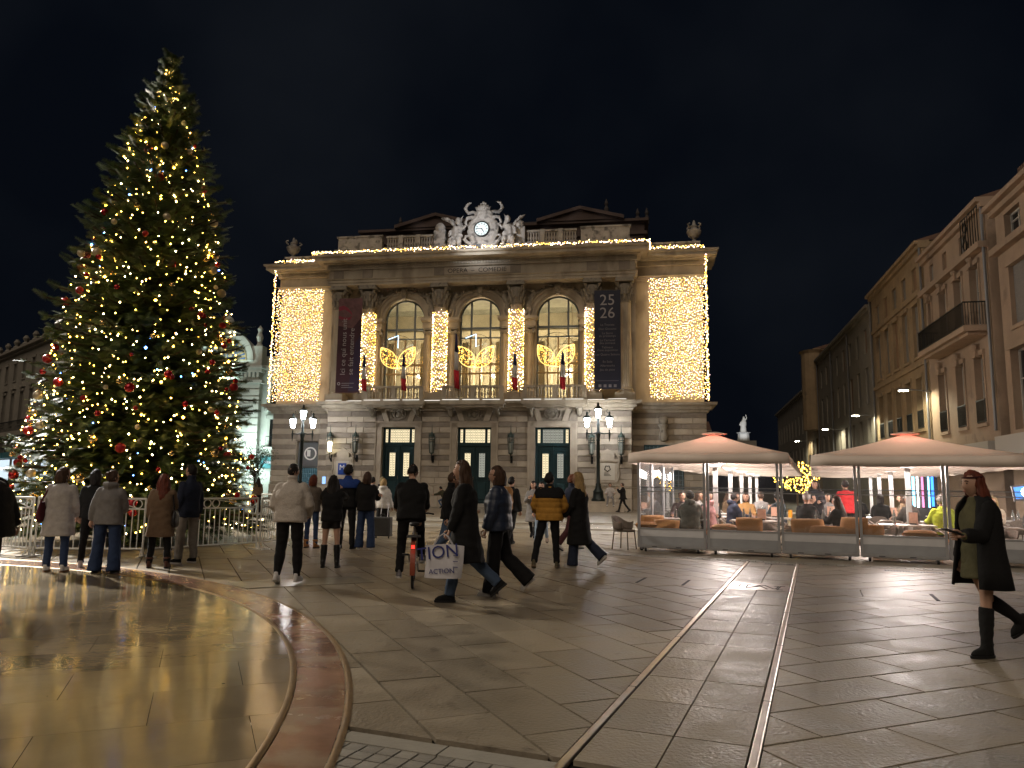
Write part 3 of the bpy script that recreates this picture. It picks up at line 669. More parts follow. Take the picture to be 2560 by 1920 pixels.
# giant columns
fl = None
def column(x, wrapped):
    cy_ = YF+.42
    rings = []
    vs = []; fs = []; n = 40; hs = [(7.75, .44), (9.5, .44), (13.1, .385), (13.35, .385)]
    b = MB()
    for z, r in hs:
        for j in range(n):
            a = 2*math.pi*j/n; rr = r*(1-.05*(j % 2 if True else 0)); vs.append((x+rr*math.cos(a), cy_+rr*math.sin(a), z))
    for i in range(len(hs)-1):
        for j in range(n): fs.append((i*n+j, i*n+(j+1) % n, (i+1)*n+(j+1) % n, (i+1)*n+j))
    b.add(vs, fs); root = b.build('column', 'stone', opera)
    p = MB(); p.box(x-.62, x+.62, cy_-.62, cy_+.6, 6.93, 7.42); p.lathe([(.6, 0), (.6, .1), (.5, .16), (.55, .24), (.45, .33)], (x, cy_, 7.42), 20); p.build('base', 'stone', root)
    k = MB(); k.lathe([(.42, 0), (.44, .06), (.37, .1), (.4, .5), (.52, 1.2)], (x, cy_, 13.33), 18)
    for row, (zz, rr, cnt, ln) in enumerate(((13.5, .42, 8, .42), (13.85, .44, 8, .48))):
        for j in range(cnt):
            a = 2*math.pi*(j+.5*row)/cnt; c_, s_ = math.cos(a), math.sin(a)
            k.tube([(x+rr*c_, cy_+rr*s_, zz), (x+(rr+.06)*c_, cy_+(rr+.06)*s_, zz+ln*.7), (x+(rr+.17)*c_, cy_+(rr+.17)*s_, zz+ln), (x+(rr+.2)*c_, cy_+(rr+.2)*s_, zz+ln*.8)], [.1, .11, .08, .03], 5)
    for j in range(4):
        a = math.pi/4+j*math.pi/2; k.tube([(x+.45*math.cos(a), cy_+.45*math.sin(a), 14.2), (x+.68*math.cos(a), cy_+.68*math.sin(a), 14.62), (x+.6*math.cos(a), cy_+.6*math.sin(a), 14.5)], [.06, .1, .05], 6)
    k.box(x-.62, x+.62, cy_-.62, cy_+.62, 14.68, 14.83); k.box(x-.56, x+.56, cy_-.56, cy_+.56, 14.83, 14.95); k.build('capital', 'stone_relief', root)
COLS = (-9.75, -7.66, -2.6, 2.62, 7.68, 9.75)
for x in COLS: column(x, abs(x) < 9)
for s in (-1, 1):     # flat pilasters at the block ends
    b = MB(); b.box(s*10.15-.28, s*10.15+.28, YF+.62, .2, 6.93, 13.5); b.box(s*10.15-.33, s*10.15+.33, YF+.57, .2, 13.5, 14.95); b.build('pilaster', 'stone', opera)
# spandrel reliefs
def remesh(mb, name, m, parent, vox=.06, amp=.0, freq=4, smooth=True, sm=0):
    me = mb.mesh(name); o = bpy.data.objects.new(name, me)
    md = o.modifiers.new('r', 'REMESH'); md.mode = 'VOXEL'; md.voxel_size = vox
    if sm: ms = o.modifiers.new('s', 'SMOOTH'); ms.factor = .5; ms.iterations = sm
    me2 = evald(o); bpy.data.objects.remove(o); bpy.data.meshes.remove(me)
    if amp:
        n = len(me2.vertices); co = np.empty(n*3); me2.vertices.foreach_get('co', co); co = co.reshape(-1, 3); no = np.empty(n*3); me2.vertices.foreach_get('normal', no); no = no.reshape(-1, 3)
        d = np.array([noise.noise(Vector(p*freq)) for p in co]); co += no*(d*amp)[:, None]; me2.vertices.foreach_set('co', co.ravel()); me2.update()
    me2.materials.clear(); me2.name = name
    return obj(name, me2, m, parent, 2 if smooth else False)
def relief_fig(b, x, z, s, sc_=1.0, y=YW):
    # reclining winged figure leaning on the arch
    P = lambda dx, dz, dy=0: (x+s*dx*sc_, y-.16-dy, z+dz*sc_)
    b.tube([P(0, 0), P(.25, .35), P(.35, .75)], [.16, .2, .17], 7); b.ball(P(.42, 1.02, .05), .15*sc_, 8, 6)
    b.tube([P(0, 0), P(-.12, -.5), P(-.28, -1.0)], [.17, .13, .07], 6); b.tube([P(.1, .05), P(.22, -.5), P(.1, -1.05)], [.15, .12, .06], 6)
    b.tube([P(.35, .72), P(.75, .85), P(1.1, 1.05)], [.09, .08, .06], 6); b.tube([P(.3, .7), P(.05, .5), P(-.15, .75)], [.08, .07, .05], 6)
    b.tube([P(.45, .7), P(.2, 1.1), P(-.2, 1.25)], [.1, .12, .04], 6); b.tube([P(1.1, 1.05), P(1.5, 1.15), P(1.9, 1.05)], [.06, .12, .05], 6)
for c in (-5.3, 0.03, 5.33):
    b = MB()
    for s in (-1, 1): relief_fig(b, c+s*1.98, 13.55, -s, .85)
    for i in range(16):
        a = R(40+100*i/15); r = 2.12+.12*random.random(); b.ball((c+r*math.cos(a), YW-.1, 12.7+r*math.sin(a)), random.uniform(.07, .14), 6, 4)
    remesh(b, 'spandrel_relief', 'stone_relief', opera, .05, .04, 6)
# entablature
YE = YF-.12
pc = [(-10.45, 0), (-10.45, YE), (10.45, YE), (10.45, 0)]; pl_ = [(-14.87, 3), (-14.87, 0), (-10.45, 0)]; pr_ = [(10.45, 0), (14.87, 0), (14.87, 3)]
arch_p = [(-1.2, 14.95), (.02, 14.95), (.02, 15.12), (.07, 15.14), (.07, 15.3), (.15, 15.36), (.15, 15.4), (0, 15.42), (0, 16.02), (.1, 16.05), (-1.2, 16.05)]
corn_p = [(-1.2, 16.05), (.12, 16.05), (.12, 16.36), (.3, 16.4), (.34, 16.5), (.78, 16.54), (.78, 16.72), (.9, 16.8), (.92, 16.92), (-1.2, 17.0)]
for p in (pc, pl_, pr_):
    MB().sweep(arch_p, p).build('entablature', 'stone', opera); MB().sweep(corn_p, p).build('cornice', 'stone', opera)
b = MB()
def dent(x0, x1, y):
    n = int((x1-x0)/.19)
    for i in range(n): x = x0+(x1-x0)*(i+.5)/n; b.box(x-.06, x+.06, y-.2, y-.1, 16.18, 16.36)
dent(-10.5, 10.5, YE); dent(-14.8, -10.6, 0); dent(10.6, 14.8, 0); stuff(b.build('dentils', 'stone', opera, recalc=False))
for x in COLS: MB().box(x-.36, x+.36, YE-.05, YE+.05, 15.45, 16.0).build('frieze_block', 'stone_dark', opera)
sg = MB().box(-2.25, 2.25, YE-.05, YE+.02, 15.5, 15.95).build('name_panel', 'stone_light', opera)
text_obj('lettering', 'OPERA  –  COMEDIE', .42, 'dark_line', sg, (0, YE-.052, 15.72), (R(90), 0, 0), .006, sx=1.06)
for s in (-1, 1): MB().lathe([(.05, 0), (.05, .01)], (s*2.0, YE-.06, 15.72), 6).build('star', 'dark_line', sg)
# parapet, balustrade
def balus(x0, x1, y, z, h, par, n):
    r_ = MB(); r_.box(x0, x1, y-.15, y+.15, z+h-.13, z+h); r_.box(x0, x1, y-.15, y+.15, z, z+.1); r_.build('railing', 'stone_grey', par)
    me = MB().lathe([(.08, 0), (.08, .06), (.05, .1), (.1, .25), (.04, h-.42), (.08, h-.3), (.08, h-.23)], (0, 0, 0), 8).mesh('baluster')
    for i in range(n): o = obj('baluster', me, 'stone_grey', par, True); o.location = (x0+(x1-x0)*(i+.5)/n, y, z+.1)
pb = MB(); pb.box(-10.2, 10.2, YF+.3, 4, 16.96, 17.62); pb.box(-10.3, 10.3, YF+.2, YF+.5, 17.5, 17.64)
pb.box(-14.6, -10.2, .2, 4, 16.96, 17.6); pb.box(10.2, 14.6, .2, 4, 16.96, 17.6); pb.box(-14.7, -10.2, .1, .5, 17.6, 17.72); pb.box(10.2, 14.7, .1, .5, 17.6, 17.72)
par_ = pb.build('parapet', 'stone_grey', opera)
for s in (-1, 1):
    MB().box(min(s*6.9, s*10.1), max(s*6.9, s*10.1), YF+.35, YF+.75, 17.64, 18.5).build('parapet_block', 'stone_grey', par_)
    MB().box(min(s*6.85, s*10.2), max(s*6.85, s*10.2), YF+.3, YF+.8, 18.5, 18.62).build('coping', 'stone_grey', par_)
    for i in range(3):
        x0 = s*(3.25+i*1.22); x1 = s*(3.25+i*1.22+.92); balus(min(x0, x1), max(x0, x1), YF+.55, 17.64, .9, par_, 5)
        if i: MB().box(min(x0, x0-s*.3), max(x0, x0-s*.3), YF+.35, YF+.75, 17.64, 18.56).build('pier', 'stone_grey', par_)
    pp = MB(); pp.box(s*2.75-.4, s*2.75+.4, YF+.2, YF+.9, 17.64, 18.75); pp.ball((s*2.75, YF+.4, 18.9), (.36, .35, .42)); pp.ball((s*2.75, YF+.15, 18.85), (.16, .16, .2)); pp.build('mask_pier', 'stone_grey', par_)
    u = MB().lathe([(.3, 0), (.3, .15), (.14, .25), (.12, .4), (.3, .55), (.46, .85), (.5, 1.1), (.36, 1.2), (.2, 1.35), (.26, 1.5), (.12, 1.65), (.08, 1.95), (.02, 2.05)], (s*14.35, .7, 17.72), 16); u.v = [(x, y, 17.72+(z-17.72)*.8) for x, y, z in u.v]
    for k in range(4): a = R(45+90*k); u.tube([(s*14.35+.4*math.cos(a), .7+.4*math.sin(a), 18.75), (s*14.35+.6*math.cos(a), .7+.6*math.sin(a), 18.95), (s*14.35+.42*math.cos(a), .7+.42*math.sin(a), 19.05)], .06, 6)
    u.build('urn', 'stone_grey', opera, True)
# clock group
yc = YF+.1; kx = .3
b = MB()
b.loft([(kx, yc+.2, 17.0, 1.5, .5), (kx, yc+.2, 17.35, 1.2, .45), (kx, yc+.2, 17.7, .8, .4), (kx, yc+.15, 17.95, .95, .4), (kx, yc+.1, 18.5, 1.12, .42), (kx, yc+.1, 19.1, 1.0, .42), (kx, yc+.1, 19.55, .66, .38), (kx, yc+.1, 19.8, .62, .36), (kx, yc+.1, 19.95, .45, .3)], 22, 2.4)
for i in range(7): a = i/6-.5; b.tube([(kx+a*.75, yc, 19.9), (kx+a*1.0, yc-.03, 20.35+.18*math.cos(a*5))], [.08, .05], 6)
b.ball((kx, yc, 20.1), (.42, .3, .22)); b.ball((kx, yc, 20.5), .1)
for s in (-1, 1):
    X = lambda d: kx+s*d
    b.tube([(X(.5), yc, 17.5), (X(.9), yc-.1, 17.6), (X(1.25), yc-.1, 17.9), (X(1.2), yc, 18.2), (X(.95), yc, 18.15)], [.16, .16, .14, .1, .08], 7)
    b.tube([(X(.7), yc, 19.5), (X(1.1), yc, 19.45), (X(1.25), yc, 19.1), (X(1.05), yc, 18.9)], [.12, .13, .1, .06], 7)
    b.tube([(X(.55), yc+.1, 19.9), (X(1.05), yc+.15, 19.85), (X(1.3), yc+.2, 20.2), (X(1.12), yc+.2, 20.55), (X(.85), yc+.2, 20.62)], [.1, .13, .12, .1, .04], 7)      # crescent horn
    b.tube([(X(1.25), yc, 18.6), (X(1.5), yc+.05, 18.95), (X(1.58), yc+.1, 19.4), (X(1.4), yc+.1, 19.7)], [.09, .1, .09, .04], 7)
    # seated winged figure
    b.tube([(X(1.85), yc-.1, 17.75), (X(1.8), yc, 18.3), (X(1.75), yc, 18.85)], [.34, .36, .28], 9); b.ball((X(1.72), yc-.1, 19.25), (.2, .22, .26))
    b.tube([(X(1.85), yc-.15, 17.95), (X(1.55), yc-.5, 17.85), (X(1.5), yc-.5, 17.3)], [.22, .19, .12], 8); b.tube([(X(2.0), yc-.1, 17.95), (X(2.1), yc-.5, 17.8), (X(2.2), yc-.5, 17.2)], [.22, .19, .12], 8)
    b.tube([(X(1.7), yc-.05, 18.85), (X(1.35), yc-.2, 18.65), (X(1.15), yc-.2, 18.9)], [.13, .11, .08], 7); b.tube([(X(1.9), yc, 18.85), (X(2.25), yc-.15, 18.5), (X(2.3), yc-.25, 18.15)], [.13, .11, .08], 7)
    b.tube([(X(1.95), yc+.1, 18.6), (X(2.2), yc+.15, 19.0), (X(2.5), yc+.15, 19.35), (X(2.85), yc+.2, 19.6)] if s > 0 else [(X(1.95), yc+.1, 18.9), (X(2.2), yc+.15, 19.3), (X(2.55), yc+.15, 19.5), (X(3.0), yc+.2, 19.62)], [.2, .3, .26, .1], 8, sq=.5)
    b.tube([(X(1.3), yc-.2, 17.15), (X(1.8), yc-.35, 17.05), (X(2.4), yc-.25, 17.2), (X(2.6), yc-.1, 17.6)], [.2, .22, .2, .14], 7)
    for i in range(9): b.ball((X(1.25+i*.17), yc-.35, 17.12+.1*random.random()), random.uniform(.09, .16), 6, 5)
    b.tube([(X(1.5), yc-.2, 18.3), (X(1.9), yc-.3, 17.6), (X(2.35), yc-.3, 17.25)], [.2, .2, .1], 7)
clk = remesh(b, 'clock_sculpture', 'stone_grey', opera, .055, .05, 5)
cf = obj('clock_face', MB().plate([(kx+.47*math.cos(2*math.pi*i/32), 18.52+.47*math.sin(2*math.pi*i/32)) for i in range(32)], yc-.42, yc-.2).mesh('clock_face'), mat('clock_white', (.62, .72, .72), .4, emit=(.55, .75, .78), estr=.32), clk)
MB().arc(kx, 18.52, .46, .53, yc-.46, yc-.2, 0, 360, 36).build('rim', 'black_iron', cf)
for h in range(12):
    a = 2*math.pi*h/12; m_ = MB(); m_.M = Matrix.Translation((kx+.36*math.sin(a), yc-.424, 18.52+.36*math.cos(a))) @ Matrix.Rotation(a, 4, 'Y')
    for q in ((-.03, 0, .03) if h % 3 else (-.045, -.015, .015, .045)): m_.box(q-.007, q+.007, -.006, .0, -.06, .06)
    m_.build('numeral', 'dark_line', cf)
for ang, ln, wd in ((278, .36, .022), (145, .27, .03)):
    a = R(ang); m_ = MB(); m_.M = Matrix.Translation((kx, yc-.44, 18.52)) @ Matrix.Rotation(a, 4, 'Y'); m_.box(-wd, wd, -.006, .0, -.06, ln); m_.build('clock_hand', 'dark_line', cf)
for i, ch in enumerate('LLD'): pass
# attic and roofs behind
b = MB(); b.box(-11.1, 11.1, 6, 30, 16, 20.3); b.box(-11.3, 11.3, 5.8, 30, 20.3, 20.55); b.box(-11.1, 11.1, 6.1, 30, 20.55, 21.3); b.box(-11.4, 11.4, 5.7, 30, 21.3, 21.5)
at = b.build('attic', 'attic_wall', opera)
for cxp in (-5.0, 6.3):
    MB().plate([(cxp-3.0, 21.5), (cxp+3.0, 21.5), (cxp, 22.35)], 5.6, 9).build('pediment', 'attic_wall', at)
    pm = MB()
    for s in (-1, 1): pm.plate([(cxp+s*3.3, 21.42), (cxp+s*3.3, 21.68), (cxp, 22.55), (cxp, 22.3)], 5.35, 9)
    pm.build('raking_cornice', 'attic_wall', at)
b = MB(); b.add([(-11.4, 6.5, 21.5), (11.4, 6.5, 21.5), (11.4, 30, 21.5), (-11.4, 30, 21.5), (-5, 13, 24.2), (7, 13, 24.2), (7, 24, 24.2), (-5, 24, 24.2)], [(0, 1, 5, 4), (1, 2, 6, 5), (2, 3, 7, 6), (3, 0, 4, 7), (4, 5, 6, 7)]); b.build('roof', 'roof_dark', opera)
for x, z in ((8.2, 22.5), (10.6, 21.6), (11.3, 21.6), (-8.5, 21.8)): MB().lathe([(.18, 0), (.2, .5), (.1, .7), (.16, .9), (.03, 1.3)], (x, 7.5, z), 8).build('chimney', 'roof_dark', opera)
# plaques framed in stone
for x, nm in ((-8.9, 'L'), (8.63, 'R')):
    f = MB(); f.box(x-.62, x+.62, YF-.1, YF+.05, 1.75, 3.05); f.box(x-.75, x+.75, YF-.16, YF+.05, 3.05, 3.2); f.plate([(x-.5, 3.55), (x+.5, 3.55), (x, 3.85)], YF-.14, YF); f.box(x-.42, x+.42, YF-.12, YF+.02, 3.2, 3.55)
    for s in (-1, 1): f.tube([(x+s*.72, YF-.08, 3.05), (x+s*.66, YF-.1, 2.6), (x+s*.74, YF-.08, 2.2), (x+s*.6, YF-.08, 1.8)], .06, 6); f.tube([(x+s*.42, YF-.08, 3.55), (x+s*.6, YF-.1, 3.45), (x+s*.72, YF-.08, 3.22)], .06, 6)
    for i in range(7): f.tube([(x-.5+i*.16, YF-.08, 1.62), (x-.44+i*.16, YF-.12, 1.5), (x-.36+i*.16, YF-.08, 1.64)], .04, 5)
    f.build('plaque_frame', 'stone_light', opera); MB().box(x-.45, x+.45, YF-.13, YF-.1, 1.9, 2.95).build('plaque', mat('plaque_stone', (.5, .46, .38), .6) if nm == 'L' else 'plaque_stone', opera)
ms = tag(obj('metro_sign', MB().box(-.28, .28, -.02, .02, -.38, .38).mesh('metro_sign'), mat('sign_blue', (.015, .06, .32), .4)), 'blue sign with white letter M in the left stone plaque of the opera', 'sign'); ms.location = ow(-8.9, YF-.16, 2.42); ms.rotation_euler = (0, 0, -AO)
text_obj('letter', 'M', .5, 'print_white', ms, (0, -.022, .08), (R(90), 0, 0))
fs_ = MB(); star = [(8.63+(.2 if i % 2 else .14)*math.sin(math.pi*i/5), 2.62+(.2 if i % 2 else .14)*math.cos(math.pi*i/5)) for i in range(10)]
for i in range(10): p, q = star[i], star[(i+1) % 10]; fs_.tube([(p[0], YF-.14, p[1]), (q[0], YF-.14, q[1])], .025, 5)
for j in range(3): fs_.box(8.4, 8.86-.08*j, YF-.14, YF-.128, 2.16+j*.08, 2.19+j*.08)
fs_.build('plaque_emblem', 'dark_line', opera)

# ------------------------------------------------------------------ banners, flags, wall lanterns
def at_opera(name, label, cat, u, y, z, group=None): return thing(name, label, cat, ow(u, y, z), -AO, group)
mat('banner_maroon', (.05, .014, .022), .7, nscale=.9, namt=.6); mat('banner_navy', (.012, .014, .032), .6, nscale=1, namt=.3); mat('banner_purple', (.03, .016, .045), .7)
mat('banner_grey', (.3, .28, .28), .6); mat('banner_red', (.2, .016, .035), .6); mat('banner_skin', (.13, .06, .06), .7, nscale=2, namt=.5); mat('banner_mid', (.16, .15, .16), .6)
bn = at_opera('banner', 'tall dark maroon banner with vertical lettering left of the arches', 'banner', -8.72, YF-.3, 7.5, 'banners between the columns')
MB().box(-.84, .84, -.01, .01, 0, 6.5).build('cloth', 'banner_maroon', bn)
MB().plate([(-.84, 4.6), (.2, 4.4), (.84, 5.2), (.84, 6.5), (-.84, 6.5)], -.018, -.011).build('face_print', 'banner_skin', bn)
MB().plate([(.05, .1), (.84, .1), (.84, 4.0), (.45, 3.4), (.3, 2.0)], -.018, -.011).build('shadow_print', 'banner_purple', bn)
lp = MB()
for pts in ([(-.83, 5.9), (-.5, 6.0), (-.2, 5.85), (.1, 5.5), (.16, 5.3), (-.1, 5.55), (-.4, 5.72), (-.83, 5.62)], [(-.83, 5.1), (-.4, 4.98), (0, 5.0), (.16, 5.3), (-.05, 5.16), (-.4, 5.16), (-.83, 5.3)]): lp.plate(pts, -.026, -.019)
lp.build('lips_print', 'banner_red', bn)
for s, x, z in (('Ici ce qui nous unit', -.36, 1.2), ('se fait entendre', .2, 1.2)): text_obj('lettering', s, .5, 'banner_grey', bn, (x, -.03, z), (R(90), R(-90), 0), .004, 'LEFT', 1.02)
for i, (x, ww) in enumerate(((-.42, 1.1), (-.42, .7), (-.42, 1.0))): MB().box(x, x+ww*.8, -.024, -.012, .62-i*.14, .67-i*.14).build('small_print', 'banner_mid', bn)
MB().arc(-.62, .62, .06, .11, -.024, -.012, 0, 360, 14).build('emblem', 'banner_grey', bn)
b2 = at_opera('banner', 'tall navy banner with large 25 26 right of the arches', 'banner', 8.66, YF-.3, 7.62, 'banners between the columns')
MB().box(-.84, .84, -.01, .01, 0, 6.42).build('cloth', 'banner_navy', b2)
for s, z in (('25', 5.75), ('26', 4.9)): text_obj('lettering', s, 1.0, 'banner_grey', b2, (0, -.02, z), (R(90), 0, 0), .004)
for s, z in (('La Traviata', 4.15), ('Don Giovanni', 3.88), ('Le Sacre', 3.6), ('du printemps', 3.42), ('Le Carnaval', 3.14), ('des animaux', 2.96), ('Tableaux', 2.68), ("d'une exposition", 2.5), ('Les Quatre Saisons', 2.22), ('En Solo', 1.75), ('Afterworks', 1.5), ('Jeu de piste', 1.24)):
    text_obj('small_print', s, .2, 'banner_mid', b2, (0, -.02, z), (R(90), 0, 0), .003)
MB().box(-.7, .7, -.02, -.012, .52, .54).build('rule', 'banner_mid', b2)
for i in range(4): MB().box(-.48+i*.32-.09, -.48+i*.32+.09, -.02, -.012, .12, .3).build('logo', 'banner_mid', b2)
mat('flag_blue', (.012, .025, .11), .7); mat('flag_white', (.55, .53, .5), .7); mat('flag_red', (.42, .012, .022), .7); mat('pole', (.2, .19, .17), .5, .5)
FL = [(-7.05, 'at the left edge of the left arch'), (-4.35, 'in front of the left arch'), (-.85, 'in front of the middle arch'), (3.0, 'beside the left edge of the right arch'), (6.05, 'in front of the right arch')]
for i, (u, where) in enumerate(FL):
    big = i == 2
    f = at_opera('flag', 'drooping blue white red flag '+where, 'flag', u, YF-.9, 7.4, 'flags on the balconies')
    top = 3.9 if big else 2.6
    MB().tube([(.1, .3, -.3), (-.12, -.5, top)], .022, 6).build('pole', 'pole', f)
    for k, m_ in enumerate(('flag_blue', 'flag_white', 'flag_red')):       # cloth hanging in folds: blue at the top, red at the tip
        z1, z0 = top-.1-k*(top*.3), top-.1-(k+1)*(top*.3); wv = [.06, .16, .22, .2][k], [.06, .16, .22, .2][k+1]
        vs = []; n = 9
        for zz, ww in ((z1, wv[0]), (z0, wv[1])):
            sh = (top-zz)*-.03
            for j in range(n): t = j/(n-1); vs.append((-.12+sh+(t-.75)*ww*1.6+(top-zz)*.05, -.5+.05*math.sin(t*9+zz)+(top-zz)*.1, zz-.1*t))
        fs = [(j, j+1, n+j+1, n+j) for j in range(n-1)]; q = MB(); q.add(vs, fs); o = q.build('cloth', m_, f, 2); sd = o.modifiers.new('s', 'SOLIDIFY'); sd.thickness = .012
emis('lantern_lit', (1, .9, .6), 9); mat('lantern_glass', (.28, .3, .27), .2, nscale=6); mat('verdigris', (.05, .075, .065), .6, .3, nscale=8)
def wall_lantern(u, lit, label):
    l = at_opera('wall_lantern', label, 'lantern', u, YF-.42, 3.3, 'wall lanterns of the opera')
    b = MB(); b.tube([(0, .4, -.1), (0, .15, -.22), (0, -.02, -.1), (0, 0, .18)], .03, 6); b.box(-.07, .07, .36, .42, -.4, .05); b.tube([(0, .38, -.35), (0, .2, -.3), (0, .1, -.2)], .04, 6); b.build('bracket', 'black_iron', l)
    q = MB()
    for k in range(6):
        a = 2*math.pi*k/6; c_, s_ = math.cos(a), math.sin(a); q.tube([(.14*c_, .14*s_, .2), (.2*c_, .2*s_, .95), (.2*c_, .2*s_, 1.25)], .018, 5); q.tube([(.2*c_, .2*s_, 1.25), (.21*c_, .21*s_, 1.5)], [.02, .003], 4)
    for z, r in ((.2, .15), (.92, .21), (1.05, .21), (1.25, .2)): q.lathe([(r, 0), (r, .03)], (0, 0, z), 6)
    q.lathe([(.18, 0), (.1, .2), (.03, .3), (.012, .75), (.002, .8)], (0, 0, 1.28), 6); q.lathe([(.02, -.08), (.1, .0), (.15, .04)], (0, 0, .18), 6)
    for k in range(6): a = 2*math.pi*(k+.5)/6; q.lathe([(.03, 0), (.02, .1), (.003, .25)], (.19*math.cos(a), .19*math.sin(a), 1.26), 5)
    q.build('cage', 'verdigris', l)
    MB().lathe([(.1, 0), (.15, .6), (.1, .68)], (0, 0, .25), 6).build('glass', 'lantern_lit' if lit else 'lantern_glass', l)
    if lit: lamp('lantern_light', 'POINT', (0, 0, .6), 60, (1, .88, .62), l, .12)
for u, lit, lab in ((-9.72, 1, 'lit wall lantern left of the blue M sign'), (-7.95, 0, 'unlit iron wall lantern right of the blue M sign'), (-2.72, 0, 'unlit iron wall lantern between left and middle door'), (2.5, 0, 'unlit iron wall lantern between middle and right door'), (7.66, 0, 'unlit iron wall lantern right of the right door, behind the lamp post'), (9.5, 0, 'unlit iron wall lantern at the right corner of the projecting block')): wall_lantern(u, lit, lab)

# ------------------------------------------------------------------ festive lights on the opera
def bulbs(parent, P, r, name='bulbs', mix=(('bulb_warm', .5), ('bulb_white', .38), ('bulb_pink', .12))):
    P = np.asarray(P); cho = rng.random(len(P)); a = 0
    for m_, fr_ in mix:
        s = (cho >= a) & (cho < a+fr_+1e-9); a += fr_
        if s.sum() == 0: continue
        V, Fc = octas(P[s], r*rng.uniform(.75, 1.2, s.sum())); stuff(obj(name, npmesh(name, V, Fc), m_, parent))
def hang(parent, x0, x1, z0, z1, y, strands, per):
    P = []; wires = MB()
    for i in range(strands):
        x = x0+(x1-x0)*(i+.5)/strands; zt = z1-random.uniform(0, .12); zb = z0+random.uniform(-.05, .25)
        wires.tube([(x, y, zt), (x, y, zb)], .006, 3, False)
        for k in range(per): P.append((x+random.gauss(0, .028), y+random.gauss(0, .05), zb+(zt-zb)*(k+random.random())/per))
    stuff(wires.build('wires', 'black_iron', parent, recalc=False)); return P
for s, lab in ((-1, 'golden curtain of fairy lights on the left wing of the opera'), (1, 'golden curtain of fairy lights on the right wing of the opera')):
    lc = at_opera('light_curtain', lab, 'string lights', 0, -.55, 0, 'light curtains on the wings')
    a, c = (-14.8, -11.25) if s < 0 else (11.3, 14.85)
    bulbs(lc, hang(lc, a, c, 7.05, 15.15, 0, 42, 54), .0195)
    P = []
    for i in range(230): P.append((s*14.95+random.gauss(0, .05), -.1+random.gauss(0, .05), 7.0+9.7*i/230+random.gauss(0, .03)))
    bulbs(lc, P, .025, 'edge_bulbs')
gl = at_opera('light_garland', 'bright garland of fairy lights along the cornice of the opera', 'string lights', 0, 0, 0)
P = []
def gline(p, q, n):
    for i in range(n): t = (i+random.random())/n; P.append((p[0]+(q[0]-p[0])*t+random.gauss(0, .03), p[1]+(q[1]-p[1])*t+random.gauss(0, .05), p[2]+(q[2]-p[2])*t+random.gauss(0, .055)))
zg = 17.06; ye = YE-.9
gline((-14.9, -.88, zg), (-11.4, -.88, zg), 70); gline((-11.4, -.88, zg), (-11.35, ye, zg), 50); gline((-11.35, ye, zg), (11.35, ye, zg), 430); gline((11.35, ye, zg), (11.4, -.88, zg), 50); gline((11.4, -.88, zg), (14.9, -.88, zg), 70)
bulbs(gl, P, .026)
for x, lab in ((-7.66, 'fairy lights wrapped round the leftmost lit column'), (-2.6, 'fairy lights wrapped round the column between left and middle arch'), (2.62, 'fairy lights wrapped round the column between middle and right arch'), (7.68, 'fairy lights wrapped round the rightmost lit column, beside the navy banner')):
    cl = at_opera('column_lights', lab, 'string lights', x, YF+.42, 0, 'lights wrapped round the columns')
    P = []
    for i in range(620): z = 7.3+5.75*i/620; a = i*2.399; r = .5; P.append((r*math.cos(a), r*math.sin(a), z+random.gauss(0, .05)))
    bulbs(cl, [p for p in P if p[1] < .2], .027)
for c, where in ((-5.3, 'left'), (0.03, 'middle'), (5.33, 'right')):
    lf = at_opera('leaf_light', 'pair of glowing golden leaves hung in the %s arch' % where, 'light decoration', c+.02, YF-.25, 9.1, 'leaf lights in the arches')
    P = []
    for s in (-1, 1):
        A, B = Vector((0, 0)), Vector((s*1.18, 1.45)); d = (B-A); nrm = Vector((-d.y, d.x))*s; o1 = []; o2 = []
        for i in range(19):
            t = i/18; h = .27*math.sin(math.pi*t)**.85; m_ = A+d*t; o1.append(m_+nrm*h*.85); o2.append(m_-nrm*h*1.05)
        pts = [(p.x, 0, p.y) for p in o1]+[(p.x, 0, p.y) for p in reversed(o2)]
        MB().tube(pts, .022, 5).build('outline', 'neon_leaf', lf)
        for _ in range(120):
            t = random.random(); h = .27*math.sin(math.pi*t)**.85; v = random.uniform(-1, .8); m_ = A+d*t+nrm*h*v*.95; P.append((m_.x, random.gauss(0, .03), m_.y))
    bulbs(lf, P, .02, mix=(('bulb_warm', .6), ('bulb_amber', .4)))
    MB().tube([(0, .02, .1), (0, .02, 2.2)], .014, 5).build('stem', 'black_iron', lf)
    if c < 3: MB().tube([(-.7, .03, 2.0), (0, .02, 2.25), (0, .02, 1.4)], .02, 5).build('stalk_light', 'neon_blue', lf)
    w_ = MB()
    for s in (-1, 1):
        w_.tube([(0, .02, .3), (s*.25, .02, 1.2), (s*.75, .02, 1.9)], .01, 4); w_.arc(0, 1.0, 1.25, 1.27, .02, .04, 20, 160, 16)
    w_.build('wire_frame', 'black_iron', lf)
# spot lights on the roof edge that light the clock group and the name
fl = at_opera('floodlight', 'small floodlight on the cornice under the clock', 'floodlight', .3, YE-1.0, 16.98)
MB().box(-.15, .15, -.12, .12, 0, .2).build('housing', 'black_iron', fl)
lamp('clock_light', 'SPOT', (0, -2.6, .6), 420, (.95, .95, 1), fl, .15, 95, .6, (0, 1, .25))
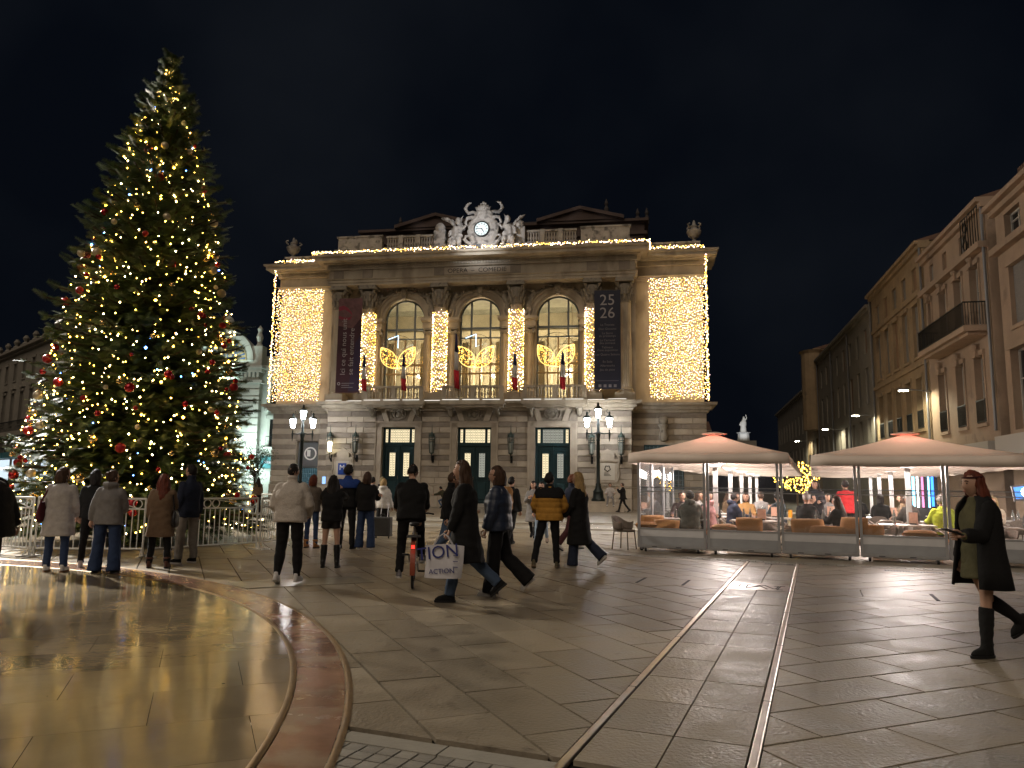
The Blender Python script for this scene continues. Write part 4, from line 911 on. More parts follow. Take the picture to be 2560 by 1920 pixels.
# ================================================================== other buildings
mat('plaster_ochre', (.27, .195, .115), .85, nscale=.7, namt=.3, bump=.3, bscale=9, dirt=(1.2, .58, (.12, .09, .06), .7))
mat('plaster_pink', (.29, .21, .15), .85, nscale=.7, namt=.25, bump=.3, bscale=9, dirt=(1.0, .6, (.14, .1, .075), .7))
mat('plaster_grey', (.22, .2, .165), .85, nscale=.6, namt=.25, bump=.3, bscale=9)
mat('plaster_white', (.5, .52, .48), .8, nscale=.7, namt=.2, bump=.2, bscale=9)
mat('shutter', (.16, .15, .14), .7, nscale=6, stretch=(1, 1, 14), namt=.4)
mat('shutter_brown', (.2, .12, .07), .7, nscale=6, stretch=(1, 1, 14), namt=.4)
mat('dark_pane', (.012, .013, .016), .12, spec=.6)
mat('tile_roof', (.14, .08, .055), .85, nscale=3, namt=.4)
mat('zinc', (.16, .16, .165), .5, .4)
mat('fascia', (.34, .32, .29), .6)
def building(name, label, org, th, W, D, H, rows, m, cornice=.35, roofm='tile_roof', door_h=0, trim=None, trimw=.12, lit=()):
    """rows: (z0, z1, [(x0, x1)...], style)"""
    root = thing(name, label, 'building', (*org, 0), th); trim = trim or m
    zs = sorted(rows); z = door_h; b = MB(); b.box(0, W, .35, D, 0, H)
    wl = b.build('core', m, root)
    pan = MB()
    cur = 0
    for z0, z1, wins, st in zs:
        if z0 > cur: pan.box(0, W, 0, .34, cur, z0)
        xs = 0
        for x0, x1 in wins:
            if x0 > xs: pan.box(xs, x0, 0, .34, z0, z1)
            xs = x1
        if xs < W: pan.box(xs, W, 0, .34, z0, z1)
        cur = z1
    if cur < H: pan.box(0, W, 0, .34, cur, H)
    pan.build('wall', m, root)
    for ri, (z0, z1, wins, st) in enumerate(zs):
        for wi, (x0, x1) in enumerate(wins):
            w_ = MB(); w_.box(x0, x1, .28, .3, z0, z1); win = w_.build('window', 'dark_pane' if (ri, wi) not in lit else 'glow_dim', root)
            f = MB(); cxm = (x0+x1)/2
            f.box(cxm-.03, cxm+.03, .22, .28, z0, z1); f.box(x0, x0+.06, .22, .28, z0, z1); f.box(x1-.06, x1, .22, .28, z0, z1); f.box(x0, x1, .22, .28, z1-.07, z1); f.box(x0, x1, .22, .28, z0+(z1-z0)*.62, z0+(z1-z0)*.62+.05)
            f.build('frame', 'fascia', win)
            if 't' in st:
                t = MB(); t.box(x0-trimw, x0, -.05, .02, z0, z1); t.box(x1, x1+trimw, -.05, .02, z0, z1); t.box(x0-trimw-.05, x1+trimw+.05, -.1, .02, z1, z1+.2); t.box(x0-trimw, x1+trimw, -.09, .02, z0-.14, z0); t.build('surround', trim, win)
            if 's' in st:                       # closed shutters with slats
                for a, c in ((x0+.02, cxm-.01), (cxm+.01, x1-.02)): MB().box(a, c, .1, .15, z0+.02, z1-.02).build('shutter', 'shutter' if (wi+ri) % 3 else 'shutter_brown', win)
            if 'b' in st:                       # half-height iron guard
                g = MB(); g.box(x0-.02, x1+.02, -.07, -.04, z0+.9, z0+.95); g.box(x0-.02, x1+.02, -.07, -.04, z0+.05, z0+.09)
                for k in range(int((x1-x0)/.1)+1): xx = x0+k*.1; g.box(xx-.009, xx+.009, -.065, -.045, z0+.07, z0+.92)
                g.build('guard', 'black_iron', win)
            if 'k' in st: kk = MB(); kk.box(cxm-.16, cxm+.16, -.2, .02, z1-.05, z1+.5); kk.ball((cxm, -.15, z1+.35), (.2, .14, .2)); kk.build('keystone', trim, win)
    if cornice:
        c = MB(); c.box(-.05, W+.05, -cornice*.5, .35, H-.32, H-.12); c.box(-.05, W+.05, -cornice, .35, H-.12, H+.06); c.build('cornice', trim, root)
        zz = [r[0] for r in zs]
    r_ = MB(); r_.add([(0, -cornice, H+.06), (W, -cornice, H+.06), (W, D*.5, H+1.6), (0, D*.5, H+1.6), (0, D, H), (W, D, H)], [(0, 1, 2, 3), (3, 2, 5, 4), (0, 3, 4), (1, 5, 2)]); r_.build('roof', roofm, root)
    return root
emis('glow_dim', (1, .75, .4), .35)
TS = math.atan2(-.972, -.237); DS = Vector((.237, .972))
def sp(t): p = Vector((20.4, 36.7))+DS*t; return (p.x, p.y)
def spread(n, W, ww, m0=.6): return [(m0+(W-2*m0)*(i+.5)/n-ww/2, m0+(W-2*m0)*(i+.5)/n+ww/2) for i in range(n)]
# right-hand street, far to near: local x runs towards the camera
W3 = 11.6
B3 = building('town_house', 'ochre town house with five tall shuttered windows per floor, right of the street', sp(11.7), TS, W3, 10, 13.9, [(4.6, 7.2, spread(5, W3, 1.05), 'tb'), (8.3, 11.0, spread(5, W3, 1.05), 'ts'), (11.75, 12.95, spread(5, W3, .85), 's')], 'plaster_ochre')
for z in (7.75, 11.35): MB().box(0, W3, -.12, .05, z, z+.2).build('string_course', 'plaster_ochre', B3)
W2 = 8.4
B2 = building('town_house', 'pinkish town house with long iron balcony and wide attic loggia', sp(0), TS, W2, 10, 12.9, [(4.2, 6.9, [(1.4, 2.4), (3.9, 4.9), (6.2, 7.2)], 'tkb'), (8.0, 10.6, [(.5, .95), (2.2, 3.2), (4.3, 5.3), (6.3, 7.3)], 'tk'), (11.3, 12.3, [(.9, 1.5), (2.9, 3.5), (5.2, 5.8)], 's')], 'plaster_pink')
MB().box(0, W2, -.35, .05, 10.95, 11.2).build('string_course', 'plaster_pink', B2)
bal = MB(); bal.box(1.6, 8.0, -.9, 0, 7.72, 7.94); bal.box(1.8, 7.8, -.7, 0, 7.6, 7.72); bo = bal.build('balcony', 'plaster_pink', B2)
g = MB(); g.box(1.65, 7.95, -.88, -.84, 8.85, 8.9); g.box(1.65, 7.95, -.88, -.84, 7.98, 8.02)
for k in range(64): x = 1.68+k*.099; g.box(x-.009, x+.009, -.87, -.85, 7.98, 8.88)
for x in (1.65, 7.95): g.box(x-.02, x+.02, -.88, 0, 8.85, 8.9); [g.box(x-.009, x+.009, -.8+i*.1, -.78+i*.1, 7.98, 8.88) for i in range(8)]
g.build('balcony_rail', 'black_iron', bo)
rg = MB()
for k in range(8): x = 6.1+k*.28; rg.box(x-.012, x+.012, -.2, -.17, 11.2, 12.75)
rg.box(6.1, 8.1, -.2, -.17, 12.7, 12.75); rg.tube([(6.6, -.2, 11.3), (6.3, -.2, 11.6), (6.6, -.2, 11.95), (6.9, -.2, 12.2), (6.6, -.2, 12.5)], .03, 5); rg.arc(6.6, 12.3, .17, .21, -.22, -.18, 0, 360, 12); rg.arc(6.6, 11.55, .2, .24, -.22, -.18, 0, 360, 12); rg.build('terrace_grille', 'black_iron', B2)
for xx, hh in ((5.6, 2.2), (7.3, 3.0)):
    ch = MB(); ch.box(xx-.45, xx+.45, 2.6, 3.6, 12.9, 12.9+hh); ch.box(xx-.52, xx+.52, 2.5, 3.7, 12.9+hh, 13.1+hh); [ch.lathe([(.1, 0), (.09, .4)], (xx-.25+.25*i, 3.1, 13.1+hh), 7) for i in range(3)]; ch.build('chimney', 'tile_roof', B2)
MB().tube([(4.6, 3, 12.8), (4.6, 3, 15.2)], .07, 7).build('flue', 'zinc', B2)
for B_, x in ((B3, .1), (B3, W3-.05), (B2, 8.3)): MB().tube([(x, -.12, 3.8), (x, -.12, 12.9 if B_ is B2 else 13.8)], .06, 7).build('downpipe', 'zinc', B_)
W1 = 9.0
B1 = building('town_house', 'town house at the right edge with broad eaves and a pale shutter', sp(-9.3), TS, W1, 10, 12.1, [(3.7, 6.6, [(.6, 2.4), (3.4, 5.4), (6.4, 8.2)], 't'), (7.4, 9.6, [(1.0, 2.6), (4.2, 5.6), (6.6, 8)], 'ts'), (10.7, 11.6, [(.8, 2.2), (3.4, 5.0), (6, 7.6)], '')], 'plaster_pink', .45)
MB().box(0, W1, -.3, .05, 10.25, 10.5).build('string_course', 'plaster_pink', B1)
MB().box(-.1, 8, -.5, .02, 2.4, 3.5).build('shop_fascia', 'fascia', B1)
MB().box(.3, W2+.1, -.5, .02, 2.3, 3.4).build('shop_fascia', 'fascia', B2)
W4 = 22.5
B4 = building('town_house', 'long grey town house behind the ochre one down the street', sp(34.4), TS, W4, 10, 13.4, [(3.6, 6.2, spread(8, W4, 1.0), 'b'), (7.2, 9.6, spread(8, W4, 1.0), 's'), (10.6, 12.2, spread(8, W4, .9), 's')], 'plaster_grey')
for x in (.1, 7.5, 14.8): MB().tube([(x, -.12, 3.2), (x, -.12, 13.2)], .06, 6).build('downpipe', 'zinc', B4)
B5 = building('town_house', 'narrow house with rounded bay far down the right street', sp(43), TS, 8.3, 10, 14.6, [(4, 6.3, spread(3, 8.3, .9), 'b'), (7.4, 9.6, spread(3, 8.3, .9), 's'), (10.8, 12.6, spread(3, 8.3, .8), 's')], 'plaster_ochre')
bay = MB(); bay.loft([(7.4, -.3, 7.0, 1.3, 1.0), (7.4, -.3, 14.2, 1.3, 1.0), (7.4, -.3, 14.5, 1.5, 1.2)], 14); bay.build('bay', 'plaster_ochre', B5)
B6 = building('town_house', 'dark low house at the far end of the right street', sp(72), TS, 28, 10, 11.8, [(3.6, 6, spread(9, 28, 1), 's'), (7.4, 9.6, spread(9, 28, 1), 's')], 'plaster_grey')
B7 = building('town_house', 'small dark house closing the far end of the street', (14, 108), R(-10), 14, 8, 9.4, [(3, 5, spread(4, 14, 1), 's'), (6, 8, spread(4, 14, 1), 's')], 'plaster_grey')
# floodlit statue on a far tower
stt = thing('statue', 'white floodlit statue on a pedestal far behind the street', 'statue', (38.2, 125, 0))
MB().box(-1.6, 1.6, -1.6, 1.6, 0, 9.2).build('tower', 'plaster_grey', stt); MB().lathe([(1.0, 0), (.9, 1.2), (1.2, 1.4), (.5, 1.5)], (0, 0, 9.2), 10).build('pedestal', 'plaster_white', stt)
b = MB(); b.loft([(0, 0, 10.6, .55, .5), (0, 0, 11.6, .45, .4), (.05, 0, 12.3, .5, .36), (.1, 0, 12.8, .22, .2), (.12, 0, 13.05, .2, .22), (.12, 0, 13.3, .08, .08)], 10); b.tube([(.3, 0, 12.5), (.6, 0, 13.0), (.45, 0, 13.6)], .11, 6); b.tube([(-.3, 0, 12.4), (-.6, 0, 11.9), (-.3, 0, 11.6)], .11, 6)
remesh(b, 'figure', 'plaster_white', stt, .08)
lamp('statue_light', 'SPOT', (-2, -7, 9.5), 1100, (.95, .93, 1), stt, .2, 40, .5, (2, 7, 2.4))
# left: building receding behind the tree
LW = 26
dv = Vector((12.5, -12.2)).normalized()
BL = building('classical_building', 'grey classical building with pedimented windows left of the tree', (-48.5-dv.x*6, 72.6-dv.y*6), math.atan2(dv.y, dv.x), LW, 12, 13.4, [(1.0, 4.4, spread(6, LW, 2.2), 't'), (6.4, 9.4, spread(8, LW, 1.1), 'tk'), (10.6, 12.2, spread(8, LW, .9), 't')], 'plaster_grey', .6, 'zinc')
MB().box(0, LW, -1.0, 0, 5.2, 5.6).build('balcony', 'plaster_grey', BL)
g = MB()
for k in range(130): g.box(.05+k*.2-.01, .05+k*.2+.01, -.95, -.93, 5.6, 6.5)
g.box(0, LW, -.96, -.92, 6.45, 6.52); stuff(g.build('balcony_rail', 'black_iron', BL, recalc=False))
for i in range(8):
    MB().plate([(1.2+(LW-1.2)*(i+.5)/8-1.0, 9.75), (1.2+(LW-1.2)*(i+.5)/8+.4, 9.75), (1.2+(LW-1.2)*(i+.5)/8-.3, 10.25)], -.18, .02).build('pediment', 'plaster_grey', BL)
    MB().lathe([(.25, 0), (.3, .3), (.15, .5), (.3, .8), (.1, 1.1)], (1.5+i*3.2, 0, 13.5), 8).build('finial', 'plaster_grey', BL)
pb_ = MB().box(0, LW, .2, .5, 13.46, 14.1).build('parapet', 'plaster_grey', BL)
# left: lit corner building with an arched clock-like gable
HB = thing('corner_building', 'pale corner building with round arched gable lit from below, between tree and opera', 'building', (-27.2, 63.2, 0), R(-6))
b = MB(); b.box(0, 6.2, .3, 12, 0, 10.6); b.build('core', 'plaster_white', HB); 
b = MB(); b.M = Matrix.Translation((6.2, .3, 0)) @ Matrix.Rotation(R(38), 4, 'Z'); b.box(0, 16, .3, 10, 0, 11.2); b.build('wing_core', 'plaster_white', HB)
pil = MB(); pil.box(4.4, 6.3, -.05, .4, 0, 10.6)
for k in range(17): pil.box(4.35, 6.35, -.12, .1, .2+k*.6, .68+k*.6)
pil.build('rusticated_pier', 'plaster_white', HB)
cb = MB(); cb.box(-.3, 6.6, -.45, .4, 10.5, 10.8); cb.box(-.3, 6.7, -.6, .4, 10.8, 11.0); cb.box(4.2, 6.6, -.3, .4, 9.6, 9.85); [cb.box(4.4+k*.35, 4.6+k*.35, -.4, 0, 10.1, 10.5) for k in range(6)]; cb.build('cornice', 'plaster_white', HB)
gb = MB(); gb.plate([(.4, 11.0), (6.0, 11.0), (6.0, 12.0)]+[(3.2+2.6*math.cos(R(a)), 11.6+2.3*math.sin(R(a))) for a in range(8, 175, 10)]+[(.4, 12.0)], -.1, .6)
gb.arc(3.2, 11.5, 2.1, 2.6, -.4, .1, 0, 180, 22); gbo = gb.build('gable', 'plaster_white', HB)
MB().plate([(3.2+1.9*math.cos(R(a)), 11.5+1.9*math.sin(R(a))) for a in range(0, 181, 9)], -.16, -.11).build('mosaic', mat('mosaic_gold', (.45, .36, .2), .5, nscale=5, namt=.5), gbo)
rays = MB()
for a in range(6, 180, 12): rays.plate([(3.2+.9*math.cos(R(a-2)), 11.5+.9*math.sin(R(a-2))), (3.2+1.8*math.cos(R(a-2)), 11.5+1.8*math.sin(R(a-2))), (3.2+1.8*math.cos(R(a+2)), 11.5+1.8*math.sin(R(a+2)))], -.2, -.165)
rays.build('rays', mat('mosaic_blue', (.05, .14, .35), .5), gbo); text_obj('lettering', 'MIDI', .95, 'mosaic_blue', gbo, (3.3, -.2, 11.95), (R(90), 0, 0))
MB().lathe([(.3, 0), (.3, .4), (.12, .6), (.5, .9), (.35, 1.3), (.1, 1.5), (.02, 1.8)], (3.2, .2, 13.85), 10).build('urn', 'plaster_white', HB)
MB().box(5.6, 6.5, -.3, .6, 11.0, 12.7).build('pier', 'plaster_white', HB); MB().lathe([(.3, 0), (.18, .3), (.3, .8), (.16, 1.2), (.22, 1.5), (.02, 1.8)], (6.05, .1, 12.7), 9).build('finial', 'plaster_white', HB)
WM = Matrix.Translation((6.2, .3, 0)) @ Matrix.Rotation(R(38), 4, 'Z')
def wing(name, m, fn, par=HB): b = MB(); b.M = WM; fn(b); return b.build(name, m, par)
wing('cornice', 'plaster_white', lambda b: (b.box(-.2, 16, -.2, .4, 10.6, 10.9), b.box(-.2, 16, -.4, .4, 10.9, 11.15), b.box(0, 16, .2, .5, 11.2, 12.0)))
for k in range(3):
    for z0 in (4.4, 7.6):
        x = 1.0+k*3.0; w_ = wing('window', 'dark_pane', lambda b: b.box(x, x+1.1, .2, .29, z0, z0+2.3)); wing('surround', 'plaster_white', lambda b: (b.box(x-.2, x, .05, .31, z0, z0+2.3), b.box(x+1.1, x+1.3, .05, .31, z0, z0+2.3), b.box(x-.3, x+1.4, -.05, .31, z0+2.3, z0+2.6)), w_)
        bl_ = wing('balcony', 'plaster_white', lambda b: b.box(x-.5, x+1.6, -.6, .3, z0-.25, z0-.05)); wing('rail', 'black_iron', lambda b: (b.box(x-.45, x+1.55, -.58, -.55, z0+.8, z0+.85), [b.box(x-.45+i*.12, x-.43+i*.12, -.58, -.56, z0-.05, z0+.82) for i in range(17)]), bl_)
wing('awning', mat('sign_teal', (.05, .16, .18), .5), lambda b: b.box(.4, 2.2, -.4, .28, 2.6, 3.6))
hl = wing('hotel_sign', emis('sign_glow', (.7, .95, 1), .7), lambda b: b.box(.5, 2.1, -.46, -.42, 3.0, 3.2))
lamp('gable_light', 'SPOT', (3.2, -2.0, 9.9), 600, (.78, 1, .9), HB, .2, 110, .5, (0, 1.6, 1.4)); lamp('shop_light', 'AREA', (6.6, -2.4, 3.0), 420, (.78, 1, .93), HB, 1.5, aim=(.3, 1, .5))
for k in range(2): wing('shop_window', 'sign_glow', lambda b: b.box(2.4+k*2.6, 4.4+k*2.6, .22, .28, .4, 2.6))
# lit shop fronts at the far left
for i in range(4):
    x = 6+i*4.6; sh = MB().box(x, x+3.6, -.06, -.02, .3, 3.2).build('lit_shop_window', emis('shop_glow', (.75, .9, 1), .7) if i == 0 else 'shop_glow', BL)
    MB().box(x-.2, x+3.8, -.8, 0, 3.3, 3.8).build('awning', 'sign_teal', sh)
# ------------------------------------------------------------------ lamps of the place
emis('lamp_glass', (.93, .95, 1), 45); mat('lamp_iron', (.02, .028, .026), .4, .4)
def lamp_post(loc, label, rz):
    l = thing('street_lamp', label, 'street lamp', loc, rz, 'three-lantern street lamps in front of the opera')
    b = MB(); b.lathe([(.42, 0), (.42, .12), (.34, .2), (.3, .5), (.33, .56), (.2, .75), (.15, .95), (.16, 1.0), (.11, 1.1), (.1, 3.6), (.13, 3.65), (.1, 3.75), (.14, 3.95), (.16, 4.05), (.08, 4.2), (.07, 4.5), (.1, 4.6), (.06, 4.75), (.08, 4.95)], (0, 0, 0), 16); b.build('post', 'lamp_iron', l, True)
    a = MB()
    for s in (-1, 1): a.tube([(0, 0, 4.12), (s*.35, 0, 4.05), (s*.66, 0, 4.08), (s*.68, 0, 4.3)], [.05, .04, .045, .05], 7); a.lathe([(.012, -.5), (.05, -.2), (.07, 0), (.04, .1)], (s*.68, 0, 4.08), 8); a.tube([(s*.68, 0, 5.15), (s*.62, 0, 5.3), (s*.5, 0, 5.4), (s*.56, 0, 5.55)], .02, 5)
    a.build('arm', 'lamp_iron', l, True)
    for x, z in ((-.68, 4.45), (.68, 4.45), (0, 5.0)):
        h = MB()
        for k in range(4): t = R(45+90*k); c_, s_ = math.cos(t), math.sin(t); h.tube([(x+.15*c_, .15*s_, z), (x+.25*c_, .25*s_, z+.55)], .014, 4)
        h.lathe([(.15, -.05), (.17, 0)], (x, 0, z), 4); h.lathe([(.29, 0), (.2, .12), (.09, .18), (.06, .26), (.09, .3), (.02, .42)], (x, 0, z+.55), 8); lo = h.build('lantern_frame', 'lamp_iron', l)
        MB().lathe([(.12, .02), (.2, .53)], (x, 0, z), 8).build('lantern_glass', 'lamp_glass', lo)
        lamp('lantern_light', 'POINT', (x, 0, z+.3), 120, (1, .92, .8), lo, .22)
    return l
lamp_post((-13.35, 48.6, .5), 'lit three-lantern street lamp in front of the left wing of the opera', -AO)
lamp_post((5.28, 46.2, .62), 'lit three-lantern street lamp on a stone plinth right of the right door', -AO)
for x, y, z, lab in ((-13.35, 48.6, .5, 'stone plinth under the left street lamp'), (5.6, 46.25, .62, 'low stone plinth under the right street lamp')):
    p = thing('lamp_plinth', lab, 'plinth', (x, y, 0), -AO, 'lamp plinths'); MB().box(-1.25, 1.25, -.6, .6, 0, z*.72).build('base', 'stone_light', p); MB().box(-1.0, .8, -.5, .5, z*.72+.002, z).build('top', 'stone_light', p)
# wall lamps down the right street
emis('street_led', (1, .96, .72), 60)
for t, z, lab in ((-.15, 6.35, 'nearest lit wall lamp on the ochre town house'), (11.6, 6.2, 'second lit wall lamp down the right street'), (23.5, 6.2, 'third lit wall lamp down the right street'), (41, 6.3, 'farthest lit wall lamp down the right street')):
    p = sp(t); l = thing('wall_lamp', lab, 'street lamp', (p[0], p[1], z), TS, 'wall lamps of the right street')
    MB().tube([(0, 0, -.1), (0, -.5, 0), (0, -1.1, .05)], .03, 6).build('arm', 'zinc', l); MB().box(-.13, .13, -1.5, -1.0, 0, .1).build('head', 'zinc', l)
    MB().box(-.1, .1, -1.46, -1.06, -.03, -.002).build('lens', 'street_led', l); lamp('wall_lamp_light', 'SPOT', (0, -1.26, -.08), 420, (1, .93, .66), l, .15, 165, .4, (0, .25, -1))
# tall mast light outside the left edge whose beam lights the square
ms_ = thing('mast_light', 'tall mast floodlight at the left side of the square', 'street lamp', (-19.5, 23.5, 0), 0)
MB().lathe([(.16, 0), (.14, 3), (.08, 11.4)], (0, 0, 0), 10).build('mast', 'zinc', ms_); MB().box(-.1, 1.0, -.3, .3, 11.4, 11.55).build('head', 'zinc', ms_); MB().box(.1, .9, -.24, .24, 11.37, 11.398).build('lens', 'lamp_glass', ms_)
lamp('mast_lamp', 'SPOT', (.5, 0, 11.2), 11500, (1, .9, .76), ms_, .3, 150, .5, (.75, -.5, -.55)); lamp('mast_lamp_narrow', 'SPOT', (.5, .2, 11.2), 15000, (.95, .97, 1), ms_, .1, 21, .12, (9.0, -10.0, -11.2))
# ================================================================== Christmas tree, fence
mat('needles', (.062, .1, .036), .55, nscale=3, namt=.5, vary=.35); mat('bark', (.06, .042, .03), .9, nscale=8, namt=.4)
mat('bauble_red', (.42, .008, .016), .16, .55, coat=.5); mat('bauble_red_matt', (.36, .01, .014), .42, .2); mat('bauble_gold', (.75, .55, .25), .2, .9); mat('bauble_pearl', (.62, .52, .36), .35, .5)
emis('tree_warm', (1, .56, .08), 22); emis('tree_amber', (1, .5, .05), 26); emis('tree_blue', (.1, .3, 1), 18); emis('tree_white', (1, .72, .3), 30)
TX, TY, TZ = -9.2, 19.0, 12.7
tree = thing('christmas_tree', 'tall decorated fir Christmas tree behind white fence', 'tree', (TX, TY, 0))
def trad(z): d = max(TZ-z, .02); return .06+.1*d if d < .75 else .135+.448*(d-.75)**.745
MB().tube([(0, 0, 0), (0, 0, 4), (.02, .02, 9), (0, 0, TZ)], [.2, .15, .07, .015], 10).build('trunk', 'bark', tree)
def fir():
    wood = MB(); Tw = []
    z = .42
    while z < TZ-.1:
        rr = trad(z)*(.92 if z < 3 else 1); nb = int(6+rr*3.4); a0 = rng.random()*6.28
        for k in range(nb):
            a = a0+6.283*k/nb+rng.normal(0, .12); Lb = rr*rng.uniform(.78, 1.16)*(1.0 if rng.random() > .12 else 1.15)
            el0 = R(8+26*z/TZ+rng.normal(0, 5)); zz = z+rng.normal(0, .13)
            npt = max(4, int(Lb/.16)); pts = []
            d = np.array([math.cos(a), math.sin(a)])
            for i in range(npt+1):
                t = i/npt; droop = -.16*Lb*t*t*(1.25-z/TZ)+.06*Lb*t**4
                pts.append(np.array([d[0]*Lb*t, d[1]*Lb*t, max(.06, zz+math.tan(el0)*Lb*t*.55+droop)]))
            if Lb > .5: wood.tube([tuple(p) for p in pts[::2]+([pts[-1]] if npt % 2 else [])], [.03*(1-i/(len(pts)))+.006 for i in range(len(pts[::2]+([pts[-1]] if npt % 2 else [])))], 4, False)
            for i in range(1, npt+1):
                t = i/npt
                if t < .22 and Lb > 1: continue
                f = pts[i]-pts[i-1]; f /= np.linalg.norm(f)+1e-9; side = np.cross(f, (0, 0, 1)); side /= np.linalg.norm(side)+1e-9
                for s in (-1, 1):
                    ln = (.16+.42*(1-t)*min(1, Lb/1.6))*rng.uniform(.75, 1.2); ang = R(rng.uniform(38, 62))
                    dr = f*math.cos(ang)+side*s*math.sin(ang)+np.array([0, 0, rng.normal(-.1, .3)])
                    Tw.append((pts[i], dr, ln))
                if i == npt or rng.random() < .25: Tw.append((pts[i], f+np.array([0, 0, rng.normal(.1, .15)]), rng.uniform(.18, .32)))
        z += .15+.006*rr
    return wood, Tw
wood, Tw = fir()
for _ in range(5200):
    z = .3+(TZ-1.2)*(1-math.sqrt(rng.random())); a = rng.random()*6.283; r = trad(z)*rng.uniform(.3, .92); d_ = np.array([math.cos(a), math.sin(a), rng.normal(-.15, .5)]); Tw.append((np.array([r*math.cos(a), r*math.sin(a), z]), d_, rng.uniform(.2, .42)))
stuff(wood.build('branches', 'bark', tree, recalc=False))
n = 11
tp = []                     # one twig: paired needles along a stem, in (along, across, up) coordinates
for i in range(n):
    t = (i+.5)/n; w_ = .085*(1-.55*t)
    for s in (-1, 1): tp.append(((t-.045, 0, 0), (t+.045, 0, 0), (t+.09, s*w_*1.9, .015*(i % 2))))
tp.append(((.0, -.01, .0), (0, .01, 0), (1.02, 0, 0)))
tp = np.array(tp)
P0 = np.array([t[0] for t in Tw]); D = np.array([t[1] for t in Tw]); D /= np.linalg.norm(D, axis=1)[:, None]; LN = np.array([t[2] for t in Tw])
S = np.cross(D, np.array([0, 0, 1.])); S /= np.linalg.norm(S, axis=1)[:, None]+1e-9; U = np.cross(S, D)
roll_ = rng.normal(0, .45, len(Tw)); S2 = S*np.cos(roll_)[:, None]+U*np.sin(roll_)[:, None]; U2 = np.cross(S2, D)
V = P0[:, None, None, :]+(tp[None, :, :, 0, None]*LN[:, None, None, None])*D[:, None, None, :]+tp[None, :, :, 1, None]*S2[:, None, None, :]+tp[None, :, :, 2, None]*U2[:, None, None, :]
V = V.reshape(-1, 3); stuff(obj('crown', npmesh('crown', V, np.arange(len(V)).reshape(-1, 3)), 'needles', tree))
# light strings
tl = thing('tree_lights', 'warm white and blue fairy lights strung over the Christmas tree', 'string lights', (TX, TY, 0))
P = []
for i in range(1700):
    z = .35+(TZ-.5)*(1-math.sqrt(rng.random()*.985+.015)) if i % 5 else rng.uniform(.4, TZ-.3)
    a = rng.random()*6.283; r = trad(z)*rng.uniform(.72, 1.04); P.append((r*math.cos(a), r*math.sin(a), z))
for i in range(60): t_ = i/60; P.append((rng.normal(0, .02+.1*t_), -abs(rng.normal(0, .03+.1*t_)), TZ+.03-t_*1.5))
P = [p for p in P if p[1] < trad(p[2])*.55]
bulbs(tl, P, .0195, mix=(('tree_warm', .55), ('tree_white', .36), ('tree_amber', .05), ('tree_blue', .04)))
big = [(rng.random()*6.283, rng.uniform(.6, 11)) for _ in range(40)]
bulbs(tl, [(trad(z)*.97*math.cos(a), -abs(trad(z)*.97*math.sin(a)), z) for a, z in big], .034, 'large_bulbs', (('tree_amber', .75), ('tree_blue', .25)))
wires = MB()
for k in range(16):
    pts = []
    for i in range(14): z = .6+10.8*((k+i/14.)/16); a = -3.4+3.6*i/13; r = trad(z)*1.0; pts.append((r*math.cos(a), r*math.sin(a), z-.12*math.sin(math.pi*((i % 4)/4))))
    wires.tube(pts, .006, 3, False)
stuff(wires.build('cable', 'black_iron', tl, recalc=False))
# baubles
bm_ = {}
def bauble(p, r, m_, lab):
    key = (m_,)
    if key not in bm_:
        bm_[key] = (MB().ball((0, 0, 0), 1, 18, 12).mesh('bauble'), MB().lathe([(.2, .93), (.2, 1.12), (.08, 1.14), (.03, 1.3)], (0, 0, 0), 8).mesh('cap'))
        bm_[key][0].polygons.foreach_set('use_smooth', [True]*len(bm_[key][0].polygons))
    o = tag(obj('bauble', bm_[key][0], m_), lab, 'bauble', 'baubles on the Christmas tree'); o.location = (TX+p[0], TY+p[1], p[2]); o.scale = (r, r, r); obj('cap', bm_[key][1], 'bauble_gold', o)
bl = []
for i in range(150):
    z = .7+(TZ-1.6)*(1-math.sqrt(rng.random())); a = -math.pi/2+rng.uniform(-1.75, 1.75); r = trad(z)*rng.uniform(.95, 1.05)
    k = rng.random(); m_ = 'bauble_red' if k < .4 else 'bauble_red_matt' if k < .6 else 'bauble_gold' if k < .82 else 'bauble_pearl'
    big_ = rng.random() < .3; rb_ = rng.uniform(.088, .112) if big_ else rng.uniform(.045, .075)
    hh = ['just above the fence', 'low down', 'below the middle', 'halfway up', 'above the middle', 'high up', 'near the tip'][min(6, int(z/1.65))]
    side = ['on the left edge', 'left of centre', 'in the centre', 'right of centre', 'on the right edge'][min(4, int((math.cos(a)+1)/2*5))]
    bl.append((a, (r*math.cos(a), r*math.sin(a), z), rb_, m_, '%s %s tree bauble %s, %s' % ('large' if big_ else 'small', {'bauble_red': 'shiny red', 'bauble_red_matt': 'matt red', 'bauble_gold': 'shiny gold', 'bauble_pearl': 'pearl'}[m_], side, hh)))
bl.sort(key=lambda t: t[1][0])
from collections import Counter
cn = Counter(t[4] for t in bl); sn = Counter()
for a, p, rb_, m_, lab in bl:
    sn[lab] += 1; bauble(p, rb_, m_, lab if cn[lab] == 1 else lab+', '+['first', 'second', 'third', 'fourth', 'fifth', 'sixth', 'seventh', 'eighth', 'ninth', 'tenth'][min(9, sn[lab]-1)]+' from left')
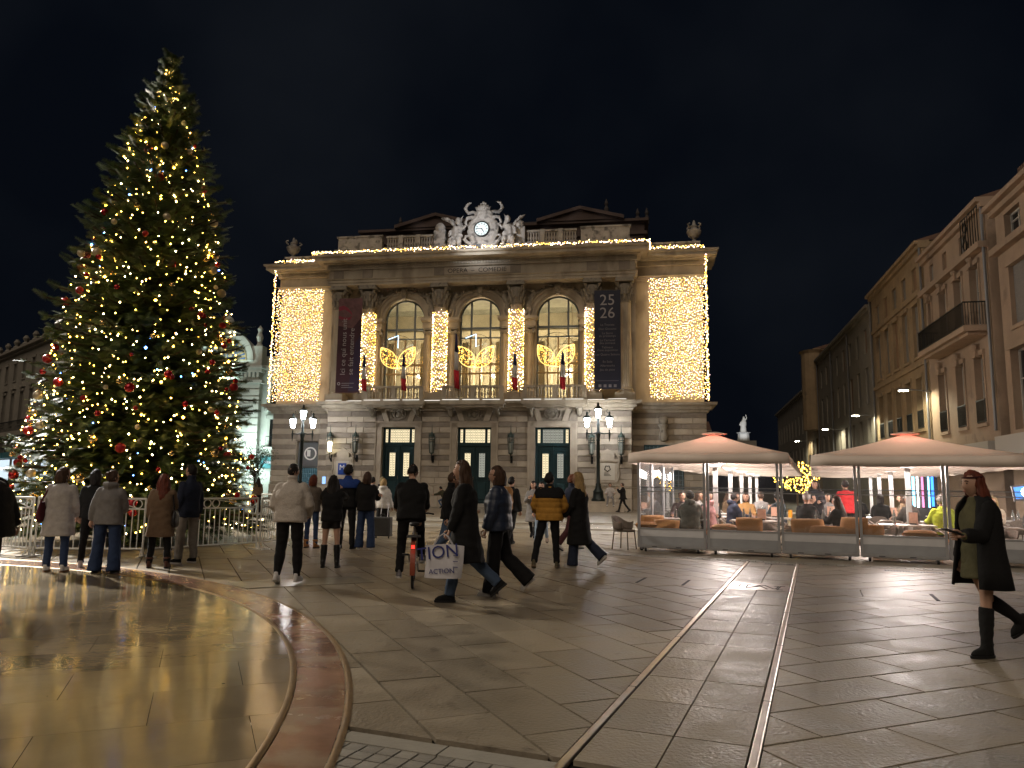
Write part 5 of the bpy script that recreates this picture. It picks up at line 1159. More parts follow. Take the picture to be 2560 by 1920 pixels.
# white barrier panels
mat('white_paint', (.72, .72, .68), .45, nscale=9, namt=.12)
bar_me = MB().tube([(0, 0, .16), (0, 0, .93)], .011, 6).mesh('bar')
def fence_panel(p, q, label):
    p, q = Vector(p), Vector(q); d = q-p; Lp = d.length-.07
    f = thing('fence_panel', label, 'fence', (p.x, p.y, 0), math.atan2(d.y, d.x), 'white barrier panels round the tree')
    b = MB(); b.tube([(.03, 0, 1.13), (Lp, 0, 1.13)], .021, 7); b.build('top_rail', 'white_paint', f); MB().tube([(.03, 0, .93), (Lp, 0, .93)], .016, 6).build('middle_rail', 'white_paint', f); MB().tube([(.03, 0, .16), (Lp, 0, .16)], .02, 6).build('bottom_rail', 'white_paint', f)
    for x in (.04, Lp-.01): MB().tube([(x, 0, .03), (x, 0, 1.13)], .02, 7).build('post', 'white_paint', f); ft = MB(); ft.box(x-.03, x+.03, -.25, .25, .0, .03); ft.tube([(x, -.13, .03), (x, 0, .22)], .012, 5); ft.build('foot', 'white_paint', f)
    nb = int(Lp/.118)
    for i in range(1, nb): o = obj('bar', bar_me, 'white_paint', f, True); o.location = (.04+(Lp-.05)*i/nb, 0, 0)
    for x in (.16, Lp-.16): MB().arc(x, 1.03, .075, .09, -.008, .008, 0, 360 if True else 270, 20).build('scroll', 'white_paint', f)
    for i in (-1, 0, 1): MB().arc(Lp/2+i*.2, 1.03, .075, .09, -.008, .008, 0, 360, 20).build('scroll', 'white_paint', f)
    for s in (-1, 1): xs = [Lp/2+s*(.28+(Lp/2-.5)*t/8) for t in range(9)]; MB().tube([(x, 0, 1.09-.13*(t/8)**1.4) for t, x in enumerate(xs)], .009, 5).build('scroll', 'white_paint', f)
FV = [(-13.0, 17.6), (-11.3, 16.05), (-9.28, 15.08), (-7.15, 15.28), (-5.62, 17.35), (-5.3, 19.55), (-5.9, 21.8), (-7.6, 23.4)]
FLB = ['white scroll barrier panel at the far left behind the passer-by', 'white scroll barrier panel left of the light grey coat', 'white scroll barrier panel behind the two women in grey', 'white scroll barrier panel behind and right of the man in the navy blazer', 'white scroll barrier panel just behind the cream fleece jacket', 'white scroll barrier panel receding right of the tree', 'white scroll barrier panel at the back right of the tree']
for a, c, lb in zip(FV[:-1], FV[1:], FLB): fence_panel(a, c, lb)
# olive trees in front of the left wing
mat('olive_leaf', (.07, .09, .05), .6, vary=.3, nscale=4); 
def small_tree(loc, h, cr, label, pot=True):
    t = thing('olive_tree', label, 'tree', loc); MB().tube([(0, 0, .0), (.05, .02, h*.3), (-.03, 0, h*.62)], [.1, .08, .05], 8).build('trunk', 'bark', t)
    lm = MB()
    for k in range(7): a = k*.9; lm.tube([(0, 0, h*.45), (cr*.4*math.cos(a), cr*.4*math.sin(a), h*.65), (cr*.75*math.cos(a), cr*.75*math.sin(a), h*(.7+.2*random.random()))], [.035, .025, .01], 5)
    stuff(lm.build('branches', 'bark', t)); n_ = 2600
    c = []
    ctrs = [(rng.normal(0, cr*.42), rng.normal(0, cr*.42), h*.72+rng.normal(0, h*.13)) for _ in range(34)]
    pc_ = np.array([ctrs[i % 34] for i in range(n_)])+rng.normal(0, cr*.17, (n_, 3)); d = rng.normal(0, 1, (n_, 3)); d /= np.linalg.norm(d, axis=1)[:, None]; e = rng.normal(0, 1, (n_, 3)); e = np.cross(d, e); e /= np.linalg.norm(e, axis=1)[:, None]
    V = np.stack([pc_-d*.07, pc_+e*.022, pc_+d*.07, pc_-e*.022], 1).reshape(-1, 3); stuff(obj('crown', npmesh('crown', V, np.arange(len(V)).reshape(-1, 4)), 'olive_leaf', t))
    return t
small_tree((-15.4, 46.0, 0), 3.9, 1.25, 'small olive tree in front of the left corner of the opera')
small_tree((-18.6, 48.0, 0), 4.6, 1.7, 'larger olive tree between the Christmas tree and the opera')
# ================================================================== cafe terrace
TT = R(-21.6); T0 = (3.02, 18.255)
def tw(x, y): return (T0[0]+x*math.cos(TT)-y*math.sin(TT), T0[1]+x*math.sin(TT)+y*math.cos(TT))
mat('alu', (.42, .42, .43), .38, .6, nscale=5, namt=.15); mat('panel_grey', (.33, .34, .355), .5, nscale=3, namt=.12); mat('panel_light', (.6, .6, .61), .5, nscale=3, namt=.1)
mat('canvas', (.8, .74, .66), .85, nscale=2.0, namt=.1, bump=.2, bscale=60); mat('canvas_trim', (.68, .58, .5), .85, nscale=2, namt=.1)
mat('rubber', (.012, .012, .013), .6); mat('mustard', (.50, .22, .045), .85, nscale=6, namt=.18, bump=.3, bscale=40, sheen=.3); mat('bench', (.35, .15, .04), .8)
mat('rattan', (.16, .13, .105), .7, nscale=40, namt=.4, bump=.5); mat('table_top', (.55, .53, .5), .3, nscale=3, namt=.1); mat('chair_wood', (.3, .25, .2), .6, nscale=9); mat('menu', (.72, .42, .3), .7, nscale=5, namt=.4); mat('menu_dark', (.03, .03, .03), .6); mat('bottle', (.75, .8, .78), .06, trans=.85, spec=.5)
mat('pole_white', (.7, .69, .68), .4); clear_glass('screen', (.96, .97, .98), .03, .035); mat('orange_juice', (.9, .4, .04), .3)
emis('led_tube', (1, .93, .86), 26); emis('heater', (1, .06, .03), 16); emis('tv_blue', (.05, .25, 1), 3.2); emis('tv_pink', (1, .25, .5), 2.2); emis('tv_cyan', (.25, .7, 1), 5)
# wind screens: front row, then the left side
jn = [0, 1.6, 3.2, 4.78, 6.45, 8.05, 9.6]
def screen(x0, y0, rz, Wd, label):
    p = tw(x0, y0); s = thing('wind_screen', label, 'wind screen', (*p, 0), TT+rz, 'wind screens of the terrace')
    for x in (.035, Wd-.035): MB().box(x-.028, x+.028, -.03, .03, .1, 2.1).build('post', 'alu', s)
    fr = MB(); fr.box(.06, Wd-.06, -.03, .03, .1, .16); fr.build('bottom_rail', 'alu', s); MB().box(.06, Wd-.06, -.026, .026, .52, .555).build('middle_rail', 'alu', s)
    MB().box(.06, Wd-.06, -.022, .022, .16, .36).build('lower_panel', 'panel_grey', s); MB().box(.06, Wd-.06, -.02, .02, .362, .52).build('upper_panel', 'panel_light', s)
    for z in (1.385, 1.49): MB().box(.06, Wd-.06, -.018 if z < 1.4 else -.0, .0 if z < 1.4 else .018, z, z+.022).build('slide_rail', 'alu', s)
    MB().box(.06, Wd-.06, .004, .010, .555, 1.5).build('glass', 'screen', s); MB().box(.06, Wd-.06, -.012, -.006, 1.39, 2.08).build('glass', 'screen', s)
    for x in (.18, Wd-.2):
        c = MB(); c.tube([(x-.022, .03, .045), (x+.022, .03, .045)], .045, 12); cw = c.build('castor', 'rubber', s); f = MB(); f.box(x-.03, x+.03, -.02, .06, .085, .1); f.box(x-.032, x-.026, .0, .06, .04, .09); f.box(x+.026, x+.032, 0, .06, .04, .09); f.build('fork', 'alu', cw)
    for x in (Wd*.25, Wd*.6): MB().box(x-.06, x+.06, -.034, -.03, .115, .13).build('latch', 'rubber', s)
SL = ['leftmost front wind screen of the terrace', 'second front wind screen from the left', 'third front wind screen, under the gap between the parasols', 'fourth front wind screen from the left', 'fifth front wind screen, behind the woman with the phone', 'rightmost front wind screen at the picture edge']
for i in range(6): screen(jn[i], 0, 0, jn[i+1]-jn[i]-.01, SL[i])
for i in range(3): screen(0, 1.62*(i+1)+.06, R(-90), 1.58, ['front', 'second', 'third'][i]+' wind screen on the left side of the terrace')
# parasols
def parasol(cx, cy_, Wx, Wy, label, heat=True, z0=2.06, pk=2.86):
    p = tw(cx, cy_); s = thing('parasol', label, 'parasol', (*p, 0), TT, 'big square parasols of the terrace')
    hx, hy = Wx/2, Wy/2; N = 10
    top = MB(); vs = [(0, 0, pk)]; fs = []
    edge = []
    cr = [(-hx, -hy), (hx, -hy), (hx, hy), (-hx, hy)]
    for i in range(4):
        a, c = cr[i], cr[(i+1) % 4]
        for k in range(N): t = k/N; edge.append((a[0]+(c[0]-a[0])*t, a[1]+(c[1]-a[1])*t, z0+.24-.035*math.sin(math.pi*t)))
    M_ = len(edge); rows = 6
    for r in range(1, rows+1):
        q = r/rows
        for e in edge: vs.append((e[0]*q, e[1]*q, pk+(e[2]-pk)*q-.04*math.sin(math.pi*q)))
    for k in range(M_): fs.append((0, 1+k, 1+(k+1) % M_))
    for r in range(rows-1):
        for k in range(M_): fs.append((1+r*M_+k, 1+(r+1)*M_+k, 1+(r+1)*M_+(k+1) % M_, 1+r*M_+(k+1) % M_))
    o_ = 1+(rows-1)*M_
    top.add(vs, fs); can = top.build('canopy', 'canvas', s, True); sd = can.modifiers.new('s', 'SOLIDIFY'); sd.thickness = .006
    val = MB(); vv = [(e[0]*1.002, e[1]*1.002, e[2]) for e in edge]+[(e[0]*1.012+.012*math.sin(i*2.2), e[1]*1.012+.012*math.cos(i*1.7), z0+.012*math.sin(i*1.3)) for i, e in enumerate(edge)]
    val.add(vv, [(k, (k+1) % M_, M_+(k+1) % M_, M_+k) for k in range(M_)]); vo = val.build('valance', 'canvas_trim', can, True); sd = vo.modifiers.new('s', 'SOLIDIFY'); sd.thickness = .005
    MB().lathe([(.3, 0), (.32, .02), (.1, .06)], (0, 0, pk-.015), 8).build('cap', 'canvas_trim', s)
    MB().box(-.055, .055, -.055, .055, 0, pk-.05).build('pole', 'pole_white', s); MB().box(-.4, .4, -.4, .4, .0, .06).build('base', 'alu', s)
    rb = MB()
    for c in cr: rb.tube([(0, 0, pk-.08), (c[0]*.98, c[1]*.98, z0+.2)], .014, 5); rb.tube([(0, 0, 2.0), (c[0]*.5, c[1]*.5, (pk+z0)/2+.02)], .012, 5)
    rb.build('ribs', 'alu', s)
    h = MB(); h.box(-.13, .13, -.13, .13, 2.02, 2.12); hub = h.build('lamp_collar', 'pole_white', s)
    for k in range(4):
        a = R(45+90*k); MB().tube([(.12*math.cos(a), .12*math.sin(a), 2.14), (.34*math.cos(a), .34*math.sin(a), 2.2)], .016, 6).build('led_tube', 'led_tube', hub)
    lamp('parasol_light', 'POINT', (0, 0, 2.2), 330, (1, .87, .79), s, .42)
    if heat:
        he = MB(); he.lathe([(.16, 0), (.2, .04), (.16, .08)], (0, 0, 2.36), 10); he.build('heater', 'heater', s); lamp('heater_light', 'SPOT', (0, 0, 2.46), 2200, (1, .07, .04), s, .15, 160, .6, (0, 0, 1))
    return s
mat('canvas_thin', (.6, .46, .36), .85)
# let some of the light under the canvas glow through it
t_ = MATS['canvas'].node_tree; pb_n = t_.nodes['Principled BSDF']; outn = [n for n in t_.nodes if n.type == 'OUTPUT_MATERIAL'][0]; tl_ = nn(t_, 'ShaderNodeBsdfTranslucent'); tl_.inputs[0].default_value = (.92, .76, .66, 1); mxs = nn(t_, 'ShaderNodeMixShader'); mxs.inputs[0].default_value = .5
t_.links.new(pb_n.outputs[0], mxs.inputs[1]); t_.links.new(tl_.outputs[0], mxs.inputs[2]); t_.links.new(mxs.outputs[0], outn.inputs[0])
PR = ['first', 'second', 'third', 'fourth', 'fifth']
for r in range(5):
    parasol(1.6, 1.78+r*3.75, 3.6, 3.6, ('front left parasol, glowing red at the top' if r == 0 else PR[r]+' parasol back in the left row of the terrace'), r < 1)
for r in range(4):
    parasol(5.95, 1.95+r*4.2, 4.15, 4.1, ('front right parasol, larger, glowing red at the top' if r == 0 else PR[r]+' parasol back in the right row of the terrace'), r < 1, 2.0, 2.82)
parasol(10.3, 2.6, 3.9, 4, 'parasol at the right edge of the terrace', False)
# bench with cushions behind the front screens
for i in range(6):
    x0, x1 = jn[i]+.05, jn[i+1]-.05; p = tw((x0+x1)/2, .34); b = thing('bench', ['leftmost', 'second', 'third', 'fourth', 'fifth', 'rightmost'][i]+' bench with mustard seat pad behind the front screens', 'bench', (*p, 0), TT, 'benches behind the wind screens')
    hw = (x1-x0)/2; MB().box(-hw, hw, -.22, .24, .08, .42).build('box', 'panel_grey', b); MB().loft([(0, 0, .42, hw, .24), (0, 0, .46, hw, .245), (0, 0, .50, hw*.985, .23)], 20, 7).build('seat_pad', 'bench', b, True)
def cushion(x, y, z, rz, tilt, label, w_=.3, h_=.2):
    p = tw(x, y); o = MB(); n1, n2 = 12, 10; vs = []; fs = []
    for sgn in (1, -1):
        for i in range(n1+1):
            for j in range(n2+1):
                u, v = i/n1*2-1, j/n2*2-1; k = (1-u**4)*(1-v**4); vs.append((u*w_*(1-.06*(1-v*v)*0-.05*(v*v)), sgn*.085*k**.55, v*h_*(1-.05*(u*u))))
    m_ = (n1+1)*(n2+1)
    for q in (0, 1):
        for i in range(n1):
            for j in range(n2): a = q*m_+i*(n2+1)+j; f = (a, a+n2+1, a+n2+2, a+1); fs.append(f if q else f[::-1])
    o.add(vs, fs); c = tag(o.build('cushion', 'mustard', None, True), label, 'cushion', 'mustard cushions on the benches'); c.location = (*p, z); c.rotation_euler = (tilt, 0, TT+rz)
cushion(.28, .42, .64, R(30), R(-14), 'mustard cushion standing at the left end of the terrace'); cushion(.16, .3, .585, R(5), R(80), 'mustard cushion lying flat in the left corner of the terrace', .28, .2)
cushion(.62, .22, .6, R(-8), R(-35), 'mustard cushion leaning low beside the left corner cushion', .33, .17)
cushion(1.95, .35, .585, R(2), R(82), 'mustard cushion lying flat near the second screen', .3, .22); cushion(2.5, .3, .66, R(-3), R(-10), 'upright square mustard cushion in the second screen', .3, .185)
cushion(3.75, .3, .68, R(12), R(-20), 'slanted mustard cushion left in the third screen', .36, .18); cushion(4.15, .2, .60, R(0), R(-30), 'low mustard cushion in the middle of the third screen', .38, .12); cushion(4.68, .25, .70, R(-25), R(-18), 'tall mustard cushion beside the seated long-haired woman', .3, .22); cushion(4.98, .22, .62, R(-10), R(-24), 'mustard cushion at the start of the fourth screen', .3, .16)
cushion(5.95, .3, .585, R(0), R(80), 'mustard cushion lying flat in the fourth screen', .34, .2); cushion(6.75, .3, .585, R(3), R(78), 'mustard cushion lying flat at the start of the fifth screen', .34, .2); cushion(8.4, .3, .6, R(0), R(70), 'mustard cushion at the right edge of the picture', .3, .2)
# tables
def make_table():
    t = thing('cafe_table', 'x', 'table', (0, 0, 0)); MB().box(-.55, .55, -.35, .35, .715, .745).build('table_top', 'table_top', t); MB().tube([(0, 0, .03), (0, 0, .715)], .03, 8).build('column', 'alu', t)
    f = MB()
    for a in (35, 145, 215, 325): f.tube([(0, 0, .16), (.4*math.cos(R(a)), .3*math.sin(R(a)), .03)], .018, 5)
    f.build('foot', 'black_iron', t); return t
def make_chair():
    c = thing('rattan_chair', 'x', 'chair', (0, 0, 0)); MB().loft([(0, 0, .42, .24, .24), (0, 0, .45, .25, .25), (0, 0, .47, .24, .24)], 16, 2.8).build('seat', 'rattan', c, True)
    b = MB(); vs = []; fs = []; n = 14
    for z, r in ((.45, .25), (.66, .28), (.78, .30), (.80, .30)):
        for j in range(n+1): a = R(-20+220*j/n); hh = z-(.0 if z < .5 else .16*abs(math.cos(a))**3); vs.append((r*math.cos(a), r*math.sin(a)*1.05, hh))
    for i in range(3):
        for j in range(n): fs.append((i*(n+1)+j, i*(n+1)+j+1, (i+1)*(n+1)+j+1, (i+1)*(n+1)+j))
    b.add(vs, fs); bo = b.build('backrest', 'rattan', c, True); sd = bo.modifiers.new('s', 'SOLIDIFY'); sd.thickness = .03
    for x, y in ((-.18, -.18), (.18, -.18), (-.18, .18), (.18, .18)): MB().tube([(x, y, .43), (x*1.2, y*1.2, 0)], .014, 6).build('leg', 'rattan', c)
    return c
tb = make_table(); chr_ = make_chair(); used = [0, 0]
def put(kind, x, y, rz, label):
    p = tw(x, y)
    if kind == 't': o = tb if not used[0] else dup(tb); used[0] = 1; o['group'] = 'cafe tables'
    else: o = chr_ if not used[1] else dup(chr_); used[1] = 1; o['group'] = 'rattan chairs of the terrace'
    o.location = (*p, 0); o.rotation_euler = (0, 0, TT+rz); o['label'] = label; return o
KIDS[tb.name] = list(tb.children); KIDS[chr_.name] = list(chr_.children)
tabs = [(1.0, 1.15, 'front left'), (2.75, 1.25, 'second front'), (4.3, 1.3, 'third front'), (5.75, 1.25, 'fourth front'), (7.4, 1.3, 'fifth front'), (9.0, 1.4, 'right edge front')]
RW = ['front', 'second', 'third', 'fourth']
tabl = []
for r in range(4):
    for i in range(6):
        x, y = .95+i*1.62+(.2 if r % 2 else 0), 1.2+r*2.35; tabl.append((x, y))
        put('t', x, y, R(random.uniform(-5, 5)), 'pale cafe table number %s from the left in the %s row of the terrace' % (['one', 'two', 'three', 'four', 'five', 'six'][i], RW[r]))
        for s, (dx, dy, rz) in enumerate(((.0, .68, 0), (-.3, -.62, R(180))) if r else ((.3, .68, R(10)), (-.35, .7, R(-8)))):
            put('c', x+dx+random.uniform(-.08, .08), y+dy, rz+R(random.uniform(-20, 20)), 'rattan armchair %s table %s of the %s row' % ('behind' if dy > 0 and (s == 0 or r) else 'in front of' if dy < 0 else 'behind and left of', ['one', 'two', 'three', 'four', 'five', 'six'][i], RW[r]))
put('c', -.42, -.15+.55, R(75), 'lone rattan chair outside the left end of the terrace')
# folded wooden chairs tilted against the tables
def tilt_chair(x, y, rz, lab):
    p = tw(x, y); c = thing('folding_chair', lab, 'chair', (*p, .38), TT+rz, 'wooden chairs tilted against the tables')
    m_ = Matrix.Rotation(R(52), 4, 'X')
    for i in range(5): b = MB(); b.M = m_; b.box(-.2, .2, -.01, .01, .06+i*.085, .12+i*.085); b.build('slat', 'chair_wood', c)
    for s in (-1, 1): b = MB(); b.M = m_; b.box(s*.21-.018, s*.21+.018, -.02, .02, -.25, .55); b.build('side_rail', 'chair_wood', c); b = MB(); b.M = m_; b.tube([(s*.19, 0, .25), (s*.19, .45, .0)], .014, 6); b.build('leg', 'chair_wood', c)
for i, (x, y, rz) in enumerate(((1.75, 1.35, 40), (3.2, 1.2, 40), (3.45, 1.55, 35), (4.9, 1.4, -40), (5.1, 1.7, 40), (6.6, 1.3, 40), (6.75, 1.75, -35), (3.6, 2.6, 30), (5.2, 3.0, 40), (2.1, 2.9, -40))): tilt_chair(x, y, R(rz), ['first', 'second', 'third', 'fourth', 'fifth', 'sixth', 'seventh', 'eighth', 'ninth', 'tenth'][i]+' wooden slatted chair from the left tilted against a table')
# things on the tables
for i, (x, y) in enumerate(tabl[:18]):
    rw, cl_ = RW[i//6], ['one', 'two', 'three', 'four', 'five', 'six'][i % 6]; p = tw(x+.15, y+.1); rz = TT+R(random.uniform(-40, 40))
    m_ = thing('menu_stand', 'orange menu card on table %s of the %s row' % (cl_, rw), 'menu', (*p, .747), rz, 'menus on the tables'); b = MB(); b.plate([(-.1, 0), (.1, 0), (.1, .27), (-.1, .27)], -.012, .0); b.build('card', 'menu', m_); MB().box(-.08, .08, -.03, .05, 0, .03).build('holder', 'menu_dark', m_)
    for k in range(2 if i % 3 else 1):
        p = tw(x-.25+.14*k, y-.05+.1*k); bt = thing('bottle', 'clear glass %s on table %s of the %s row' % (['carafe', 'bottle'][k], cl_, rw), 'bottle', (*p, .747), 0, 'glassware on the tables'); MB().lathe([(.035, 0), (.04, .02), (.04, .15), (.016, .21), (.016, .27), (.018, .28)], (0, 0, 0), 10).build('glass', 'bottle', bt, True)
p = tw(3.3, 3.7); jg = thing('juice_jug', 'glass of orange juice on a table in the left half of the terrace', 'jug', (*p, .747)); MB().lathe([(.05, 0), (.055, .2)], (0, 0, 0), 10).build('juice', 'orange_juice', jg)
# screens and neon beyond the right part of the terrace
nb_ = thing('neon_sign', 'bright blue and cyan neon sign behind the terrace', 'sign', (*tw(7.7, 13.5), 0), TT)
MB().box(-.5, .4, .05, .12, 0, 2.6).build('board', 'menu_dark', nb_)
for x, w_, m_ in ((-.4, .08, 'tv_cyan'), (-.26, .03, 'led_tube'), (-.1, .06, 'tv_pink'), (.1, .05, 'tv_cyan'), (.22, .08, 'tv_blue')): MB().box(x-w_/2, x+w_/2, -.02, .04, .9, 2.4).build('neon_tube', m_, nb_)
tv = thing('menu_screen', 'tilted blue menu screen at the right edge of the terrace', 'screen', (*tw(8.2, 1.6), 0), TT); b = MB(); b.M = Matrix.Translation((0, 0, 1.48)) @ Matrix.Rotation(R(-8), 4, 'Y'); b.box(-.24, .24, 0, .05, -.15, .19); b.build('case', 'panel_light', tv); b = MB(); b.M = Matrix.Translation((0, 0, 1.48)) @ Matrix.Rotation(R(-8), 4, 'Y'); b.box(-.2, .2, -.006, -.001, -.1, .15); b.build('display', mat('screen_blue', (.02, .1, .4), .3, emit=(.12, .35, 1), estr=1.6), tv); b = MB(); b.M = Matrix.Translation((0, 0, 1.48)) @ Matrix.Rotation(R(-8), 4, 'Y'); b.arc(.02, .02, .07, .1, -.012, -.007, 40, 320, 16); b.build('emblem', 'led_tube', tv); MB().box(-.03, .03, .02, .06, 0, 1.4).build('stand', 'alu', tv)
gl_ = thing('light_ball', 'golden tangle of fairy lights behind the terrace poles', 'string lights', (*tw(3.1, 24), 0)); P = []
for _ in range(220): a = rng.random()*6.283; r = .9*math.sqrt(rng.random()); P.append((r*math.cos(a)*1.3, rng.normal(0, .3), 2.1+r*math.sin(a)*.9))
bulbs(gl_, P, .026, mix=(('tree_warm', .6), ('tree_amber', .4))); MB().tube([(0, 0, 0), (0, 0, 1.6)], .05, 6).build('trunk', 'bark', gl_)
# ================================================================== people
SKINS = {'s1': (.50, .30, .21), 's2': (.42, .24, .16), 's3': (.24, .13, .08)}
for k_, c_ in SKINS.items(): mat('skin_'+k_, c_, .5, nscale=9, namt=.1, spec=.35)
mat('eye_dark', (.012, .009, .008), .2); mat('lips', (.34, .12, .1), .4)
def cl(name, col, rough=.85, ns=14, na=.22, bump=.25, sheen=.0):
    if 'cl_'+name not in MATS: mat('cl_'+name, col, rough, nscale=ns, namt=na, bump=bump, bscale=30, sheen=sheen)
    return 'cl_'+name
def hairm(name, col):
    if 'hair_'+name not in MATS: mat('hair_'+name, col, .6, nscale=14, namt=.55, bump=.5, bscale=34, stretch=(3, 3, .35), spec=.4)
    return 'hair_'+name
def head_mesh(b, M, k, grow=0., hair=None):
    nu, nv = 22, 16; vs = []; fs = []
    def pt(u, v):
        t = math.pi*v/nv; a = 2*math.pi*u/nu; x, y, z = math.sin(t)*math.cos(a), math.sin(t)*math.sin(a), -math.cos(t)
        X, Y, Z = x*.073, y*.094, z*.118
        if z < 0: q = -z; X *= 1-.3*q; Y = Y*(1-.12*q) if y > 0 else Y*(1-.42*q)
        g = lambda cx, cz, sx, sz: math.exp(-((X-cx)/sx)**2-((Z-cz)/sz)**2)
        if y > .1:
            Y += .026*g(0, -.016, .014, .026)-.010*(g(.031, .012, .018, .014)+g(-.031, .012, .018, .014))+.006*g(0, .034, .05, .012)+.007*g(0, -.058, .024, .01)+.008*g(0, -.095, .026, .018)-.004*g(0, -.075, .03, .008)
            X += 0
        if hair is not None:
            hl = hair
            hl2 = hl-.045*max(0, -y)
            back = max(0., min(1., (Z-hl2)/.045)); fr_ = 1.0
            if y > .02 and abs(x) < .95: fr_ = max(0., min(1., (Z-(.05+.03*abs(x)-.05*max(0, .5-y)))/.022))
            s = -.014+(grow*(1-.55*max(0, y))+.014)*min(back, fr_)**.6
            n = math.sqrt(X*X+Y*Y+Z*Z); X += X/n*s; Y += Y/n*s; Z += Z/n*s*(1.0)
        return (X*k, Y*k, Z*k)
    vs.append(pt(0, 0))
    for v in range(1, nv):
        for u in range(nu): vs.append(pt(u, v))
    vs.append(pt(0, nv)); e = len(vs)-1
    for j in range(nu): fs.append((0, 1+(j+1) % nu, 1+j)); fs.append((e, e-nu+j, e-nu+(j+1) % nu))
    for i in range(nv-2):
        for j in range(nu): fs.append((1+i*nu+j, 1+i*nu+(j+1) % nu, 1+(i+1)*nu+(j+1) % nu, 1+(i+1)*nu+j))
    o = b.M; b.M = M; b.add(vs, fs); b.M = o
def hand(b, p, d, side, k, curl=35, up=None):
    d = Vector(d).normalized(); pn = Vector(up) if up is not None else Vector((-side, 0, .001)); pn = (pn-d*pn.dot(d))
    pn = pn.normalized() if pn.length > 1e-4 else frame(d)[0]; w_ = d.cross(pn).normalized()
    P = lambda a, c, e=0: Vector(p)+(d*a+w_*c+pn*e)*k
    b.tube([P(-.03, 0), P(.02, 0), P(.06, 0), P(.088, 0)], [.024*k, .034*k, .04*k, .036*k], 8, True, .55)
    for i, (c, ln) in enumerate(((-.03, .06), (-.01, .072), (.011, .068), (.031, .052))):
        q = [P(.078, c)]; ang = 0
        for s_ in range(3): ang += R(curl*(.6 if s_ == 0 else 1)); q.append(q[-1]+(d*math.cos(ang)+pn*math.sin(ang))*ln*k*(.45, .32, .25)[s_])
        b.tube(q, [.0095*k, .009*k, .008*k, .0065*k], 5)
    q = [P(.015, -.03), P(.045, -.055, .012), P(.072, -.056, .03), P(.09, -.048, .04)]; b.tube(q, [.013*k, .0115*k, .01*k, .008*k], 5)
def fuse(mb, name, m, parent, vox, amp=.0, freq=(9, 9, 9), ridge=0, sm=2):
    me = mb.mesh(name); o = bpy.data.objects.new(name, me)
    md = o.modifiers.new('r', 'REMESH'); md.mode = 'VOXEL'; md.voxel_size = vox
    if sm: ms = o.modifiers.new('s', 'SMOOTH'); ms.factor = .5; ms.iterations = sm
    me2 = evald(o); bpy.data.objects.remove(o); bpy.data.meshes.remove(me)
    n = len(me2.vertices)
    if n and (amp or ridge):
        co = np.empty(n*3); me2.vertices.foreach_get('co', co); co = co.reshape(-1, 3); no = np.empty(n*3); me2.vertices.foreach_get('normal', no); no = no.reshape(-1, 3)
        sd = random.random()*50; f = np.array(freq); d = np.zeros(n)
        if amp: d += amp*np.array([noise.noise(Vector(p)) for p in co*f+sd])
        if ridge: d += ridge*np.abs(np.sin(co[:, 2]*math.pi/.1))**.6
        co += no*d[:, None]; me2.vertices.foreach_set('co', co.ravel()); me2.update()
    me2.materials.clear(); me2.name = name
    return obj(name, me2, m, parent, 2)
WALK = dict(L=(20, 6, 2, -4), Rr=(-14, 24, 2, 34)); WALK2 = dict(L=(-14, 24, 2, 34), Rr=(20, 6, 2, -4)); STAND = dict(L=(2, 2, 4, 0), Rr=(-1, 3, 4, 0)); SIT = dict(L=(84, 84, 8, 0), Rr=(86, 84, 8, 0))
PEOPLE = []
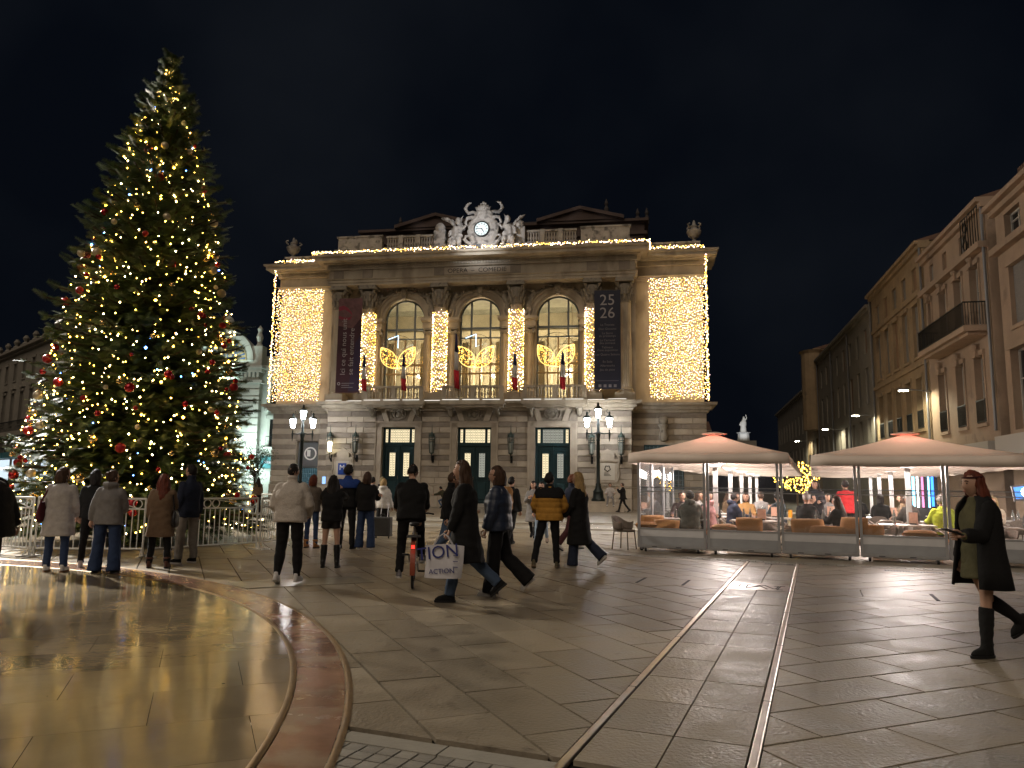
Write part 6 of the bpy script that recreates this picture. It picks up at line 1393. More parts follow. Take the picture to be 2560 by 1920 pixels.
def person(label, pos, yaw, h=1.72, legs=STAND, armL=(4, 10, 12, 6), armR=(4, 10, 12, 6), lean=0, head=(0, 0), skin='s1', build=1.0, top='jacket', tc=None, tlen=0, tfat=.03, ridge=0, yoke=None, bot='trousers', bc=None, flare=1.0, shoe=None, boots=0, sole=None,
           hair='short', hc=None, hood=False, collar=False, seat=0, vox=None, groupn='people on the square', curl=35, z=0, female=False, faces=True):
    k = h/1.75; w_ = build; vx = vox or (.016 if math.hypot(*pos) < 15.5 else .022)
    root = thing('person', label, 'person', (*pos, z), R(yaw), groupn); PEOPLE.append(root)
    V3 = Vector; MR = Matrix.Identity(4)
    J = {}
    for s, nm in ((-1, 'L'), (1, 'R')):
        a, kb, sp_, fp = legs['L'] if s < 0 else legs['Rr']; hp = V3((s*.092*k*w_, 0, .9*k)); o_ = math.sin(R(sp_))*s
        kn = hp+V3((o_, math.sin(R(a)), -math.cos(R(a))))*.425*k; an = kn+V3((o_*.6, math.sin(R(a-kb)), -math.cos(R(a-kb))))*.42*k
        J[nm] = (hp, kn, an, fp)
    low = min(J[n][2].z-.085*k*math.cos(R(J[n][3]))-(.16*k*math.sin(R(max(0, J[n][3])))) for n in 'LR') if not seat else .9*k-seat+.0*k
    if seat: low = (.9*k-.085*k)-seat
    dz = V3((0, 0, -low))
    for n in 'LR': J[n] = tuple(p+dz for p in J[n][:3])+(J[n][3],)
    pel = V3((0, 0, .93*k))+dz
    UM = Matrix.Translation(pel) @ Matrix.Rotation(R(-lean), 4, 'X') @ Matrix.Translation(-V3((0, 0, .93*k)))
    sh = {}
    for s, nm, ar in ((-1, 'L', armL), (1, 'R', armR)):
        f, o_, be, inn = ar; S0 = UM @ V3((s*.158*k*w_, -.005*k, 1.385*k))
        dr = lambda F, O: V3((s*math.sin(R(O)), math.sin(R(F))*math.cos(R(O)), -math.cos(R(F))*math.cos(R(O))))
        E = S0+dr(f+lean*.3, o_)*.285*k; fd = dr(f+be, o_-inn); Wr = E+fd*.25*k; sh[nm] = (S0, E, Wr, fd)
    HM = UM @ Matrix.Translation((0, .018*k, 1.625*k)) @ Matrix.Rotation(R(head[0]), 4, 'Z') @ Matrix.Rotation(R(head[1]), 4, 'X') @ Matrix.Scale(1.09, 4)
    # body: one continuous surface, head and hands grown on it
    b = MB(); b.M = UM
    b.loft([(0, 0, .86*k, .12*k*w_, .085*k), (0, 0, .95*k, .14*k*w_, .09*k), (0, 0, 1.1*k, .115*k*w_, .075*k), (0, 0, 1.3*k, .135*k*w_, .09*k), (0, 0, 1.42*k, .13*k*w_, .06*k), (0, -.005, 1.47*k, .055*k, .055*k), (0, .005, 1.56*k, .052*k, .055*k), (0, .01, 1.6*k, .05*k, .05*k)], 14); b.M = None
    for n in 'LR':
        hp, kn, an, fp = J[n]; b.tube([hp, hp.lerp(kn, .5), kn, kn.lerp(an, .35), an, an-V3((0, 0, .03*k))], [.082*k*w_, .07*k*w_, .052*k, .054*k*w_, .036*k, .034*k], 10)
        S0, E, Wr, fd = sh[n]; b.tube([S0, E, E.lerp(Wr, .4), Wr], [.045*k, .037*k, .036*k, .024*k], 8)
    body = fuse(b, 'body', 'skin_'+skin, root, max(vx, .02), sm=3)
    b = MB(); head_mesh(b, HM, k); eo = MB()
    for s in (-1, 1): b.M = HM; b.ball((s*.074*k, -.006*k, -.005*k), (.011*k, .022*k, .032*k), 7, 5); b.M = None
    for s, n in ((-1, 'L'), (1, 'R')): hand(b, sh[n][2], sh[n][3], s, k*.96, curl)
    hm = b.mesh('tmp'); bb = bmesh.new(); bb.from_mesh(body.data); bb.from_mesh(hm); [setattr(f, 'smooth', True) for f in bb.faces]; bmesh.ops.recalc_face_normals(bb, faces=bb.faces); bb.to_mesh(body.data); bb.free(); bpy.data.meshes.remove(hm)
    if faces:
        e = MB(); e.M = HM
        for s in (-1, 1): e.ball((s*.031*k, .080*k, .013*k), (.0115*k, .006*k, .0055*k), 7, 5); e.tube([(s*.016*k, .0895*k, .034*k), (s*.034*k, .086*k, .039*k), (s*.048*k, .075*k, .033*k)], .0035*k, 4)
        e.build('eyes', 'eye_dark', root); e = MB(); e.M = HM; e.ball((0, .093*k, -.057*k), (.021*k, .006*k, .0065*k), 8, 5); e.build('lips', 'lips', root)
    # trousers, skirt, boots, shoes
    if bot in ('trousers', 'wide', 'jogger'):
        b = MB(); b.M = UM; b.loft([(0, 0, .83*k, .13*k*w_, .105*k), (0, -.005, .93*k, .155*k*w_, .115*k), (0, 0, 1.03*k, .145*k*w_, .1*k)], 14); b.M = None
        for n in 'LR':
            hp, kn, an, fp = J[n]; r_ = {'trousers': (.09, .082, .066, .06, .058), 'wide': (.098, .095, .09, .095, .108), 'jogger': (.095, .085, .072, .07, .045)}[bot]
            end = an+(an-kn).normalized()*(.0 if bot != 'wide' else .045*k); b.tube([hp+V3((0, 0, .03)), hp.lerp(kn, .5), kn, kn.lerp(an, .45), end], [q*k*w_*(flare if i > 1 else 1) for i, q in enumerate(r_)], 12)
        fuse(b, 'trousers', bc, root, vx, .010, (9, 9, 14))
    elif bot == 'skirt':
        b = MB(); b.M = UM; b.loft([(0, 0, .70*k, .2*k*w_, .16*k), (0, 0, .82*k, .185*k*w_, .14*k), (0, 0, .93*k, .16*k*w_, .118*k), (0, 0, 1.05*k, .13*k*w_, .1*k)], 18); b.M = None; fuse(b, 'skirt', bc, root, vx, .01, (14, 14, 5))
    elif bot == 'shorts':
        b = MB(); b.M = UM; b.loft([(0, 0, .83*k, .13*k*w_, .105*k), (0, 0, .93*k, .155*k*w_, .115*k), (0, 0, 1.03*k, .145*k*w_, .1*k)], 14); b.M = None
        for n in 'LR': hp, kn, an, fp = J[n]; b.tube([hp+V3((0, 0, .03)), hp.lerp(kn, .25), hp.lerp(kn, .42)], [.098*k, .098*k, .1*k], 12)
        fuse(b, 'shorts', bc, root, vx, .006)
    for n in 'LR':
        hp, kn, an, fp = J[n]; M = Matrix.Translation(an) @ Matrix.Rotation(R(-fp), 4, 'X') @ Matrix.Rotation(R(6 if n == 'L' else -6), 4, 'Z') @ Matrix.Translation((0, 0, -.085*k))
        b = MB(); b.M = M; b.loft([(0, .052*k, .022*k, .044*k, .132*k), (0, .052*k, .045*k, .045*k, .13*k), (0, .035*k, .075*k, .043*k, .105*k), (0, -.005*k, .1*k, .041*k, .062*k), (0, -.02*k, .13*k, .042*k, .05*k)], 14, 2.3)
        if boots: b.M = None; d_ = (kn-an); b.tube([an-V3((0, 0, .02)), an+d_*.2, an+d_*(boots*.7), an+d_*boots], [.05*k, .055*k, .068*k, .066*k], 12)
        so = fuse(b, 'boot' if boots else 'shoe', shoe, root, max(.012, vx*.8), .004 if boots else 0, (20, 20, 30), sm=1)
        b = MB(); b.M = M; b.loft([(0, .052*k, 0, .044*k, .134*k), (0, .052*k, .026*k, .047*k, .137*k)], 16, 2.3); b.build('sole', sole or 'rubber', so, True)
    # top
    if top:
        t = tfat; b = MB(); b.M = UM; lo = .86*k-(tlen if tlen < .12 else .0)*k
        rings = [(0, 0, lo, (.168+t)*k*w_, (.118+t)*k), (0, 0, .97*k, (.16+t)*k*w_, (.112+t)*k), (0, 0, 1.1*k, (.15+t*.9)*k*w_, (.105+t)*k), (0, .0, 1.25*k, (.168+t)*k*w_, (.118+t)*k), (0, -.005, 1.34*k, (.165+t*.65)*k*w_, (.112+t*.75)*k), (0, -.012, 1.415*k, (.128+t*.4)*k*w_, (.085+t*.4)*k), (0, -.012, 1.465*k, .085*k, .072*k), (0, -.008, 1.505*k, .07*k, .07*k)]
        if collar: rings += [(0, -.01, 1.54*k, .078*k, .08*k), (0, -.01, 1.565*k, .072*k, .075*k)]
        b.loft(rings, 18, 2.4); b.M = None
        if tlen >= .12:       # coat skirt hangs from the pelvis, wide enough for the stride
            fy = max(abs(J[n][1].y) for n in 'LR'); zb = .9*k-tlen*k; c_ = dz
            b.loft([(0, c_.y, zb+dz.z, (.2+t)*k*w_, (.15+t)*k+fy*.55), (0, 0, (zb+.9*k)/2+dz.z, (.185+t)*k*w_, (.13+t)*k+fy*.3), (0, 0, .9*k+dz.z, (.168+t)*k*w_, (.118+t)*k), (0, 0, 1.0*k+dz.z, (.155+t)*k*w_, (.11+t)*k)], 20, 2.3)
        for n in 'LR':
            S0, E, Wr, fd = sh[n]; b.tube([S0+V3((0, 0, .0)), S0.lerp(E, .5), E, E.lerp(Wr, .5), Wr-fd*.005], [(.053+t*.55)*k, (.054+t*.6)*k, (.05+t*.55)*k, (.046+t*.5)*k, (.037+t*.4)*k], 11)
            b.ball(tuple(S0), (.056+t*.5)*k, 10, 7)
        if hood:
            b.M = UM; b.tube([(-.1*k, .03*k, 1.5*k), (-.085*k, -.075*k, 1.5*k), (0, -.125*k, 1.49*k), (.085*k, -.075*k, 1.5*k), (.1*k, .03*k, 1.5*k)], [.03*k, .05*k, .07*k, .05*k, .03*k], 9); b.M = None
        tp_ = fuse(b, {'coat': 'coat', 'puffer': 'puffer_jacket', 'fleece': 'fleece', 'dress': 'dress'}.get(top, 'jacket'), tc, root, vx, .012 if not ridge else .006, (8, 8, 12), ridge)
        if yoke:              # contrasting shoulder part
            b = MB(); b.M = UM; b.loft([(0, -.003, 1.27*k, (.187+t)*k*w_, (.138+t)*k), (0, -.006, 1.34*k, (.184+t*.75)*k*w_, (.133+t*.85)*k), (0, -.012, 1.42*k, (.145+t*.45)*k*w_, (.102+t*.4)*k), (0, -.012, 1.48*k, .092*k, .08*k), (0, -.008, 1.515*k, .078*k, .077*k), (0, -.008, 1.545*k, .076*k, .076*k)], 18, 2.4); b.M = None
            for n in 'LR': S0, E, Wr, fd = sh[n]; b.tube([S0, S0.lerp(E, .28)], [(.066+t*.6)*k, (.066+t*.65)*k], 11); b.ball(tuple(S0), (.069+t*.54)*k, 10, 7)
            fuse(b, 'yoke', yoke, tp_, vx, .004)
    # hair and headwear
    if hair != 'none':
        b = MB(); hl = {'short': -.045, 'crop': -.03, 'curly': -.03, 'bob': -.12, 'long': -.12, 'bun': -.06, 'tail': -.06, 'beanie': .0, 'cap': .02}[hair]
        head_mesh(b, HM, k, {'curly': .032, 'crop': .006, 'beanie': .026, 'cap': .02}.get(hair, .016), hl)
        b.M = HM
        if hair == 'bob': b.tube([(0, -.03*k, .05*k), (0, -.045*k, -.04*k), (0, -.04*k, -.13*k)], [.085*k, .093*k, .085*k], 14); 
        if hair == 'long':
            b.tube([(0, -.03*k, .05*k), (0, -.05*k, -.05*k), (0, -.075*k, -.17*k), (0, -.10*k, -.3*k), (0, -.105*k, -.42*k)], [.085*k, .093*k, .098*k, .105*k, .06*k], 14, sq=.72)
            for s in (-1, 1): b.tube([(s*.07*k, .0, .03*k), (s*.088*k, -.005*k, -.08*k), (s*.1*k, -.03*k, -.2*k), (s*.085*k, -.06*k, -.3*k)], [.024*k, .03*k, .035*k, .02*k], 8)
        if hair == 'bun': b.ball((0, -.1*k, .04*k), .045*k, 9, 7)
        if hair == 'tail': b.tube([(0, -.085*k, .06*k), (0, -.14*k, .03*k), (0, -.13*k, -.1*k), (0, -.11*k, -.2*k)], [.03*k, .035*k, .03*k, .01*k], 8)
        if hair == 'beanie': b.ball((0, -.008*k, .055*k), (.09*k, .105*k, .09*k), 14, 9); b.ball((0, 0, .155*k), .03*k, 8, 6)
        if hair == 'cap': b.ball((0, .1*k, .05*k), (.06*k, .06*k, .012*k), 10, 6); b.ball((0, -.005*k, .06*k), (.083*k, .1*k, .075*k), 14, 9)
        b.M = None; nm = {'beanie': 'beanie', 'cap': 'cap'}.get(hair, 'hair')
        fuse(b, nm, hc, root, .011 if vx < .02 else .014, {'curly': .022, 'beanie': .002, 'cap': .001}.get(hair, .014), (34, 34, 34) if hair == 'curly' else (40, 40, 7), sm=1)
    root['_'] = 0; del root['_']
    return root, J, sh, HM, UM, k
def shoulder_bag(pr, label, col, side=-1, zz=.95, size=(.2, .09, .17), strap=True, yoff=-.02):
    root, J, sh, HM, UM, k = pr; x = side*.26*k; M = root.matrix_basis
    b = thing('handbag', label, 'bag', root.location, root.rotation_euler.z); B = MB(); B.loft([(x, yoff, (zz-.17)*k, .045, size[0]*.8), (x, yoff, (zz-.1)*k, .06, size[0]), (x, yoff, zz*k, .05, size[0]*.95), (x, yoff, (zz+size[2])*k, .02, size[0]*.7)], 14, 2.6); fuse(B, 'pouch', col, b, .014, .008)
    if strap: MB().tube([(x, yoff-.12, (zz+.15)*k), (side*.2*k, -.06, 1.38*k), (side*.15*k, 0, 1.475*k), (side*.2*k, .08, 1.38*k), (x, yoff+.12, (zz+.15)*k)], .014, 6).build('strap', col, b)
blk = cl('black', (.0045, .0045, .005), .9); nav = cl('navy', (.012, .018, .04)); crm = cl('cream', (.56, .51, .45), ns=60, bump=.6); gry = cl('grey', (.2, .19, .185)); lgr = cl('lightgrey', (.42, .39, .37)); brn = cl('brown', (.17, .11, .065)); jean = cl('jeans', (.02, .04, .10)); jeanl = cl('jeans_mid', (.06, .095, .16)); jlt = cl('jeans_light', (.24, .31, .4)); chino = cl('chino', (.30, .28, .25)); mus = cl('mustard', (.46, .23, .035)); mar = cl('maroon', (.07, .02, .022)); grn = cl('green', (.1, .09, .04)); wht = cl('white', (.62, .6, .57)); pnk = cl('pink', (.6, .32, .32)); redc = cl('red', (.6, .03, .035)); tan_ = cl('tan', (.30, .13, .045)); blu = cl('blue', (.012, .045, .22)); shw = cl('shoe_white', (.62, .6, .58), .5); bro = cl('burgundy', (.09, .012, .02)); hiv = cl('hivis', (.42, .5, .03)); leath = cl('leather', (.012, .011, .011), .3, sheen=0); puf = cl('puffnavy', (.022, .032, .06), .45, sheen=0); olive = cl('olive', (.11, .1, .05))
hdb = hairm('dark', (.012, .009, .008)); hbr = hairm('brown', (.06, .03, .016)); hre = hairm('auburn', (.14, .032, .015)); hbl = hairm('blonde', (.36, .24, .1)); hcu = hairm('copper', (.2, .07, .035)); hgr = hairm('grey', (.22, .2, .18))
# --- left group looking at the tree
A1 = person('woman in long light grey coat with burgundy shoulder bag and brown bob', (-7.42, 12.7), 8, 1.66, STAND, (6, 8, 25, 12), (6, 10, 30, 14), 2, (-25, 0), tc=lgr, top='coat', tlen=.32, tfat=.045, bc=jean, shoe=shw, sole=cl('gum', (.2, .09, .04)), hair='bob', hc=hbr, collar=True, build=1.1, female=True)
shoulder_bag(A1, 'burgundy shoulder bag of the woman in the light grey coat', bro, -1, 1.02)
person('person in black almost hidden beside the light grey coat, white sneakers', (-7.25, 13.4), 20, 1.64, STAND, tc=blk, bc=blk, shoe=shw, sole=shw, hair='bob', hc=hdb)
person('woman in short grey hooded jacket and wide blue jeans', (-6.55, 12.6), 6, 1.62, dict(L=(4, 4, 7, 0), Rr=(-3, 4, 6, 0)), (-6, 16, 14, 6), (10, 10, 60, 30), 2, (-30, -6), tc=gry, tfat=.05, tlen=.05, bot='wide', bc=jean, shoe=blk, hair='bun', hc=hbr, hood=True, build=1.1)
A4 = person('woman in brown coat with long auburn hair and brown ankle boots', (-6.08, 13.45), 12, 1.58, dict(L=(3, 3, 6, 0), Rr=(-2, 3, 6, 0)), (8, 10, 20, 8), (20, 8, 70, 20), 0, (20, 0), tc=brn, top='coat', tlen=.34, tfat=.05, bc=blk, shoe=cl('bootbrown', (.1, .035, .02), .5), boots=.3, hair='long', hc=hre, build=1.05)
A5 = person('man in navy blazer and grey trousers looking left', (-5.95, 14.25), 62, 1.76, STAND, (0, 8, 20, 6), (-4, 8, 15, 0), -2, (12, -8), tc=nav, tfat=.03, tlen=.06, bc=chino, flare=1.15, shoe=blk, sole=shw, hair='short', hc=hdb, collar=True, build=1.08)
shoulder_bag(A4, 'black handbag of the woman in the brown coat', leath, 1, .95, (.17, .08, .14))
person('passer-by in black padded coat cut by the left picture edge', (-6.22, 9.2), 95, 1.74, STAND, (25, 14, 40, 0), (-24, 14, 10, 0), 6, tc=blk, top='puffer', tfat=.11, ridge=.012, tlen=.1, bc=blk, shoe=blk, hair='beanie', hc=blk, build=1.25)
# --- middle left
person('man in cream fleece jacket and black joggers seen from behind', (-3.29, 11.55), -3, 1.71, dict(L=(3, 18, 3, 22), Rr=(3, 3, 3, 0)), (4, 20, 50, 34), (4, 20, 50, 34), 2, (-6, 4), tc=crm, top='fleece', tfat=.062, bot='jogger', bc=blk, shoe=shw, sole=shw, hair='crop', hc=hdb, collar=True, build=1.12)
person('woman with auburn hair in grey-brown vest and tan fur boots', (-4.6, 17.9), -12, 1.64, STAND, (20, 8, 70, 20), (20, 8, 70, 20), 0, tc=cl('taupe', (.12, .095, .075)), tfat=.04, bc=jean, shoe=tan_, boots=.32, hair='bob', hc=hre)
A9 = person('woman in black jacket, leather shorts and black knee boots holding up a phone', (-3.2, 13.85), 4, 1.6, STAND, (78, 14, 52, 24), (76, 10, 60, 34), 0, (0, 6), tc=blk, tfat=.05, bot='shorts', bc=leath, shoe=leath, boots=.86, hair='long', hc=hdb)
emis('phone_screen', (.3, .5, 1), 1.1)
ph = thing('phone', 'lit phone held up by the woman in knee boots', 'phone', (-3.46, 14.2, 1.545), R(4)); MB().box(-.036, .036, 0, .008, -.075, .075).build('body', 'rubber', ph); MB().box(-.032, .032, -.003, -.0005, -.068, .068).build('display', 'phone_screen', ph)
A10 = person('man with blue shoulders and black jacket hugging a woman', (-3.78, 17.85), -6, 1.86, STAND, (4, 10, 20, 10), (10, 62, 10, -6), 0, (-10, 0), tc=blk, tfat=.045, yoke=blu, bc=blk, shoe=blk, hair='curly', hc=hdb, build=1.1)
person('woman in black jacket and dark blue wide jeans with white shoes, hugged', (-3.32, 17.75), 4, 1.72, STAND, (6, 8, 30, 16), (30, 20, 60, 30), 0, (10, 0), tc=blk, tfat=.05, bot='wide', bc=jean, shoe=shw, sole=shw, hair='bob', hc=hbr)
A12 = person('person in navy coat with backpack walking away near the opera', (-4.75, 26.4), -20, 1.7, WALK, tc=nav, tfat=.05, bc=blk, shoe=shw, sole=shw, hair='short', hc=hdb)
A13 = person('blonde woman in short white jacket pulling a suitcase', (-3.62, 21.9), -16, 1.62, WALK2, (-8, 10, 5, 0), (8, 10, 15, 4), 0, tc=wht, tfat=.045, bc=blk, shoe=blk, hair='bob', hc=hbl, hood=True)
bp = thing('backpack', 'grey and red backpack on the person in navy near the opera', 'backpack', (-4.75, 26.4, 0), R(-20)); B = MB(); B.loft([(0, -.22, 1.0, .15, .08), (0, -.25, 1.15, .17, .11), (0, -.24, 1.4, .15, .09), (0, -.22, 1.47, .1, .05)], 14, 2.8); fuse(B, 'pack', cl('packgrey', (.28, .27, .3)), bp, .02, .01); MB().box(-.1, .1, -.375, -.35, 1.05, 1.2).build('pocket', redc, bp)
su = thing('suitcase', 'small dark rolling suitcase behind the woman in white', 'suitcase', (-3.52, 21.35, 0), R(-10)); MB().bev(-.24, .24, -.12, .12, .06, .58, .03).build('case', cl('case', (.03, .03, .03), .5), su)
for x in (-.18, .18): MB().tube([(x-.012, 0, .03), (x+.012, 0, .03)], .03, 8).build('wheel', 'rubber', su)
MB().tube([(-.1, .08, .58), (-.1, .16, .95), (.1, .16, .95), (.1, .08, .58)], .012, 6).build('handle', 'alu', su); MB().tube([(-.08, -.02, .58), (-.05, -.02, .66), (.05, -.02, .66), (.08, -.02, .58)], .014, 6).build('grip', 'rubber', su)
person('person in dark olive fur-hooded coat near the blonde woman', (-3.95, 23.6), -10, 1.68, WALK, tc=blk, tfat=.06, tlen=.2, top='coat', hood=True, bc=blk, shoe=blk, hair='short', hc=cl('fur', (.16, .13, .06)))
# --- cyclist
CX_, CY_ = -1.47, 11.75
A15 = person('cyclist in black jacket seen from behind on a bicycle', (CX_-.06, CY_+.16), 6, 1.76, dict(L=(18, 22, 5, 4), Rr=(62, 74, 6, 10)), (40, 8, 22, 0), (40, 6, 22, 0), 14, (0, 4), tc=blk, tfat=.045, bc=blk, shoe=cl('shoegrey', (.16, .15, .16), .5), sole=shw, hair='crop', hc=hdb, build=1.1, z=.05)
bk = thing('bicycle', 'bicycle with orange rear mudguard ridden by the man in black', 'bicycle', (CX_+.02, CY_, 0), R(6))
def wheel(y, par):
    t = MB(); N = 36; vs = []; fs = []
    for i in range(N):
        a = 2*math.pi*i/N
        for j in range(8): q = 2*math.pi*j/8; r = .335+.02*math.cos(q); vs.append((.02*math.sin(q), y+r*math.cos(a), .355+r*math.sin(a)))
    for i in range(N):
        for j in range(8): fs.append((i*8+j, i*8+(j+1) % 8, ((i+1) % N)*8+(j+1) % 8, ((i+1) % N)*8+j))
    t.add(vs, fs); wo = t.build('wheel', 'rubber', par, True); b = MB(); vs = []; fs = []
    for i in range(N):
        a = 2*math.pi*i/N
        for dx, r in ((-.012, .318), (.012, .318), (.012, .305), (-.012, .305)): vs.append((dx, y+r*math.cos(a), .355+r*math.sin(a)))
    for i in range(N):
        for j in range(4): fs.append((i*4+j, i*4+(j+1) % 4, ((i+1) % N)*4+(j+1) % 4, ((i+1) % N)*4+j))
    b.add(vs, fs); b.build('rim', 'alu', wo); s = MB()
    for i in range(18): a = 2*math.pi*i/18; s.tube([(.02*(1 if i % 2 else -1), y, .355), (0, y+.31*math.cos(a), .355+.31*math.sin(a))], .0022, 3, False)
    s.tube([(-.05, y, .355), (.05, y, .355)], .02, 8); stuff(s.build('spokes', 'alu', wo))
wheel(-.5, bk); wheel(.55, bk)
fr = MB(); F_ = lambda *p, r=.017: fr.tube(p, r, 7)
F_((0, -.12, .33), (0, -.28, .86)); F_((0, -.12, .33), (0, .36, .78)); F_((0, .36, .78), (0, .34, .88)); F_((0, -.25, .78), (0, .36, .72)); F_((.04, -.5, .355), (.03, -.12, .33), r=.011); F_((-.04, -.5, .355), (-.03, -.12, .33), r=.011); F_((.04, -.5, .355), (.015, -.25, .76), r=.01); F_((-.04, -.5, .355), (-.015, -.25, .76), r=.01); F_((.045, .55, .355), (.03, .38, .74), r=.012); F_((-.045, .55, .355), (-.03, .38, .74), r=.012)
fr.build('frame', mat('bike_paint', (.35, .33, .32), .35, .3), bk); MB().tube([(0, .34, .86), (0, .3, 1.02)], .014, 7).build('stem', 'alu', bk); MB().tube([(-.28, .14, 1.04), (-.2, .26, 1.05), (0, .3, 1.03), (.2, .26, 1.05), (.28, .14, 1.04)], .013, 7).build('handlebar', 'rubber', bk)
b = MB(); b.loft([(0, -.3, .88, .05, .1), (0, -.33, .91, .08, .12), (0, -.31, .935, .065, .12)], 14); b.build('saddle', 'rubber', bk, True)
b = MB(); vs = []; N = 14
for i in range(N+1):
    a = R(70+130*i/N)
    for dx in (-.035, .035): vs.append((dx, -.5+.375*math.cos(a), .355+.375*math.sin(a)))
b.add(vs, [(2*i, 2*i+1, 2*i+3, 2*i+2) for i in range(N)]); o = b.build('mudguard', mat('bike_orange', (.3, .07, .035), .4), bk); sd = o.modifiers.new('s', 'SOLIDIFY'); sd.thickness = .006
MB().box(-.022, .022, -.895, -.872, .6, .645).build('tail_light', emis('tail_red', (1, .03, .02), 2.2), bk)
cr_ = MB(); cr_.tube([(.06, -.12, .33), (.07, -.02, .2)], .012, 6); cr_.tube([(-.06, -.12, .33), (-.07, -.22, .46)], .012, 6); cr_.tube([(-.06, -.12, .33), (.06, -.12, .33)], .02, 8); cr_.build('crank', 'alu', bk)
for x, y, z in ((.12, -.02, .2), (-.12, -.22, .46)): MB().box(x-.05, x+.05, y-.04, y+.04, z-.012, z+.012).build('pedal', 'rubber', bk)
MB().box(-.1, .1, -.75, -.35, .74, .755).build('rack', 'rubber', bk)
# --- middle
person('man in dark jacket and blue jeans striding right behind the cyclist', (-1.15, 14.55), -92, 1.72, WALK, (30, 12, 60, 20), (-14, 12, 20, 4), 4, (20, -6), tc=blk, tfat=.05, bc=jeanl, flare=1.2, shoe=blk, hair='short', hc=hbr, build=1.1, collar=True)
person('woman in black jacket swinging her arm behind the striding man', (-1.15, 17.0), -70, 1.66, WALK2, (-30, 30, 10, 0), (20, 10, 40, 0), 4, tc=blk, tfat=.045, bc=jeanl, shoe=blk, hair='long', hc=hbr)
A17 = person('tall person in long black coat with long brown hair carrying a white shopping bag', (-.58, 10.15), 86, 1.8, dict(L=(14, 4, 2, 0), Rr=(-14, 34, 2, 40)), (10, 8, 12, 6), (-4, 8, 10, 4), 4, (0, 6), tc=blk, top='coat', tlen=.42, tfat=.05, bc=jeanl, flare=1.15, shoe=blk, hair='long', hc=hbr, build=1.08)
A18 = person('woman with glasses in dark blue puffer jacket and black wide trousers', (-.16, 10.75), 80, 1.73, dict(L=(6, 2, 2, 0), Rr=(-13, 34, 2, 40)), (6, 12, 14, 8), (-10, 12, 12, 4), 2, (0, 2), tc=puf, top='puffer', tfat=.075, ridge=.006, bot='wide', bc=blk, shoe=shw, sole=shw, hair='bob', hc=hbr, build=1.1)
gs = MB(); gs.M = A18[3]
for s in (-1, 1): gs.arc(s*.031, .013, .019, .022, .099, .102, 0, 360, 14); gs.tube([(s*.05, .1, .016), (s*.074, .0, .012)], .0018, 4)
gs.build('glasses', 'black_iron', A18[0])
person('person with a brown backpack walking behind the blue puffer jacket', (.02, 19.5), -30, 1.7, WALK, tc=blk, tfat=.05, bc=blk, shoe=blk, hair='short', hc=hdb)
bp2 = thing('backpack', 'brown leather backpack right of the blue puffer jacket', 'backpack', (.02, 19.5, 0), R(-30)); B = MB(); B.loft([(0, -.22, .9, .17, .09), (0, -.27, 1.1, .19, .13), (0, -.24, 1.38, .16, .1), (0, -.22, 1.46, .1, .05)], 14, 2.8); fuse(B, 'pack', cl('packbrown', (.24, .12, .04)), bp2, .02, .012)
person('woman in long grey open coat with dark hair looking at her phone', (.66, 22.2), 165, 1.62, WALK, (30, 8, 90, 40), (30, 8, 90, 40), 0, (0, -16), tc=gry, top='coat', tlen=.4, tfat=.04, bc=blk, shoe=blk, hair='long', hc=hdb)
person('woman in light blue jeans and dark jacket beside the grey coat', (.82, 20.2), 170, 1.58, WALK2, tc=blk, tfat=.04, bc=jlt, shoe=cl('shoebeige', (.3, .24, .2)), hair='long', hc=hdb)
A22 = person('man in mustard padded jacket with black shoulders seen from behind', (.72, 14.25), -8, 1.69, dict(L=(-6, 14, 14, 16), Rr=(4, 4, 4, 0)), (10, 22, 50, 30), (10, 22, 50, 30), 2, (-25, 0), tc=mus, top='puffer', tfat=.07, ridge=.012, yoke=blk, bc=blk, shoe=cl('shoeolive', (.1, .085, .05)), sole=cl('gum2', (.2, .15, .1)), hair='short', hc=hdb, build=1.1)
person('man with curly copper hair in navy jacket and maroon trousers striding', (1.42, 18.2), -68, 1.75, WALK, (20, 10, 60, 20), (-10, 12, 20, 0), 4, (0, 0), tc=nav, tfat=.055, bc=mar, flare=1.25, shoe=shw, hair='curly', hc=hcu, collar=True)
person('woman with long blonde hair in long black coat and wide dark trousers', (1.3, 14.45), 58, 1.73, dict(L=(8, 4, 2, 0), Rr=(-12, 36, 2, 40)), (10, 10, 30, 10), (4, 10, 20, 8), 2, (8, 2), tc=blk, top='coat', tlen=.5, tfat=.045, bot='wide', bc=nav, shoe=shw, sole=shw, hair='long', hc=hbl, female=True)
person('small figure in black coat walking past the right corner of the opera', (6.65, 45.4), 78, 1.72, WALK, (40, 14, 110, 20), (-10, 10, 10, 0), 2, tc=blk, tfat=.06, tlen=.14, top='coat', bc=blk, shoe=blk, hair='short', hc=hbr)
person('person in grey sitting on the plinth of the right street lamp', (5.9, 45.5), 175, 1.72, SIT, (20, 20, 70, 20), (20, 20, 70, 20), 4, tc=lgr, tfat=.05, bc=gry, shoe=shw, hair='short', hc=hbr, seat=.32, z=.47)
person('person in dark clothes crouching at the opera wall between the doors', (-4.0, 47.2), 60, 1.7, dict(L=(70, 110, 8, 20), Rr=(60, 105, 8, 20)), (50, 10, 30, 0), (50, 10, 30, 0), 30, tc=cl('olivedk', (.06, .055, .03)), tfat=.06, bc=jeanl, shoe=blk, hair='short', hc=hdb)
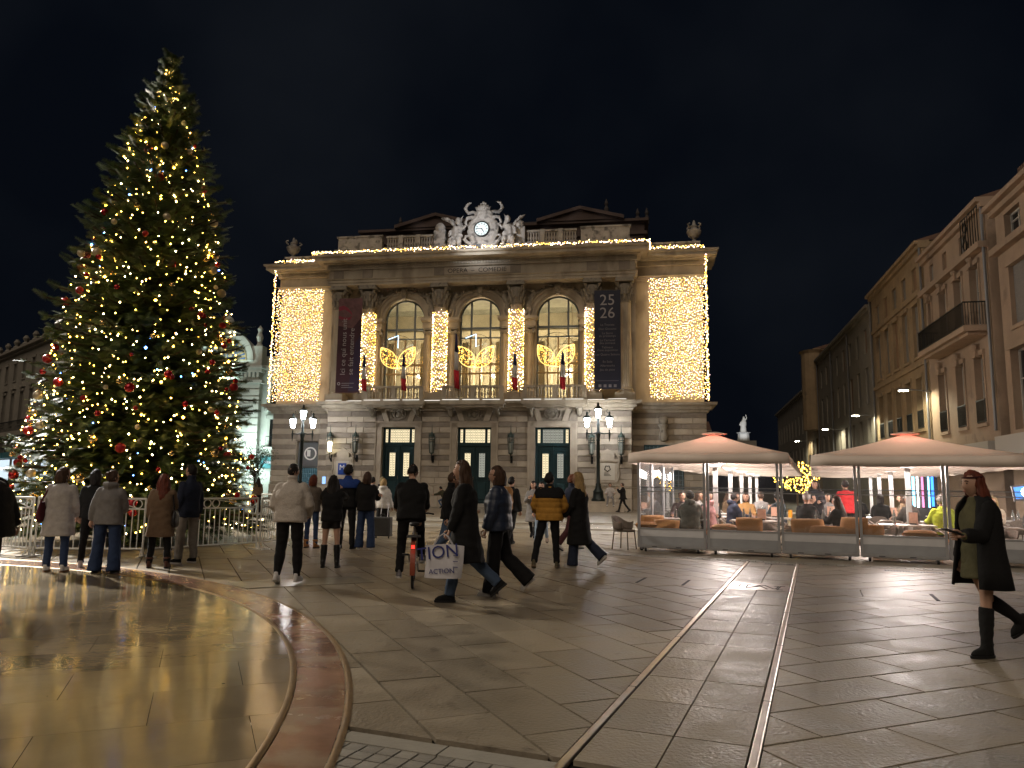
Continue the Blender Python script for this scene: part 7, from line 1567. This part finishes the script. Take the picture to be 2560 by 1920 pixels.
FAR = [((-8.9, 46.5), 10, 'person in grey hooded coat standing left of the left door', lgr, gry), ((-7.4, 44.5), -60, 'person in dark navy jacket in front of the left door', nav, blk), ((-8.0, 42), 150, 'person in black with dark hair left of the left door steps', blk, blk), ((-3.2, 46), 20, 'distant person in black near the middle door', blk, jean), ((-12.5, 38), 40, 'distant person in dark coat left of the lamp post', brn, blk), ((-14.8, 40), -20, 'distant person in dark coat beside the olive tree', blk, blk), ((3.0, 38), -20, 'distant person in maroon jacket in front of the right door', mar, blk), ((-2.6, 40), 160, 'distant person in blue jeans carrying a yellow bag', nav, jlt)]
for p_, ya, lb, t_c, b_c in FAR: person(lb, p_, ya, random.uniform(1.64, 1.8), random.choice([WALK, STAND, WALK2]), tc=t_c, tfat=.05, bc=b_c, shoe=blk, hair=random.choice(['short', 'bob', 'long']), hc=random.choice([hdb, hbr]), vox=.03, faces=False)
# --- right: woman with phone
A30 = person('woman with auburn hair in open black coat, short green dress and black knee boots', (4.42, 7.3), 96, 1.66, dict(L=(6, 2, 2, 0), Rr=(-20, 38, 2, 40)), (26, 6, 64, -10), (-2, 10, 8, 0), 0, (0, -4), tc=grn, top='dress', tlen=.1, tfat=.012, bot='skirt', bc=grn, shoe=cl('suede', (.008, .008, .008), .95), boots=.92, hair='long', hc=hre, build=1.06)
root, J, sh, HM, UM, k = A30
b = MB(); b.M = UM        # open coat: back and sides only
vs = []; fs = []; n = 22
for z_, rx, ry in ((.62, .28, .2), (.8, .25, .185), (1.0, .22, .16), (1.2, .21, .155), (1.36, .205, .14), (1.44, .165, .1), (1.5, .09, .08)):
    for j in range(n+1): a = R(125+290*j/n); vs.append((rx*k*1.12*math.cos(a), ry*k*math.sin(a)-.015, z_*k))
for i in range(6):
    for j in range(n): fs.append((i*(n+1)+j, i*(n+1)+j+1, (i+1)*(n+1)+j+1, (i+1)*(n+1)+j))
b.add(vs, fs); co = b.build('coat', blk, root, 2); sd = co.modifiers.new('s', 'SOLIDIFY'); sd.thickness = .02; sd.offset = 1
b = MB()
for n_ in 'LR': S0, E, Wr, fd = sh[n_]; b.tube([S0, S0.lerp(E, .5), E, E.lerp(Wr, .5), Wr-fd*.02], [.086*k, .086*k, .082*k, .076*k, .068*k], 11); b.ball(tuple(S0), .086*k, 10, 7)
fuse(b, 'sleeves', blk, co, .016, .01)
b = MB(); b.M = HM; b.tube([(.076*math.cos(a)*k, -.006+.088*math.sin(a)*k, .066*k) for a in [i*.3307 for i in range(20)]], .008*k, 7); b.build('headband', cl('headband', (.05, .01, .012)), root)
S0, E, Wr, fd = sh['L']; M_ = root.matrix_basis; wp = Matrix.Translation(root.location) @ Matrix.Rotation(R(96), 4, 'Z') @ (Wr+fd*.09*k)
ph2 = thing('phone', 'dark phone in the hand of the woman in the green dress', 'phone', tuple(wp+Vector((-.03, 0, .035))), R(96)); b = MB(); b.M = Matrix.Rotation(R(18), 4, 'X'); b.box(-.037, .037, -.09, .09, 0, .011); b.build('body', 'rubber', ph2)
# --- shopping bag
root, J, sh, HM, UM, k = A17
ab = thing('shopping_bag', 'white shopping bag with blue lettering in the hand of the long black coat', 'bag', (-.84, 9.82, 0), R(-6))
b = MB(); n1, n2 = 14, 10
def bagpt(u, v, s): # u across, v up
    wv = .008*math.sin(u*7+v*5)+.006*math.sin(v*11+u*3); th = .075*(1-u**4)*(1-.55*v)*s; return (u*.235*(1+.06*v)+.02*math.sin(v*2), th+wv*.8, .33+v*.42-.02*abs(u)*v)
vs = []; fs = []
for s in (-1, 1):
    for i in range(n1+1):
        for j in range(n2+1): vs.append(bagpt(i/n1*2-1, j/n2, s))
m_ = (n1+1)*(n2+1)
for q in (0, 1):
    for i in range(n1):
        for j in range(n2): a = q*m_+i*(n2+1)+j; f = (a, a+n2+1, a+n2+2, a+1); fs.append(f if not q else f[::-1])
for i in range(n1): a = i*(n2+1); fs.append((a, m_+a, m_+a+n2+1, a+n2+1))
for e in (0, n1):
    for j in range(n2): a = e*(n2+1)+j; fs.append((a, a+1, m_+a+1, m_+a))
b.add(vs, fs); bgo = b.build('bag_body', mat('bag_white', (.62, .61, .64), .45, nscale=5, namt=.12, bump=.4, bscale=8), ab, True)
mat('bag_blue', (.012, .02, .16), .5)
for s, sz, x, z, sx, ry in (('TION', .22, -.06, .645, 1.0, 8), ('ACTION', .085, .0, .42, 1.0, 4)): text_obj('lettering', s, sz, 'bag_blue', ab, (x, -.088 if z < .5 else -.062, z), (R(83 if z > .5 else 88), R(-ry), 0), .003, sx=sx)
for i in range(3): MB().box(.14, .2, -.075, -.07, .47+i*.07, .478+i*.07).build('small_print', 'bag_blue', ab)
for s in (-1, 1): MB().tube([(-.12, s*.02, .74), (-.06, s*.015, .84), (.0, .0, .88), (.06, s*.015, .84), (.12, s*.02, .74)], .009, 6).build('handle', 'bag_white', ab)
# --- terrace guests
def guest(lx, ly, yaw, lab, **kw):
    p = tw(lx, ly); d = dict(legs=SIT, seat=.47, armL=(30, 12, 60, 20), armR=(30, 12, 60, 20), vox=.024, groupn='guests on the terrace', bc=blk, shoe=blk, lean=6, tfat=.045); d.update(kw); person(lab, p, math.degrees(TT)+yaw, **d)
guest(.75, 1.95, 180, 'bearded guest in dark jacket with patterned scarf facing us, left end of terrace', tc=cl('plum', (.06, .04, .04)), hair='short', hc=hdb, h=1.76, build=1.1)
guest(1.12, .72, 4, 'guest in grey-green hooded jacket with his back to us', tc=cl('hood_grey', (.085, .09, .075)), hair='short', hc=hdb, hood=True, h=1.78, build=1.15)
guest(1.5, 1.35, 75, 'guest in pink hoodie seen in profile', tc=pnk, hair='crop', hc=hdb, hood=True, h=1.72, build=1.05, head=(15, 0))
guest(1.4, 2.1, 190, 'guest with beard in black beside the pink hoodie', tc=blk, hair='short', hc=hdb, h=1.74)
guest(1.95, 2.2, -70, 'guest in navy hooded jacket right of the pink hoodie', tc=nav, hair='short', hc=hdb, hood=True, h=1.74)
guest(2.2, 3.5, 180, 'guest in tan coat behind the first parasol pole', tc=cl('camel', (.36, .2, .07)), hair='bob', hc=hbr)
guest(3.0, 4.6, 40, 'guest with dark curly hair in dark fleece near the middle poles', tc=cl('petrol', (.03, .045, .055)), hair='curly', hc=hdb, h=1.72)
guest(3.75, 2.8, -80, 'guest in black jacket left of the white beanie', tc=blk, hair='short', hc=hdb)
guest(3.72, 1.6, -10, 'guest in black with a white beanie', tc=blk, hair='beanie', hc=cl('beanie', (.5, .45, .42)), h=1.74)
guest(3.95, 4.4, 170, 'guest with dark hair standing out behind the white beanie', tc=cl('coal', (.03, .03, .035)), hair='long', hc=hdb, legs=STAND, seat=0)
guest(4.7, 4.2, 10, 'waiter in bright red jacket standing among the tables', tc=redc, hair='short', hc=hdb, legs=STAND, seat=0, tfat=.06)
guest(4.45, .8, 62, 'guest with long brown hair in black seated near the front', tc=blk, hair='long', hc=hbr, h=1.66)
guest(6.1, 2.9, 35, 'guest in dark coat with a pale cap', tc=cl('coatdk', (.04, .035, .03)), hair='cap', hc=cl('capgrey', (.36, .33, .3)), h=1.76)
guest(6.62, 1.75, 15, 'guest in yellow high-visibility vest with grey hair', tc=hiv, hair='short', hc=hgr, h=1.76, build=1.1)
guest(7.25, 2.4, -160, 'guest in navy jacket right of the high-visibility vest', tc=nav, hair='short', hc=hdb)
guest(8.35, 1.5, 175, 'guest in dark jacket with black hair at the right edge', tc=cl('dk', (.03, .03, .03)), hair='short', hc=hdb, build=1.1)
guest(7.9, 3.2, 150, 'guest with fair hair at the right edge behind the screen', tc=cl('beige', (.4, .33, .25)), hair='bob', hc=hbl)
for i, (x, y) in enumerate(((.6, 5.5), (2.4, 6.4), (4.3, 6.6), (5.6, 5.4), (7.0, 5.0), (2.9, 8.4), (5.2, 8.6), (6.4, 7.6), (1.2, 8.0), (3.9, 9.5))): guest(x, y, random.choice([0, 90, 180, -90])+random.uniform(-20, 20), ['first', 'second', 'third', 'fourth', 'fifth', 'sixth', 'seventh', 'eighth', 'ninth', 'tenth'][i]+' small seated guest in the back rows of the terrace', tc=random.choice([blk, nav, brn, gry]), hair=random.choice(['short', 'long', 'bob']), hc=random.choice([hdb, hbr]), vox=.034, faces=False)
bpy.data.scenes.remove(TMP)
